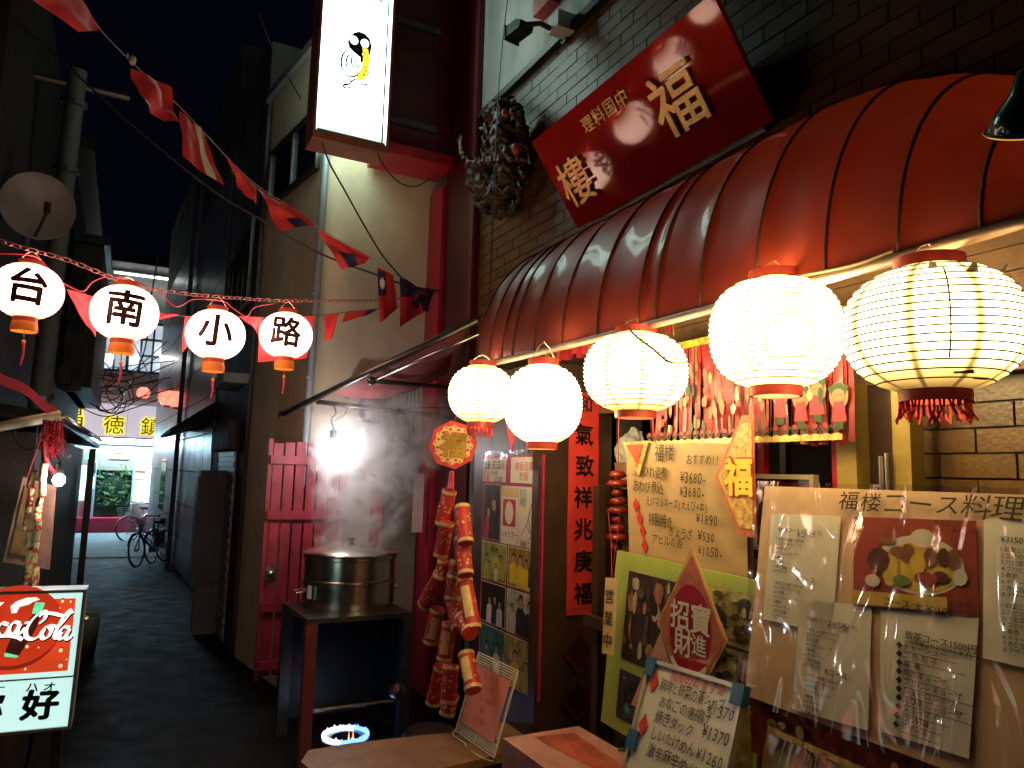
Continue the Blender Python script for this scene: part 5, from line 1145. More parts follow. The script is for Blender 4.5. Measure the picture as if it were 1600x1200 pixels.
# ================================================================== fringed paper banners under the awning
def fringe(name, label, X, y_near, y_far, z0, z1, n, seed, figures=False, top_band=.0):
    t = thing(name, label, 'banner', (X, (y_near + y_far) / 2, z1))
    rg = random.Random(seed); F_ = facing_alley((X, y_far, z0)); wd = y_far - y_near; hh = z1 - z0
    mats = [mat('fringe_red', (.36, .018, .018), .4, var=.3, coat=.3), mat('fringe_pink', (.32, .02, .04), .35, coat=.3), gold_foil, mat('fringe_salmon', (.28, .10, .05), .45), mat('fringe_dark_red', (.20, .01, .02), .4, coat=.4)]
    for k in range(n):
        u0 = k * wd / n; u1 = (k + 1) * wd / n * 1.0 - wd / n * rg.uniform(-.12, .22); tw = rg.uniform(-.03, .03); ph = rg.uniform(0, 6)
        b = MB(); lo = rg.uniform(-.02, .025)
        b.grid(lambda a, c: F_(u0 + (u1 - u0) * a + .006 * math.sin(ph + c * 4) * (1 - c), lo + (hh - lo) * c, .01 * math.sin(ph + c * 6) * (1 - c) + tw * (a - .5) * (1 - c) + .002 * (k % 2)), 2, 8)
        b.build('strip', mats[rg.choice([0, 0, 1, 1, 3, 4, 2] if not figures else [0, 0, 0, 1, 1, 4, 3])], t, smooth=True)
    b = MB(); b.box(F_, -.01, hh, -.006, wd + .01, hh + .035, .008); b.build('top_band', mat('green_gold_band', (.42, .40, .05), .45, var=.6, scale=40), t)
    if figures:
        for k in range(int(wd / .095)):
            if k < int(wd / .095) - 4: continue
            u, v = .05 + k * .095 + rg.uniform(-.01, .01), hh * rg.uniform(.30, .42); b = MB(); nn = .022
            b.mi = 3; b.ellipse(F_, u, v, .044, .056, nn - .001, 12)     # pale halo edge
            b.mi = 1; b.fpoly(F_, [(u - .035, v - .10), (u + .035, v - .10), (u + .022, v - .02), (u - .022, v - .02)], nn + .0005)
            b.mi = 2; b.fpoly(F_, [(u - .018, v - .13), (u + .018, v - .13), (u + .02, v - .10), (u - .02, v - .10)], nn + .001)
            b.mi = 0; b.ellipse(F_, u, v + .018, .036, .034, nn + .001, 12); b.mi = 3; b.ellipse(F_, u, v + .002, .030, .026, nn + .0015, 12)
            b.mi = 0
            for s2 in (-1, 1): b.ellipse(F_, u + s2 * .034, v + .03, .012, .012, nn + .002, 8); b.ellipse(F_, u + s2 * .011, v + .002, .003, .004, nn + .002, 6)
            b.build('printed_child', [mat('print_dark_green', (.03, .06, .02), .5), mat('print_rose', (.30, .03, .045), .5), MATS['print_dark_green'], mat('print_peach', (.30, .15, .07), .5)], t)
        for k in range(int(wd / .05)):
            u = k * .05; b = MB(); n_ = .02; w2 = .05
            b.mi = 0; b.fpoly(F_, [(u, .055), (u + .018, .028), (u + .032, .028), (u + w2, .055), (u + w2, .065), (u + .032, .040), (u + .018, .040), (u, .065)], n_)
            b.mi = 1; b.ellipse(F_, u + .025, .058, .014, .012, n_ + .001, 8); b.mi = 2; b.fpoly(F_, [(u, .0), (u + w2, .0), (u + w2, .022), (u + .025, .030), (u, .022)], n_ - .001)
            b.build('wave_print', [MATS['print_dark_green'], MATS['print_rose'], gold_foil], t)
        for k in range(80):
            u = rg.uniform(.04, wd * .9); v = hh * rg.uniform(.16, .8); b = MB(); r1, r2 = rg.uniform(.008, .02), rg.uniform(.02, .06); k_ = rg.choice([6, 7, 9]); a0 = rg.uniform(0, 3)
            b.fpoly(F_, [(u + r1 * math.cos(a0 + 6.283 * j / k_) * rg.uniform(.6, 1), v + r2 * math.sin(a0 + 6.283 * j / k_) * rg.uniform(.6, 1)) for j in range(k_)], .017 + k * .0001); b.build('cut_paper', rg.choice([gold_foil, MATS['print_peach'], MATS['fringe_salmon'], MATS['print_dark_green'], MATS['print_rose'], MATS['print_peach']]), t)
    return t
fringe('fringed_banner', 'wide red fringed banner printed with children, behind the glaring round lantern', 2.45, at_x(1335, 640, 2.45).y, at_x(1015, 640, 2.45).y, 2.215, 2.70, 56, 5, True)
fringe('paper_fringe', 'short red and gold paper fringe just under the awning rim', 2.22, at_x(1057, 500, 2.22).y, 4.05, 2.72, 2.98, 44, 8)
# ================================================================== things in the dim entrance
shelf = thing('entrance_shelf', 'dark shelf inside the entrance behind the kraft menu', 'shelf', (2.95, 3.1, 0))
for z in (1.6, 1.98):
    b = MB(); b.wbox((2.72, 2.75, z), (3.1, 3.82, z + .03)); b.build('board', brown_wood, shelf)
for y in (2.76, 3.77):
    b = MB(); b.wbox((3.06, y, 0), (3.1, y + .04, 2.4)); b.build('upright', dark_wood, shelf)
q = at_x(968, 690, 2.72); b = MB(); b.wbox((2.74, q.y - .1, 2.012), (2.98, q.y + .17, 2.13)); bx = thing('cardboard_box', 'cardboard box on the entrance shelf under the white bag', 'box', (2.85, q.y, 2.012)); b.build('carton', mat('cardboard', (.45, .30, .15), .7), bx)
b = MB(); b.wbox((2.735, q.y - .102, 2.1305), (2.982, q.y + .172, 2.14)); b.build('lid_flap', MATS['cardboard'], bx)
bmx = bmesh.new(); bmesh.ops.create_icosphere(bmx, subdivisions=4, radius=1)
b = MB(); cq = V((2.84, q.y + .03, 2.23))
for v in bmx.verts:
    n_ = noise.noise(v.co * 1.8) * .3 + noise.noise(v.co * 5) * .12; s_ = 1 + n_; z = v.co.z; tp = 1 - .45 * max(0, z)
    b.v.append(cq + V((v.co.x * .10 * s_ * tp, v.co.y * .13 * s_ * tp, max(-.088, v.co.z * .13 * s_))))
b.f = [tuple(x.index for x in f.verts) for f in bmx.faces]; b.m = [0] * len(b.f); bmx.free()
bag = b.build('plastic_bag', mat('white_plastic_bag', (.70, .70, .68), .35, var=.1, coat=.2), loc=cq); tag(bag, 'crumpled white plastic bag on the carton in the entrance', 'bag')
for pfx, (px, py, lab) in enumerate(((966, 735, 'red beaded pinecone ornament hanging beside the couplet scroll'),)):
    q = at_x(px, py, 2.5); t = thing('ornament_string', lab, 'decoration', q)
    b = MB(); b.tube([q + V((0, 0, .55)), q + V((.004, .004, -.05))], .004, 4); b.build('cord', red_cable, t)
    for k in range(9):
        z = -.02 - k * .05; r = .055 + .02 * math.sin(k * 2.1)
        b = MB(); b.lathe(q + V((ru(-.008, .008), ru(-.008, .008), z)), [(.01, .022), (r * .7, .014), (r, -.012), (r * .6, -.024), (.01, -.026)], 12); b.build('bead', mat('dark_red_bead', (.32, .03, .02), .25, coat=.6, var=.4, scale=30), t, smooth=True)
    b = MB()
    for k in range(8): b.tube([q + V((0, 0, -.46)), q + V((ru(-.03, .03), ru(-.03, .03), -.66))], .004, 4)
    b.build('tassel', tassel_m, t, kind='stuff')
q = at_x(982, 752, 2.78); b = MB(); f2 = facing_alley(q); t = thing('price_card', 'little white price card under the entrance shelf', 'card', q); b.box(f2, -.05, -.05, 0, .06, .05, .004); b.build('card', white_paper, t); b = MB(); b.text(f2, '日本酒', .005, .02, .034, .005, .006); b.text(f2, '紹興酒', .005, -.02, .034, .005, .006); b.build('lettering', ink, t)
q0 = at_x(1176, 752, 2.5); q1 = at_x(1274, 742, 2.5); F_ = facing_alley((2.5, q0.y, 1.75)); w_ = q0.y - q1.y; hh = q1.z - 1.75
t = thing('framed_picture', 'dark framed picture just behind the course menu board top', 'picture', M=F_.matrix())
b = MB(); b.box(F_, 0, 0, -.02, w_, .02, .012); b.box(F_, 0, hh - .02, -.02, w_, hh, .012); b.box(F_, 0, .02, -.02, .02, hh - .02, .012); b.box(F_, w_ - .02, .02, -.02, w_, hh - .02, .012); b.build('frame', mat('pale_frame', (.35, .28, .18), .4), t)
b = MB(); b.box(F_, .02, .02, -.018, w_ - .02, hh - .02, 0); b.build('picture_face', mat('dark_red_print', (.10, .02, .02), .25, var=.8, scale=12, coat=.6), t)
# ================================================================== kraft paper menu
def board_frame(px_tl, px_tr, py_top_l, X): pass
KK = 1.152; KX = 2.42; a, c_ = at_x(987, 690, KX), at_x(1166, 686, KX); zt = (a.z + c_.z) / 2
kw = (a.y - c_.y) / KK; kh = .62
KF = Fr((KX, a.y, zt - .62 * KK), (0, -1, .0), (-.04, -.06, 1), KK)
km = thing('kraft_menu', 'kraft paper menu of recommended dishes handwritten in black brush pen', 'menu', M=KF.matrix())
b = MB(); b.grid(lambda u, v: KF(kw * u * (1 - .02 * (1 - v)), kh * v, .004 + .008 * noise.noise(V((u * 2.5, v * 3, 4)))), 14, 14); b.build('paper', kraft, km, smooth=True)
b = MB(); b.box(KF, 0, -.0, -.018, kw, kh, -.006); b.build('backing', brown_wood, km)
b = MB()
def kt(s, px, py, size, al='L', **k):
    q = at_x(px, py, KX); b = MB(); b.text(KF, s, (a.y - q.y) / KK, (q.z - KF.O.z) / KK, size * .92, .004, .016, al, jit=.10, skew=.1, **{'sx': .72, **k}); b.build('handwriting', brown_ink, km)
kt('福楼', 1032, 705, .092, sx=.78); kt('おすすめ!!', 1080, 712, .056); kt('ふかひれ姿煮', 998, 735, .062, sx=.70); kt('¥3680-', 1070, 740, .068)
kt('あわび煮込', 998, 757, .066, sx=.70); kt('¥3680-', 1068, 762, .068); kt('えびマヨネーズ(大えび4本)', 1017, 780, .050, sx=.66); kt('¥1890', 1092, 803, .064)
kt('特製焼き', 1020, 808, .062, sx=.70); kt('ぎょうざ', 1050, 826, .054, sx=.75); kt('¥530', 1094, 830, .062); kt('アヒルの舌', 1024, 838, .056, sx=.78); kt('¥1050-', 1093, 852, .062)
for (px, py) in ((1001, 788), (1006, 808), (1010, 828), (1012, 851)):
    q = at_x(px, py, KX); f2 = KF.sub((a.y - q.y) / KK, (q.z - KF.O.z) / KK, .012); b = MB(); b.prism(f2, [(-.022, 0), (0, -.035), (.022, 0), (0, .035)], 0, .002); b.build('red_diamond', red_paper, km)
# corner cloth triangle and gold character charm
f2 = KF.sub(.02, kh - .01, .016); b = MB(); b.prism(f2, [(-.03, .01), (.16, .02), (.085, -.14)], 0, .004); b.build('corner_charm', mat('charm_gold_red', (.62, .38, .12), .45, var=.7, scale=35), km)
b = MB(); b.prism(f2, [(.0, .0), (.125, .005), (.083, -.09)], .005, .007); b.ellipse(f2, .075, -.03, .02, .015, .0085, 10); b.build('corner_print', mat('charm_red_print', (.5, .08, .04), .5, var=.5, scale=40), km)
q = at_x(1160, 745, KX - .05); cf = Fr(q, (0, -1, 0), (0, 0, 1), KK); s_ = 1
ch_ = thing('gold_character_charm', 'diamond shaped red cut charm with a fat gold 福, on the kraft menu corner', 'charm', M=cf.matrix())
b = MB(); b.prism(cf, [(-.145, .0), (-.02, -.22), (.06, -.22), (.06, .23), (-.0, .23)], -.004, .0); b.build('diamond', mat('charm_orange_red', (.52, .14, .05), .45, var=.4, scale=25), ch_)
b = MB(); b.prism(cf, [(-.125, .0), (-.015, -.19), (.05, -.19), (.05, .2), (.0, .2)], .001, .003); b.build('inner_panel', mat('charm_gold_red', (.62, .38, .12), .45), ch_)
flat_char(cf, '福', -.015, .0, .155, .06, .006, red_paper, ch_, 'character_edge'); flat_char(cf, '福', -.015, .0, .15, .032, .009, mat('yellow_gold', (.78, .60, .06), .4), ch_, 'character')
# ================================================================== yellow-green photo board with plastic, tag and lucky diamond
KG = 1.215; GX = 2.26; ga, gb = at_x(963, 862, GX), at_x(1192, 896, GX); gz0 = at_x(930, 1122, GX - .06).z
gh_ = ((ga.z + gb.z) / 2 - gz0) / KG; gO = V((GX - .06, ga.y + .035, gz0)); GF_ = Fr(gO, (0, -1, 0), (V((GX, ga.y, ga.z)) - gO), KG); gw_ = (ga.y - gb.y + .05) / KG
gb_ = thing('photo_board', 'yellow green display board of dish photos and magazine cuttings under plastic', 'board', M=GF_.matrix())
b = MB(); b.box(GF_, 0, 0, -.015, gw_, gh_, 0); b.build('card', green_card, gb_)
def pic(parent, fr, u0, v0, u1, v1, cols, seed, n=.002, name='photo', blobs=26):
    rg = random.Random(seed); b = MB(); ms = [mat('pic_%s_%d' % (seed, i), c_, .4, var=.5, scale=22) for i, c_ in enumerate(cols)]
    b.mi = 0; b.fquad(fr, u0, v0, u1, v1, n)
    for k in range(blobs):
        b.mi = rg.randrange(1, len(cols)); ru_, rv_ = rg.uniform(.03, .13) * (u1 - u0), rg.uniform(.03, .16) * (v1 - v0)
        cu_, cv_ = rg.uniform(u0 + ru_, u1 - ru_), rg.uniform(v0 + rv_, v1 - rv_); k_ = rg.choice([5, 6, 7, 9]); a0 = rg.uniform(0, 3)
        b.fpoly(fr, [(cu_ + ru_ * math.cos(a0 + 6.283 * j / k_) * rg.uniform(.7, 1), cv_ + rv_ * math.sin(a0 + 6.283 * j / k_) * rg.uniform(.7, 1)) for j in range(k_)], n + .0003 * (k + 1))
    return b.build(name, ms, parent)
def gu(px, py): q = at_x(px, py, GX - .03); return (gO.y - q.y, (q.z - gz0) / GF_.V.z)
def gq(px0, py0, px1, py1):
    u0, v1 = gu(px0, py0); u1, v0 = gu(px1, py1); return (u0, v0, u1, v1)
pic(gb_, GF_, .10, gh_ * .40, .40, gh_ * .90, [(.05, .035, .035), (.42, .16, .12), (.12, .09, .09), (.35, .2, .1), (.5, .46, .42), (.03, .02, .02)], 21)
pic(gb_, GF_, .10, .05, .42, gh_ * .34, [(.06, .04, .08), (.14, .08, .16), (.10, .22, .25), (.28, .22, .26), (.03, .02, .03), (.05, .35, .28)], 22)
pic(gb_, GF_, gw_ * .64, gh_ * .70, gw_ * .98, gh_ * .93, [(.52, .45, .2), (.08, .08, .04), (.6, .55, .35), (.2, .2, .1), (.05, .05, .03)], 23, name='magazine_cutting', blobs=34)
pic(gb_, GF_, gw_ * .64, gh_ * .38, gw_ * .98, gh_ * .69, [(.5, .46, .26), (.10, .11, .08), (.62, .6, .45), (.22, .24, .16), (.04, .05, .04)], 24, name='magazine_cutting', blobs=38)
pic(gb_, GF_, gw_ * .40, gh_ * .02, gw_ * .98, gh_ * .30, [(.3, .26, .08), (.12, .1, .04), (.45, .38, .12), (.06, .06, .03)], 25, name='magazine_cutting', blobs=20)
b = MB(); b.fquad(GF_, gw_ * .57, gh_ * .72, gw_ * .635, gh_ * .93, .003); b.build('green_strip', mat('dark_green_print', (.03, .10, .05), .4), gb_)
b = MB()
b.fquad(GF_, gw_ * .66, gh_ * .66, gw_ * .97, gh_ * .675, .014)
for k in range(5): b.fquad(GF_, gw_ * .66, gh_ * (.63 - .014 * k), gw_ * (.75 + .04 * (k % 3)), gh_ * (.634 - .014 * k), .014)
b.build('print_rule', brown_ink, gb_, kind='stuff')
b = MB(); b.grid(lambda u, v: GF_(-.01 + (gw_ + .02) * u, -.01 + (gh_ + .02) * v, .022 + .008 * noise.noise(V((u * 6, v * 6, 8)))), 22, 20); b.build('plastic_cover', film('board_film', .10, .07, .9, 8), gb_, smooth=True)
q = at_x(957, 925, GX - .07); to_ = Fr(V((GX - .075, q.y, q.z)), (0, -1, .02), (.05, .13, 1), KG); wt = thing('wooden_tag', 'narrow wooden tag lettered 営業中 hanging on the photo board', 'tag', M=to_.matrix())
b = MB(); b.box(to_, -.035, -.24, 0, .035, .055, .008); b.build('slat', mat('pale_wood_tag', (.62, .44, .24), .6), wt)
b = MB(); b.vtext(to_, '営業中', 0, .025, .062, .085, .008, .011); b.build('lettering', ink, wt)
b = MB(); b.tube([to_(0, .05, .004), to_(.0, .18, .012), to_(-.01, .32, .03)], .0025, 4); b.tube([to_(0, .05, .004), to_(.03, .2, .012), to_(.07, .34, .03)], .0025, 4); b.build('cord', red_cable, wt)
q = at_x(1080, 985, GX - .09); df = Fr(V((GX - .09, q.y, q.z)), (0, -1, 0), (.04, 0, 1), KG); dt = thing('lucky_diamond', 'red lucky diamond with white combined character stuck over the photo board', 'decoration', M=df.matrix())
dw, dh_ = .178, .275
b = MB(); b.prism(df, [(-dw, 0), (0, -dh_), (dw, 0), (0, dh_)], 0, .004); b.build('gold_edge', gold_foil, dt)
b = MB(); b.prism(df, [(-dw * .94, 0), (0, -dh_ * .94), (dw * .94, 0), (0, dh_ * .94)], .0042, .006); b.build('pink_field', mat('diamond_salmon', (.55, .17, .12), .4, var=.3, scale=25), dt)
b = MB(); b.ellipse(df, 0, 0, dw * .60, dh_ * .56, .0072, 26); b.build('red_field', mat('diamond_red', (.42, .01, .04), .4), dt)
b = MB(); b.text(df, '招寶', .0, .045, .105, .018, .0085); b.text(df, '財', -.03, -.045, .10, .018, .0085); b.text(df, '進', .05, -.04, .075, .014, .0085)
b.fpoly(df, [(-.085, -.10), (-.06, -.125), (-.02, -.145), (.03, -.14), (.085, -.10), (.09, -.115), (.04, -.165), (-.02, -.17), (-.07, -.145), (-.095, -.11)][::-1], .0085); b.build('white_lettering', white_paper, dt)
b = MB()
for k in range(30): b.ellipse(df, ru(-.05, .05), -dh_ * .62 + ru(-.03, .035), .004, .004, .0085, 6)
b.build('gold_fleck', mat('fleck_orange', (.75, .4, .15), .5), dt, kind='stuff')
b = MB(); b.grid(lambda u, v: df((u - .5) * dw * 1.9 * (1 - abs(2 * v - 1)) + 0, (v - .5) * dh_ * 2, .012 + .004 * noise.noise(V((u * 4, v * 6, 2)))), 8, 14); b.build('plastic_cover', film('diamond_film', .12, .05, .8, 10), dt, smooth=True)
q = at_x(1035, 1060, GX - .10); f2 = Fr(V((GX - .095, q.y, q.z)), (0, -1, 0), (.04, 0, 1), KG); b = MB(); b.prism(f2, [(-.18, -.14), (-.02, .16), (.06, .02), (.0, -.14)], 0, .003); tag(b.build('paper_charm', mat('diamond_salmon2', (.52, .28, .2), .4, var=.3)), 'pale salmon paper point tucked under the lucky diamond', 'charm')
# ================================================================== whiteboard menu leaning on the paper covered box
tl_ = at_x(1034, 1040, 2.06); tr_ = at_x(1180, 1086, 2.06); bl_ = at_x(985, 1170, 1.94)
WF = Fr(bl_, tr_ - tl_, (tl_ - bl_) - (tr_ - tl_).normalized() * (tl_ - bl_).dot((tr_ - tl_).normalized()), KG); ww = (tr_ - tl_).length / KG; wh = (tl_ - bl_).dot(WF.V) / KG
wbm = thing('whiteboard_menu', 'small whiteboard menu with blue corner caps and handwritten dishes', 'menu', M=WF.matrix())
b = MB(); b.box(WF, 0, -.10, -.012, ww, wh, 0); b.build('panel', mat('whiteboard', (.66, .66, .60), .3, var=.06, coat=.3), wbm)
b = MB(); b.box(WF, 0, wh, -.014, ww, wh + .014, .008); b.box(WF, -.014, -.11, -.014, -.0005, wh + .014, .008); b.box(WF, ww + .0005, -.11, -.014, ww + .014, wh + .014, .008); b.build('frame', mat('pale_alloy', (.5, .47, .36), .35, .5), wbm)
for (u, v) in ((-.018, wh - .045), (ww - .03, wh - .045), (-.018, .0)):
    b = MB(); b.box(WF, u, v, -.017, u + .048, v + .062, .012); b.build('corner_cap', mat('blue_cap', (.02, .10, .22), .4), wbm)
b = MB(); 
red_lines = [('福楼のおすすめ', .56, .945, .044)]
for s_, u, v, z in red_lines: b.text(WF, s_, ww * u, wh * v, z, .002, .0035, 'C', jit=.1, skew=.12, sx=.85)
b.build('red_handwriting', red_ink, wbm)
b = MB()
def wline(s, u, v, z, al='L', **k): b = MB(); b.text(WF, s, ww * u, wh * v, z * .9, .0, .0035, al, jit=.11, skew=.12, **{'sx': .8, **k}); b.build('handwriting', ink, wbm)
wline('豚肉と野菜の蒸シャブ', .17, .80, .048, sx=.72); wline('¥1370', .72, .74, .056); wline('あなごの唐揚げ', .20, .62, .050, sx=.8); wline('¥1370', .72, .50, .056); wline('焼きダック', .20, .45, .050, sx=.85)
wline('¥1260', .71, .27, .056); wline('しいたけめん', .20, .27, .050, sx=.8); wline('¥950', .73, .07, .056); wline('激辛麻辛めん', .20, .09, .052, sx=.85)
for v in (.80, .30):
    f2 = WF.sub(ww * .09, wh * v, .003); b = MB(); b.prism(f2, [(-.024, 0), (0, -.038), (.024, 0), (0, .038)], 0, .002); b.build('red_diamond', red_paper, wbm)
# box covered with pink paper
pb = thing('paper_covered_box', 'display box wrapped in pink and red paper below the photo board', 'box', (1.9, 2.4, 0))
zt = .774; p0 = at_z(790, 1156, zt); p1 = at_z(925, 1128, zt)
b = MB(); b.wbox((p0.x, 1.1, .05), (2.18, (p0.y + p1.y) / 2, zt)); b.build('box_body', mat('pink_wrap', (.66, .34, .32), .5, var=.35, scale=5, bump=.2, bscale=10), pb)
b = MB(); yy = (p0.y + p1.y) / 2
b.poly([V((p0.x + .14, yy - .05, zt + .003)), V((2.10, yy - .08, zt + .003)), V((2.07, yy - .65, zt + .003)), V((p0.x + .2, yy - .6, zt + .003))]); b.build('red_print', mat('orange_red_print', (.56, .14, .10), .45, var=.6, scale=9), pb)
b = MB(); b.grid(lambda u, v: V((p0.x - .008 + (2.19 - p0.x) * u, 1.1 + (yy + .008 - 1.1) * v, zt + .010 + .004 * noise.noise(V((u * 6, v * 14, 6))))), 10, 24); b.grid(lambda u, v: V((p0.x - .012 + .004 * noise.noise(V((u * 14, v * 7, 9))), .9 + .2 + (yy + .008 - 1.1) * u, .3 + (zt + .006 - .3) * v)), 20, 10); b.build('plastic_wrap', film('box_film', .09, .08, .8, 9), pb, smooth=True)
mk = at_z(975, 1172, zt + .02); b = MB(); t = thing('marker_pen', 'black marker pen lying on the pink box beside the whiteboard', 'pen', mk); b.tube([mk, mk + V((.10, -.09, .004))], .009, 8); b.build('barrel', black, t); b = MB(); b.tube([mk + V((-.02, .018, 0)), mk + V((-.0005, .0005, 0))], .008, 8, r1=.0088); b.build('cap', mat('green_cap', (.03, .12, .05), .4), t)
# ================================================================== long course menu board in plastic
KB = 1.49; BX = 2.22; c0 = at_x(1205, 756, BX); zb = at_x(1180, 1092, BX - .12).z; ztp = c0.z
BO = V((BX - .12, c0.y + .03, zb)); BF = Fr(BO, (0, -1, 0), (.12 / (ztp - zb), 0, 1), KB); bh = (ztp - zb) / KB; bw = (c0.y - .45) / KB
cm = thing('course_menu', 'long plastic covered course menu board on kraft backing, nearest the viewer', 'menu', M=BF.matrix())
b = MB(); b.grid(lambda u, v: BF(bw * u, bh * v, .003 * noise.noise(V((u * 5, v * 3, 1)))), 30, 10); b.build('kraft_backing', mat('pinkish_kraft', (.70, .49, .33), .6, var=.14, scale=3, bump=.3, bscale=9), cm, smooth=True)
b = MB(); b.box(BF, 0, 0, -.02, bw, bh, -.005); b.build('board', brown_wood, cm)
def bu(px, py): q = at_x(px, py, BX - .12 * min(1, max(0, (py - 756) / 340.0))); return ((BO.y - q.y) / KB, (q.z - zb) / KB)
def bt(b, s, px, py, size, al='L', bold=.0, **k): u, v = bu(px, py); b.text(BF, s, u, v, size * .86, bold, .0075, al, **k)
b = MB(); bt(b, '福楼コース料理', 1312, 778, .058, bold=.002, jit=.09, skew=.15, sx=1.18); b.build('handwriting', brown_ink, cm)
def page(corners, name='menu_page', m=white_paper):
    b = MB(); b.fpoly(BF, [bu(*q) for q in corners], .005); return b.build(name, m, cm)
page([(1195, 966), (1301, 990), (1316, 803), (1208, 800)]); pg = page([(1240, 1108), (1357, 1142), (1362, 945), (1252, 935)])
page([(1373, 1142), (1514, 1186), (1526, 963), (1376, 948)]); page([(1530, 1028), (1620, 1050), (1622, 806), (1538, 805)])
course = ['1.前菜三色盛り合わせ', '2.エビのチリソース', '3.八宝菜', '4.フカヒレスープ', '5.春巻', '6.チャーハン', '7.杏仁豆腐', '8.デザート']
b = MB()
bt(b, '¥2100コース (2名様より)', 1220, 824, .014, bold=.004); bt(b, 'Aコース', 1249, 832, .017, bold=.006)
for k, s in enumerate(course): bt(b, s, 1217 - k * .6, 839 + k * 7.2, .0105, bold=.004)
bt(b, 'Bコース', 1249, 901, .017, bold=.006)
for k, s in enumerate(course): bt(b, s, 1214 - k * .5, 908 + k * 7.3, .0105, bold=.004)
bt(b, '¥2600コース (2名様より)', 1264, 964, .014, bold=.004); bt(b, 'Aコース', 1295, 975, .017, bold=.006)
for k, s in enumerate(course): bt(b, s, 1264 - k * .7, 981 + k * 8.0, .0105, bold=.005)
bt(b, 'Bコース', 1290, 1048, .019, bold=.008)
for k, s in enumerate(course): bt(b, s, 1261 - k * .8, 1053 + k * 8.2, .0105, bold=.005)
bt(b, '飲茶コース1500円', 1413, 990, .021, bold=.006); bt(b, '(2名様よりお受けします)', 1420, 1002, .013, bold=.003)
yum = ['◆チャーシュー', '◆ニ 色 包 子', '◆春  巻', '◆焼きギョーザ', '◆フカヒレギョーザ', '◆ショーロンポウ', '◆えび蒸しギョーザ', '◆シューマイ', '◆とう好味', '◆デザート']
ul = MB()
for k, s in enumerate(yum):
    px, py = 1399 - k * .5, 1005 + k * 13.9; bt(b, s, px, py, .0175, bold=.004)
    u, v = bu(px, py); ul.fquad(BF, u + .016, v - .0115, u + .018 + .0155 * len(s), v - .0103, .0075)
u, v = bu(1413, 990); ul.fquad(BF, u, v - .014, u + .2, v - .0126, .0075)
ul.build('underline', ink, cm, kind='stuff')
bt(b, '¥3150コース', 1564, 838, .018, bold=.005)
for k, s in enumerate(course): bt(b, s, 1564, 854 + k * 10.2, .0125, bold=.006)
for k, s in enumerate(course): bt(b, s, 1563, 943 + k * 10, .0125, bold=.006)
b.build('lettering', ink, cm)
# dish photograph with price strip
b = MB(); ms = [mat('dish_red', (.30, .05, .03), .4, var=.3, scale=8), mat('dish_dark', (.10, .03, .02), .4, var=.6, scale=20), mat('dish_white', (.62, .58, .52), .4), mat('dish_brown', (.22, .09, .04), .4, var=.5, scale=25), mat('dish_yellow', (.6, .42, .06), .45), mat('dish_green', (.16, .22, .05), .4)]
b.mi = 0; b.fpoly(BF, [bu(1334, 945), bu(1526, 964), bu(1526, 810), bu(1335, 804)], .0055)
def be(px, py, rx, ry, n, mi, k=18):
    b.mi = mi; u, v = bu(px, py); u2 = bu(px + rx, py)[0]; b.ellipse(BF, u, v, abs(u2 - u), ry / 740.0, n, k)
be(1435, 880, 72, 44, .0062, 2, 28); be(1435, 884, 62, 36, .0066, 4, 28); be(1443, 838, 20, 14, .007, 2)
for (x, y, rx, ry, mi) in ((1375, 872, 18, 20, 1), (1393, 888, 12, 26, 4), (1405, 860, 14, 9, 3), (1420, 862, 11, 16, 3), (1435, 880, 13, 18, 4), (1455, 868, 11, 15, 3), (1475, 868, 10, 14, 1), (1490, 872, 10, 16, 3), (1448, 902, 20, 10, 0), (1410, 905, 14, 9, 5), (1470, 900, 14, 9, 1), (1388, 840, 14, 8, 3), (1365, 905, 12, 10, 2), (1500, 900, 12, 12, 2)):
    be(x, y, rx, ry, .0072 + .0001 * rx, mi, 9)
b.mi = 4; b.fpoly(BF, [bu(1334, 942), bu(1480, 955), bu(1480, 932), bu(1334, 920)], .0105)
b.build('dish_photo', ms, cm)
page([(1478, 960), (1520, 965), (1520, 934), (1478, 930)], 'paper_label', mat('pink_label', (.6, .42, .34), .6))
b = MB(); u, v = bu(1384, 937); b.text(BF, 'コース 大 ¥2100', u, v, .021, .004, .0125, 'L'); u, v = bu(1484, 940); b.text(BF, 'お茶付', u, v, .015, .003, .0125, 'L', jit=.08); u, v = bu(1486, 953); b.text(BF, 'デザート', u, v, .012, .003, .0125, 'L', jit=.08); u, v = bu(1462, 813); b.text(BF, 'あさんぷ', u, v, .014, .003, .0125, 'L', jit=.08); u, v = bu(1490, 825); b.text(BF, '味くらべ', u, v, .013, .003, .0125, 'L', jit=.08); b.build('price_lettering', brown_ink, cm)
b = MB()
def wrink(u, v):
    n_ = .016 + .007 * noise.noise(V((u * 9, v * 4, 7))) + .004 * abs(noise.noise(V((u * 22 + v * 9, v * 7, 3))))
    return BF(-.01 + (bw + .01) * u, -.01 + (bh + .02) * v, n_)
b.grid(wrink, 70, 36); b.build('plastic_cover', film('course_film', .17, .10, 1.0, 7, dist=.035), cm, smooth=True)
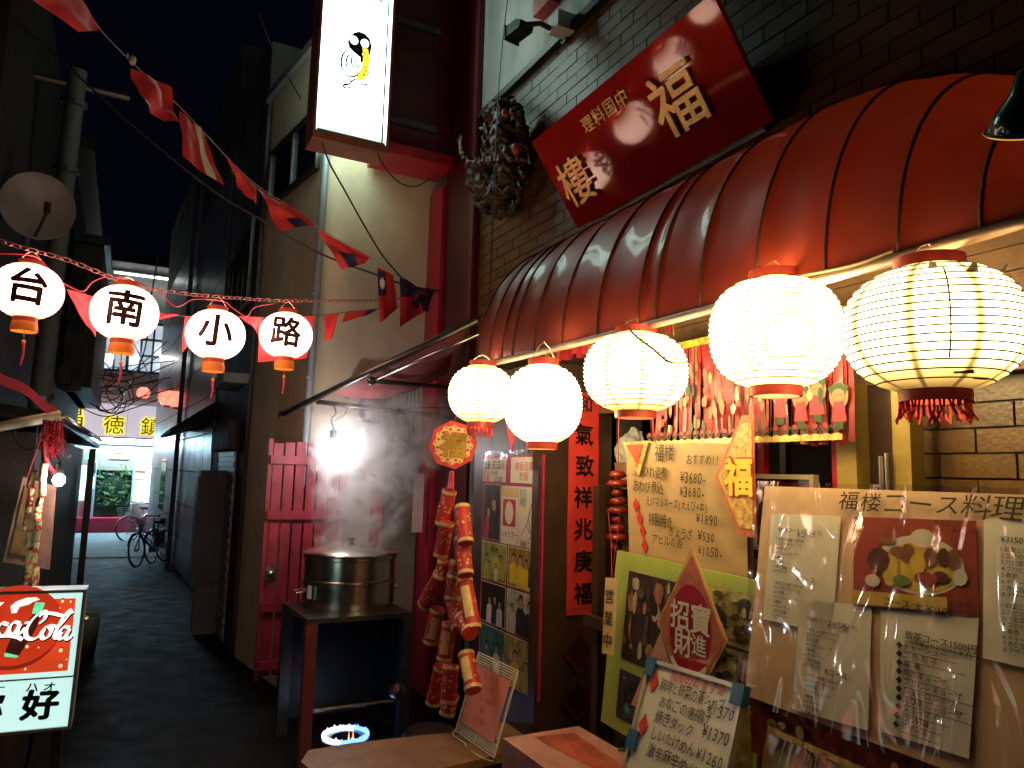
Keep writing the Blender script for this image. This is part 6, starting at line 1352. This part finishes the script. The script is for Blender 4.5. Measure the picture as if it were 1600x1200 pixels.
# brocade strip and framed picture menu under it
b = MB(); F2 = Fr(BO + V((-.004, 0, -.135 * KB)), (0, -1, 0), (0, 0, 1), KB); t = thing('brocade_strip', 'red and gold brocade strip along the foot of the course menu', 'cloth', M=F2.matrix())
b.grid(lambda u, v: F2(bw * u, .130 * v, -.02 + .006 * noise.noise(V((u * 14, v * 3, 2)))), 40, 5); b.build('brocade', mat('brocade', (.34, .06, .04), .35, .2, var=.95, scale=26, coat=.4), t, smooth=True)
b = MB()
for k in range(26): b.ellipse(F2, ru(.02, bw - .05), ru(.02, .11), ru(.008, .02), ru(.006, .014), -.010, 7, ru(0, 3))
b.build('gold_flower', gold_foil, t, kind='stuff')
l0 = at_x(1203, 1122, 2.14); LF = Fr(V((1.95, l0.y, l0.z - .5 * KB)), (0, -1, -.055), (.22, 0, 1), KB); lw = (l0.y - .5) / KB
t = thing('framed_menu', 'gilt framed picture menu below the course menu board', 'menu', M=LF.matrix())
hh = .5
b = MB(); b.box(LF, 0, hh - .014, -.012, lw, hh, .012); b.box(LF, 0, 0, -.012, .014, hh - .014, .012); b.box(LF, lw - .014, 0, -.012, lw, hh - .014, .012); b.box(LF, .014, 0, -.012, lw - .014, .014, .012); b.build('frame', gold, t)
b = MB(); b.box(LF, .014, .014, -.01, lw - .014, hh - .014, .0); b.build('mount', mat('pale_green_mount', (.46, .48, .30), .5, var=.2, scale=5), t)
pic(t, LF, .085, hh - .34, .36, hh - .07, [(.32, .05, .03), (.5, .16, .05), (.12, .04, .05), (.5, .3, .08), (.2, .1, .04)], 31, n=.003, blobs=30)
b = MB(); b.ellipse(LF, .22, hh - .20, .12, .115, .016, 24); b.build('plate', white_paper, t); b = MB(); b.ellipse(LF, .22, hh - .21, .085, .08, .0175, 16); b.build('plum_dish', mat('plum', (.10, .03, .05), .4, var=.4, scale=30), t)
pic(t, LF, .42, hh - .34, .68, hh - .07, [(.34, .06, .03), (.5, .3, .1), (.2, .08, .04), (.5, .46, .36)], 32, n=.003, blobs=24)
b = MB(); b.grid(lambda u, v: LF(.014 + (lw - .028) * u, .014 + (hh - .028) * v, .02 + .004 * noise.noise(V((u * 8, v * 6, 4)))), 20, 14); b.build('plastic_cover', film('frame_film', .10, .07, .8, 9), t, smooth=True)
tbl = thing('serving_counter', 'dark wooden counter under the menus along the frontage', 'counter', (2.4, 1.2, 0))
b = MB(); b.wbox((2.3, .4, .55), (2.65, 2.1, .6)); b.build('top', dark_wood, tbl); b = MB(); b.wbox((2.32, .45, 0), (2.63, 2.05, .548)); b.build('cabinet', dark_wood, tbl)
# support rails behind boards
easel = thing('board_rail', 'dark timber rail holding the photo board and kraft menu', 'rail', (2.35, 2.2, 0))
b = MB(); b.wbox((2.30, .6, 1.24), (2.34, 3.5, 1.30)); b.build('rail', dark_wood, easel)
for y in (.7, 1.7, 3.42):
    b = MB(); b.wbox((2.341, y, 0), (2.385, y + .06, 2.0)); b.build('post', dark_wood, easel)

# ================================================================== bench and wire menu stand
bz = .53
e = [at_z(470, 1190, bz), at_z(482, 1172, bz), at_z(555, 1160, bz), at_z(715, 1143, bz), at_z(800, 1125, bz)]; f_ = [at_z(860, 1160, bz), at_z(640, 1212, bz), at_z(490, 1206, bz)]
bn = thing('bench_table', 'worn brown wooden bench plank with rounded end beside the steamer', 'bench', ((e[0].x + f_[0].x) / 2, e[2].y, 0))
b = MB(); b.prism(WORLD, [(p.x, p.y) for p in (e + f_)][::-1], bz - .045, bz); b.build('plank', bench_wood, bn)
for px, py in ((540, 1180), (780, 1150)):
    q = at_z(px, py, bz); b = MB(); b.wbox((q.x - .04, q.y - .05, 0), (q.x + .04, q.y + .03, bz - .046)); b.build('leg', brown_wood, bn)
WB = [at_z(712, 1141, bz), None]; o0 = at_z(712, 1141, bz + .005); o1 = at_z(772, 1184, bz + .005); t0 = at_d(748, 1019, (o0 - CAM).dot(CF) + .14)
Uw = (o1 - o0); wl = Uw.length; Uw.normalize(); Vw = t0 - o0; Vw = Vw - Uw * Vw.dot(Uw); hl = Vw.length
XF = Fr(o0, Uw, Vw); ws = thing('wire_menu_stand', 'white wire stand holding a pink menu sheet on the bench', 'stand', M=XF.matrix())
skew = (t0 - o0).dot(Uw)
b = MB(); wr = .0035
def W_(u, v, n=0): return XF(u * wl + skew * v, v * hl, n)
b.tube([W_(0, 0), W_(0, 1), W_(1, 1), W_(1, 0), W_(0, 0)], wr * 1.3, 6); b.build('wire_frame', white_paint, ws)
for v in (.03, .055, .08, .105, .13, .88, .91, .94, .97):
    b = MB(); b.tube([W_(0, v), W_(1, v)], wr, 5); b.build('cross_wire', white_paint, ws)
b = MB()
for k in range(30):
    v = .14 + .74 * k / 29
    for u in (0.0, .955): b.tube([W_(u, v), W_(u + .045, v)], wr * .7, 4)
b.build('side_wire', white_paint, ws, kind='stuff')
b = MB(); b.tube([W_(.5, 0), W_(.5, .14)], wr, 5); b.tube([W_(.5, .87), W_(.5, 1)], wr, 5); b.build('centre_wire', white_paint, ws)
b = MB(); b.tube(smooth_path([W_(0, .02), W_(.15, -.03, .05), W_(.5, -.02, .06), W_(.55, -.06, .05), W_(.95, -.04, .05), W_(1, -.04)], 4), wr, 5); b.tube([W_(.5, .7, -.002), XF(.5 * wl, .02, -.16)], wr, 5); b.build('foot_wire', white_paint, ws)
b = MB(); b.poly([W_(.07, .13, .006), W_(.93, .13, .006), W_(.93, .86, .006), W_(.07, .86, .006)]); b.build('menu_sheet', pink_paper, ws)
b = MB(); SF2 = Fr(W_(.07, .13, .009), Uw, Vw)
for k, (s, sz) in enumerate((('蒸しぎょうざ', .034), ('シューマイ', .032), ('ちまき・豚まん', .030), ('春巻', .03), ('お持ち帰り', .034))):
    v = .78 - .13 * k; q = W_(.5, v, .009); f2 = Fr(q, Uw, Vw, 1.2); b.text(f2, s, 0, 0, sz, .004, 0, 'C', jit=.08, sx=.7)
b.build('handwriting', mat('faded_red_ink', (.40, .10, .10), .6), ws)
# ================================================================== stall canopy, pole and hangings on the left
st = thing('stall_canopy', 'low dark stall roof running along the left side of the alley', 'canopy', (-.6, 7, 0))
ca = at_d(88, 652, 3.9); cb = at_x(158, 688, ca.x + .03)
b = MB(); b.prism(Fr(ca + V((0, .02, 0)), (1, 0, 0), (0, 0, 1)), [(.02, -.03), (.02, .02), (-.9, .16), (-.9, .11)], -(cb.y - ca.y), 0); b.build('roof', mat('dark_metal_roof', (.05, .05, .05), .4, .5, var=.4), st)
b = MB(); b.tube([at_d(-60, 676, 3.75), ca + V((.02, 0, .01))], .028, 10); b.build('front_pole', mat('pale_pole', (.5, .42, .32), .5), st, smooth=True)
b = MB(); b.tube([ca + V((.02, .0, .0)), cb], .024, 8); b.build('edge_rail', chrome, st, smooth=True)
b = MB(); b.wbox((-1.0, 5.6, 0), (ca.x - .17, cb.y - .1, ca.z - .05)); b.build('side_wall', dark_wood, st)
b = MB(); b.wbox((ca.x - .10, cb.y - .12, 0), (ca.x - .02, cb.y - .04, ca.z - .04)); b.build('corner_post', dark_wood, st)
b = MB(); A, B_ = at_d(-20, 575, 3.7), ca + V((.0, 0, .03)); b.grid(lambda u, v: A.lerp(B_, u) + V((0, 0, .055 * (v - .5) - .012 * math.sin(u * 9))) + V((0, .02, 0)) * v, 14, 3); tag(b.build('red_ribbon', mat('pinkish_red_cloth', (.50, .03, .10), .6), smooth=True), 'long pinkish red ribbon stretched down to the stall pole end', 'ribbon')
# hanging sheet, firecrackers, tassel tinsel, bulb
hd = 3.95; F_ = [at_d(36, 745, hd), at_d(88, 760, hd), at_d(78, 890, hd), at_d(4, 878, hd)]
sh = thing('hanging_placard', 'pinkish plastic wrapped placard hanging behind the firecrackers at the stall', 'placard', F_[0])
b = MB(); b.grid(lambda u, v: F_[0].lerp(F_[1], u).lerp(F_[3].lerp(F_[2], u), v) + V((0, .012 * noise.noise(V((u * 4, v * 4, 2))), 0)), 10, 14); b.build('sheet', mat('placard_pink', (.52, .25, .18), .55, var=.3, scale=7, bump=.3, bscale=12), sh, smooth=True)
b = MB(); b.grid(lambda u, v: F_[0].lerp(F_[1], .12 + .62 * u).lerp(F_[3].lerp(F_[2], .12 + .62 * u), .08 + .8 * v) + V((0, -.02, 0)), 4, 6); b.build('inner_print', mat('placard_ochre', (.46, .24, .09), .5, var=.6, scale=9), sh)
b = MB(); b.tube([F_[0] + V((.02, 0, 0)), at_d(66, 680, hd), F_[1]], .004, 5); b.build('cord', red_cable, sh)
b = MB(); b.grid(lambda u, v: F_[0].lerp(F_[1], u).lerp(F_[3].lerp(F_[2], u), v) + V((0, -.03 + .012 * noise.noise(V((u * 7, v * 7, 5))), 0)), 12, 16); b.build('plastic_cover', film('placard_film', .06, .12, .8, 9), sh, smooth=True)
ck = thing('firecracker_string', 'faded firecracker bundle hanging from the stall pole over the lightbox sign', 'decoration', at_d(68, 660, 3.75))
for i, (x0, y0, x1, y1) in enumerate([(54, 735, 46, 762), (70, 722, 66, 752), (50, 762, 44, 800), (67, 752, 66, 775), (62, 778, 58, 812), (46, 795, 40, 830), (60, 812, 56, 845), (48, 828, 44, 856), (57, 845, 52, 880), (50, 858, 44, 880), (46, 880, 40, 925), (56, 885, 54, 925)]):
    a, c_ = at_d(x0, y0, 3.72 + ru(-.03, .03)), at_d(x1, y1, 3.72); firecracker(ck, c_, a - c_, (a - c_).length, .016, 40 + i, .12)
b = MB(); b.tube(smooth_path([at_d(68, 655, 3.75), at_d(68, 720, 3.73), at_d(58, 800, 3.72), at_d(47, 900, 3.72), at_d(42, 955, 3.6)], 6), .004, 5); b.build('cord', cable_m, ck)
b = MB(); b.tube([at_d(68, 690, 3.73), at_d(70, 735, 3.73)], .012, 6, r1=.016); b.tube([at_d(70, 715, 3.74), at_d(86, 742, 3.9)], .01, 5); b.build('ribbon', tassel_m, ck)
tn = thing('tinsel_fringe', 'dark red tinsel fringe bunched under the stall pole end', 'decoration', at_d(85, 665, 3.85))
b = MB()
for k in range(60):
    q = at_d(ru(68, 98), 656 + ru(0, 4), 3.85 + ru(-.1, .15)); b.tube([q, q + V((ru(-.02, .02), 0, -.06)), q + V((ru(-.04, .04), ru(-.03, .03), -ru(.1, .2)))], .004, 3)
b.build('tinsel', mat('red_tinsel', (.40, .02, .03), .2, .4), tn, kind='stuff')
b = MB()
for k in range(12):
    q = at_d(ru(80, 106), ru(680, 716), 3.85); b.poly([q, q + V((ru(.01, .03), 0, .006)), q + V((.015, .01, ru(.012, .03)))])
b.build('glitter', mat('glitter', (.7, .6, .6), .15, .9), tn, kind='stuff')
lp = at_d(92, 750, 3.72); lb = thing('stall_bulb', 'bright bare bulb at the edge of the stall by the pink placard', 'lamp', lp)
b = MB(); b.ball(lp, .028, .028, .032, 12, 10); b.build('glass', glow('stall_bulb_glass', (1, .96, .92), 170), lb, smooth=True)
b = MB(); b.lathe(lp + V((0, 0, .032)), [(.013, 0), (.016, .01), (.016, .05), (.006, .06)], 10); b.build('socket', black, lb, auto=40); b = MB(); b.tube([lp + V((0, 0, .09)), at_d(82, 700, 3.95), ca], .004, 5); b.build('cord', cable_m, lb)
b = MB(); b.tube([at_d(-20, 690, 5.2), at_d(45, 672, 5.2), at_d(70, 668, 5.2)], .008, 5); b.tube(smooth_path([at_d(24, 650, 4.2), at_d(26, 690, 4.2), at_d(50, 702, 4.2), at_d(60, 660, 4.2)], 5), .004, 5); tag(b.build('cable', cable_m), 'looped black cable hanging behind the stall pole', 'cable')
# ================================================================== standing soft drink light box sign
KY = 3.65; s1 = at_y(127, 915, KY); s0 = at_y(106, 1131, KY); SX1 = (s1.x + s0.x) / 2 + .012; sh_ = s1.z - s0.z; swd = .92
CF_ = facing_us((SX1 - swd, KY, s0.z)); CF_ = Fr(CF_.O, (1, 0, 0), (.035, 0.03, 1))
ls = thing('lightbox_sign', 'lit red cola light box sign with white lower panel standing at the alley edge', 'sign', M=CF_.matrix())
b = MB(); b.box(CF_, -.0, sh_ - .012, -.16, swd, sh_, .01); b.box(CF_, 0, 0, -.16, swd, .012, .01); b.box(CF_, swd - .012, .0125, -.16, swd, sh_ - .0125, .01); b.box(CF_, 0, .0125, -.16, .012, sh_ - .0125, .01); b.build('frame', mat('alloy_frame', (.45, .47, .47), .35, .7), ls)
vm = sh_ * .375
lw1 = glow('lightbox_white', (.62, .95, .90), .6, var=.06, scale=2); lr = glow('lightbox_red', (.86, .075, .02), .5, var=.25, scale=2.5)
b = MB(); b.box(CF_, .013, .013, -.14, swd - .013, vm - .004, 0); b.build('white_panel', lw1, ls)
b = MB(); b.box(CF_, .013, vm + .002, -.14, swd - .013, sh_ - .013, 0); b.build('white_margin', lw1, ls)
b = MB(); b.box(CF_, .013, vm - .004, -.1, swd - .013, vm + .002, .006); b.build('divider', MATS['alloy_frame'], ls)
b = MB(); b.fquad(CF_, .035, vm + .022, swd - .035, sh_ - .035, .002); b.build('red_panel', lr, ls)
def cu_(px, py): q = at_y(px, py, KY); q = q - CF_.O; return (q.dot(CF_.U) - q.dot(CF_.V) * 0, q.dot(CF_.V))
# big disc with shading ring, bottle, script
u, v = cu_(20, 985); b = MB(); b.ellipse(CF_, u, v, .165, .165, .0028, 40); b.build('red_disc', glow('lightbox_red_disc', (.80, .055, .015), .40, .2, 5), ls)
b = MB(); rr = []; 
for k in range(26):
    a = -2.6 + 2.3 * k / 25; rr.append((u + .165 * math.cos(a), v + .165 * math.sin(a)))
for k in range(25, -1, -1):
    a = -2.6 + 2.3 * k / 25; w_ = .016 * math.sin(math.pi * k / 25); rr.append((u + (.165 - w_) * math.cos(a), v + (.165 - w_) * math.sin(a)))
b.fpoly(CF_, rr, .0034); b.build('disc_edge', glow('lightbox_dark_red', (.28, .02, .008), .5), ls)
def cpoly(pts, n, name, m):
    b = MB(); b.fpoly(CF_, [cu_(*q) for q in pts], n); return b.build(name, m, ls)
cpoly([(49, 964), (60, 966), (54, 985), (44, 1004), (30, 1024), (26, 1031), (8, 1030), (5, 1024), (12, 1006), (24, 992), (38, 978)], .0040, 'cola_bottle', glow('bottle_brown', (.05, .012, .01), .5, .5, 20))
cpoly([(51, 946), (66, 947), (60, 966), (46, 963)], .0046, 'bottle_neck', glow('bottle_green', (.10, .55, .25), .9, .3, 20))
cpoly([(5, 1024), (27, 1029), (24, 1032), (4, 1030)], .0048, 'bottle_base', glow('bottle_green', (.10, .55, .25), .9))
cpoly([(12, 952), (20, 945), (36, 939), (52, 938), (58, 942), (48, 945), (40, 950), (26, 953), (22, 962), (14, 963)], .0044, 'splash', glow('splash_white', (.8, .8, .7), .8, .4, 30))
for (x, y, r) in ((94, 944, 3.2), (107, 945, 2.5), (90, 955, 1.3), (40, 1014, 3.2), (93, 1020, 4.2), (93, 1044, 4.2), (38, 1049, 2.5), (58, 1016, 1.6), (102, 1035, 1.4)):
    u, v = cu_(x, y); b = MB(); b.ellipse(CF_, u, v, r * .0027, r * .0036, .0046, 12); o = b.build('drop', glow('drop_dark', (.45, .06, .02), .55), ls); b = MB(); b.ellipse(CF_, u - .001, v - r * .0008, r * .0018, r * .002, .0052, 10); b.build('drop_glint', glow('drop_light', (1, .5, .25), .95), o)
# script lettering drawn with a broad nib
def script(strokes, m_, name, n, nib=.0125, ang=.5, off=(0, 0)):
    b = MB(); nx, ny = nib * math.cos(ang), nib * math.sin(ang)
    for si, s_ in enumerate(strokes):
        P_ = [cu_(x + off[0], y + off[1]) for x, y in s_]; P_ = [V((a, c_, 0)) for a, c_ in P_]; P_ = smooth_path(P_, 7)
        for i in range(len(P_) - 1):
            a, c_ = P_[i], P_[i + 1]; t_ = (c_ - a); 
            if t_.length < 1e-7: continue
            t_.normalize(); pr = V((-t_.y, t_.x, 0)); wv = V((nx, ny, 0)); k_ = abs(wv.dot(pr)); k_ = max(k_, nib * .35); nn = n + si * .00004
            pa = V((-t_.y, t_.x, 0)) * k_ * .5; e_ = t_ * k_ * .22
            b.fpoly(CF_, [((a - pa - e_).x, (a - pa - e_).y), ((c_ - pa + e_).x, (c_ - pa + e_).y), ((c_ + pa + e_).x, (c_ + pa + e_).y), ((a + pa - e_).x, (a + pa - e_).y)], nn + i * .000002)
    return b.build(name, m_, ls)
S = []
# "Coca" (first half cut by the view) and "-Cola"
S.append([(-44, 972), (-34, 964), (-38, 956), (-52, 964), (-62, 984), (-58, 1000), (-44, 1002), (-32, 994)])
S.append([(-22, 978), (-30, 986), (-28, 998), (-18, 998), (-12, 986), (-20, 978)])
S.append([(8, 980), (0, 978), (-7, 986), (-5, 997), (3, 996), (10, 988)])
S.append([(27, 978), (18, 977), (11, 986), (12, 995), (19, 993), (27, 981), (24, 992), (29, 994), (35, 986)])
S.append([(36, 978), (42, 977)])
S.append([(58, 979), (66, 972), (68, 962), (60, 962), (48, 972), (38, 988), (39, 1000), (50, 1003), (62, 995), (66, 988)])
S.append([(76, 983), (68, 985), (62, 994), (64, 1002), (72, 1000), (77, 990), (74, 983), (84, 984)])
S.append([(84, 990), (98, 974), (106, 962), (103, 960), (95, 970), (85, 990), (83, 1000), (88, 1001), (94, 994)])
S.append([(105, 986), (97, 985), (90, 993), (90, 1002), (97, 1001), (105, 989), (100, 1001), (105, 1003), (109, 998)])
S.append([(58, 968), (66, 963), (80, 964), (94, 967), (104, 964), (111, 962)])
S.append([(-60, 1004), (-40, 1006), (-10, 1000), (10, 998), (24, 1000), (31, 1003)])
script(S, glow('lightbox_script_shadow', (.12, .01, .005), .3), 'script_shadow', .0052, .020, .6, off=(1.5, 2.0))
script(S, glow('lightbox_script', (.95, 1, .95), 1.25), 'script_lettering', .0068, .0165, .6)
b = MB(); u, v = cu_(2, 946); b.text(CF_, 'Enjoy', u, v, .03, .002, .005, 'R', skew=.3, jit=.02); b.build('small_lettering', glow('lightbox_script', (.95, 1, .95), 1.25), ls)
for ch, px, py, sz, bo in (('好', 62, 1105, .120, .055), ('你', -26, 1106, .125, .03), ('ハ', 49, 1078, .042, .03), ('オ', 76, 1078, .042, .03), ('ー', -2, 1078, .04, .012), ('ニ', -24, 1078, .04, .012)):
    u, v = cu_(px, py); b = MB(); b.text(CF_, ch, u, v, sz, bo * .7, .0035, 'C', ang=-.03, sx=1.1); b.build('lettering', mat('sign_black_print', (.006, .012, .014), .5), ls)
for u in (.06, swd - .05):
    b = MB(); q = CF_(u, -.0, -.08); b.wbox((q.x - .018, q.y - .018, 0), (q.x + .018, q.y + .018, q.z - .001)); b.build('leg', iron, ls)
    b = MB(); b.wbox((q.x - .02, q.y - .25, 0), (q.x + .02, q.y - .0185, .04)); b.build('foot', iron, ls)
b = MB(); q = CF_(swd - .14, 0, -.1); b.tube(smooth_path([q, q + V((-.02, .05, -.2)), V((q.x - .1, q.y + .02, .12)), V((q.x - .5, q.y + .1, .015))], 6), .008, 6); b.build('power_cord', cable_m, ls)
b = MB(); q = CF_(swd + .006, sh_ * .77, -.05); b.ball(q, .014, .014, .014, 8, 6); b.build('latch', chrome, ls)
# ================================================================== bicycles parked far down the alley
def bicycle(label, base, yaw, steer, frame_m, basket=True):
    M0 = Matrix.Translation(base) @ Matrix.Rotation(yaw, 4, 'Z') @ Matrix.Rotation(.09, 4, 'X'); F_ = Fr(M0 @ V((0, 0, 0)), M0.to_3x3() @ V((1, 0, 0)), M0.to_3x3() @ V((0, 0, 1)))
    F_.N = (M0.to_3x3() @ V((0, -1, 0))); t = thing('bicycle', label, 'bicycle', base, 'bicycles parked down the alley'); R_ = .33
    fc, rc = (.54, R_), (-.52, R_)
    cs, sn = math.cos(steer), math.sin(steer)
    def fw(u, v, n=0): du = u - fc[0]; return F_(fc[0] + du * cs - n * sn, v, du * sn + n * cs)
    for (cx, fn) in ((fc[0], fw), (rc[0], lambda u, v, n=0: F_(u, v, n))):
        b = MB(); b.tube([fn(cx + R_ * math.cos(a), R_ + R_ * math.sin(a)) for a in [2 * math.pi * k / 28 for k in range(29)]], .018, 6, cap=False); w_ = b.build('wheel', black, t, smooth=True)
        b = MB(); b.tube([fn(cx + (R_ - .022) * math.cos(a), R_ + (R_ - .022) * math.sin(a)) for a in [2 * math.pi * k / 28 for k in range(29)]], .009, 5, cap=False); b.build('rim', chrome, w_, smooth=True)
        b = MB()
        for k in range(14):
            a = 2 * math.pi * k / 14; b.tube([fn(cx, R_), fn(cx + (R_ - .025) * math.cos(a), R_ + (R_ - .025) * math.sin(a))], .0025, 3)
        b.tube([fn(cx, R_, -.04), fn(cx, R_, .04)], .02, 8); b.build('spoke', chrome, w_, kind='stuff')
        b = MB(); b.grid(lambda a, c_: fn(cx + (R_ + .03) * math.cos(.3 + 2.1 * a), R_ + (R_ + .03) * math.sin(.3 + 2.1 * a), (c_ - .5) * .05), 10, 2); b.build('mudguard', frame_m, t)
    bb, sp, hd = (-.08, .28), (-.24, .72), (.36, .80)
    b = MB(); b.tube([F_(*bb), F_(*sp)], .016, 8); b.tube([F_(*bb), F_(.40, .62)], .018, 8); b.tube([F_(-.19, .55), F_(.385, .70)], .015, 8); b.tube([F_(*hd), F_(.43, .56)], .02, 8)
    for s_ in (-.05, .05): b.tube([F_(*bb), F_(rc[0], R_, s_)], .01, 6); b.tube([F_(-.2, .6), F_(rc[0], R_, s_)], .009, 6)
    b.build('frame', frame_m, t, smooth=True)
    b = MB()
    for s_ in (-.05, .05): b.tube([fw(.43, .56), fw(fc[0], R_, s_)], .011, 6)
    b.build('fork', frame_m, t, smooth=True)
    b = MB(); b.tube([F_(*hd), F_(.34, .95)], .012, 8); b.tube(smooth_path([fw(.20, .98, -.27), fw(.36, 1.0, -.22), fw(.40, .97, 0), fw(.36, 1.0, .22), fw(.20, .98, .27)], 5), .012, 8); b.build('handlebar', chrome, t, smooth=True)
    for s_ in (-1, 1):
        b = MB(); b.tube([fw(.12, .98, .275 * s_), fw(.21, .98, .27 * s_)], .017, 8); b.build('grip', black, t)
    b = MB(); b.add([F_(-.38, .86, -.09), F_(-.38, .86, .09), F_(-.08, .88, .02), F_(-.08, .88, -.02), F_(-.38, .80, -.08), F_(-.38, .80, .08), F_(-.08, .85, .015), F_(-.08, .85, -.015)], [(0, 1, 2, 3), (7, 6, 5, 4), (0, 4, 5, 1), (1, 5, 6, 2), (2, 6, 7, 3), (3, 7, 4, 0)]); b.tube([F_(-.24, .72), F_(-.25, .81)], .012, 6); b.build('saddle', black, t)
    b = MB(); b.tube([F_(-.08, .28, -.08), F_(-.08, .28, .08)], .05, 10); b.tube([F_(-.08, .28, .08), F_(.02, .15, .09)], .01, 6); b.tube([F_(-.08, .28, -.08), F_(-.18, .41, -.09)], .01, 6); b.build('crank', chrome, t)
    if basket:
        b = MB()
        for k in range(6):
            z = .66 + k * .05; w_ = .10 + .012 * k; b.tube([fw(.46, z, -w_), fw(.74 + .01 * k, z, -w_), fw(.74 + .01 * k, z, w_), fw(.46, z, w_), fw(.46, z, -w_)], .004, 4)
        for k in range(7):
            n_ = -.1 + k * .033; b.tube([fw(.74, .66, n_), fw(.79, .91, n_ * 1.5)], .003, 4); b.tube([fw(.46, .66, n_), fw(.46, .91, n_ * 1.5)], .003, 4)
        b.build('basket', chrome, t, kind='stuff')
    return t
white_frame = mat('pale_bike_frame', (.5, .55, .58), .4, .3)
bicycle('pale bicycle with a front basket, standing farthest down in the shop light', at_z(200, 846, 0) + V((.26, .48, 0)), math.radians(-118), .6, white_frame)
bicycle('dark bicycle nearest of those parked against the tiled wall', at_z(212, 886, 0) + V((.30, .46, 0)), math.radians(-122), -.1, black)
bicycle('dark blue bicycle in shade between the other two', at_z(236, 880, 0) + V((.2, .6, 0)), math.radians(-110), .1, mat('bike_dark_blue', (.02, .03, .06), .35))
q = at_z(258, 868, 0); b = MB(); t = thing('covered_scooter', 'low dark covered load standing behind the bicycles', 'load', q)
bmx = bmesh.new(); bmesh.ops.create_icosphere(bmx, subdivisions=4, radius=1); b = MB()
for v in bmx.verts:
    s_ = 1 + .12 * noise.noise(v.co * 2.2) + .05 * noise.noise(v.co * 6); b.v.append(q + V((.12 + v.co.x * .30 * s_, .2 + v.co.y * .7 * s_, max(0.0, .55 + v.co.z * .58 * s_))))
b.f = [tuple(x.index for x in f.verts) for f in bmx.faces]; b.m = [0] * len(b.f); bmx.free(); b.build('cover', mat('dark_tarp', (.025, .025, .03), .6, bump=.4), t, smooth=True)
b = MB(); b.tube([q + V((-.22, -.3, .62)), q + V((.40, -.3, .64))], .02, 6); b.build('bar', chrome, t)
q = at_z(125, 818, 0); t = thing('shop_trolley', 'small wheeled trolley parked before the far shop', 'trolley', q)
b = MB(); b.wbox((q.x - .25, q.y, .35), (q.x + .2, q.y + .3, .7)); b.build('tub', mat('pink_tub', (.6, .2, .25), .5), t)
b = MB()
for s_ in (-.2, .15): b.tube([q + V((s_, .1, .05)), q + V((s_, .1, .35))], .02, 6); b.lathe(q + V((s_ - .02, .1, .07)), [(.07, 0), (.07, .04)], 10, (1, 0, 0))
b.build('wheel_leg', chrome, t, kind='stuff')
# junk in the dark by the wall
q = at_z(120, 1030, 0); b = MB(); b.lathe(V((q.x, q.y, 0)), [(.16, 0), (.19, .42), (.2, .44), (.18, .44), (.15, .03)], 20, closed=True, cap=False); o = b.build('flower_pot', mat('pale_pot', (.18, .17, .14), .7), loc=(q.x, q.y, 0), smooth=True); tag(o, 'tall pale plant pot standing beside the light box sign', 'pot')
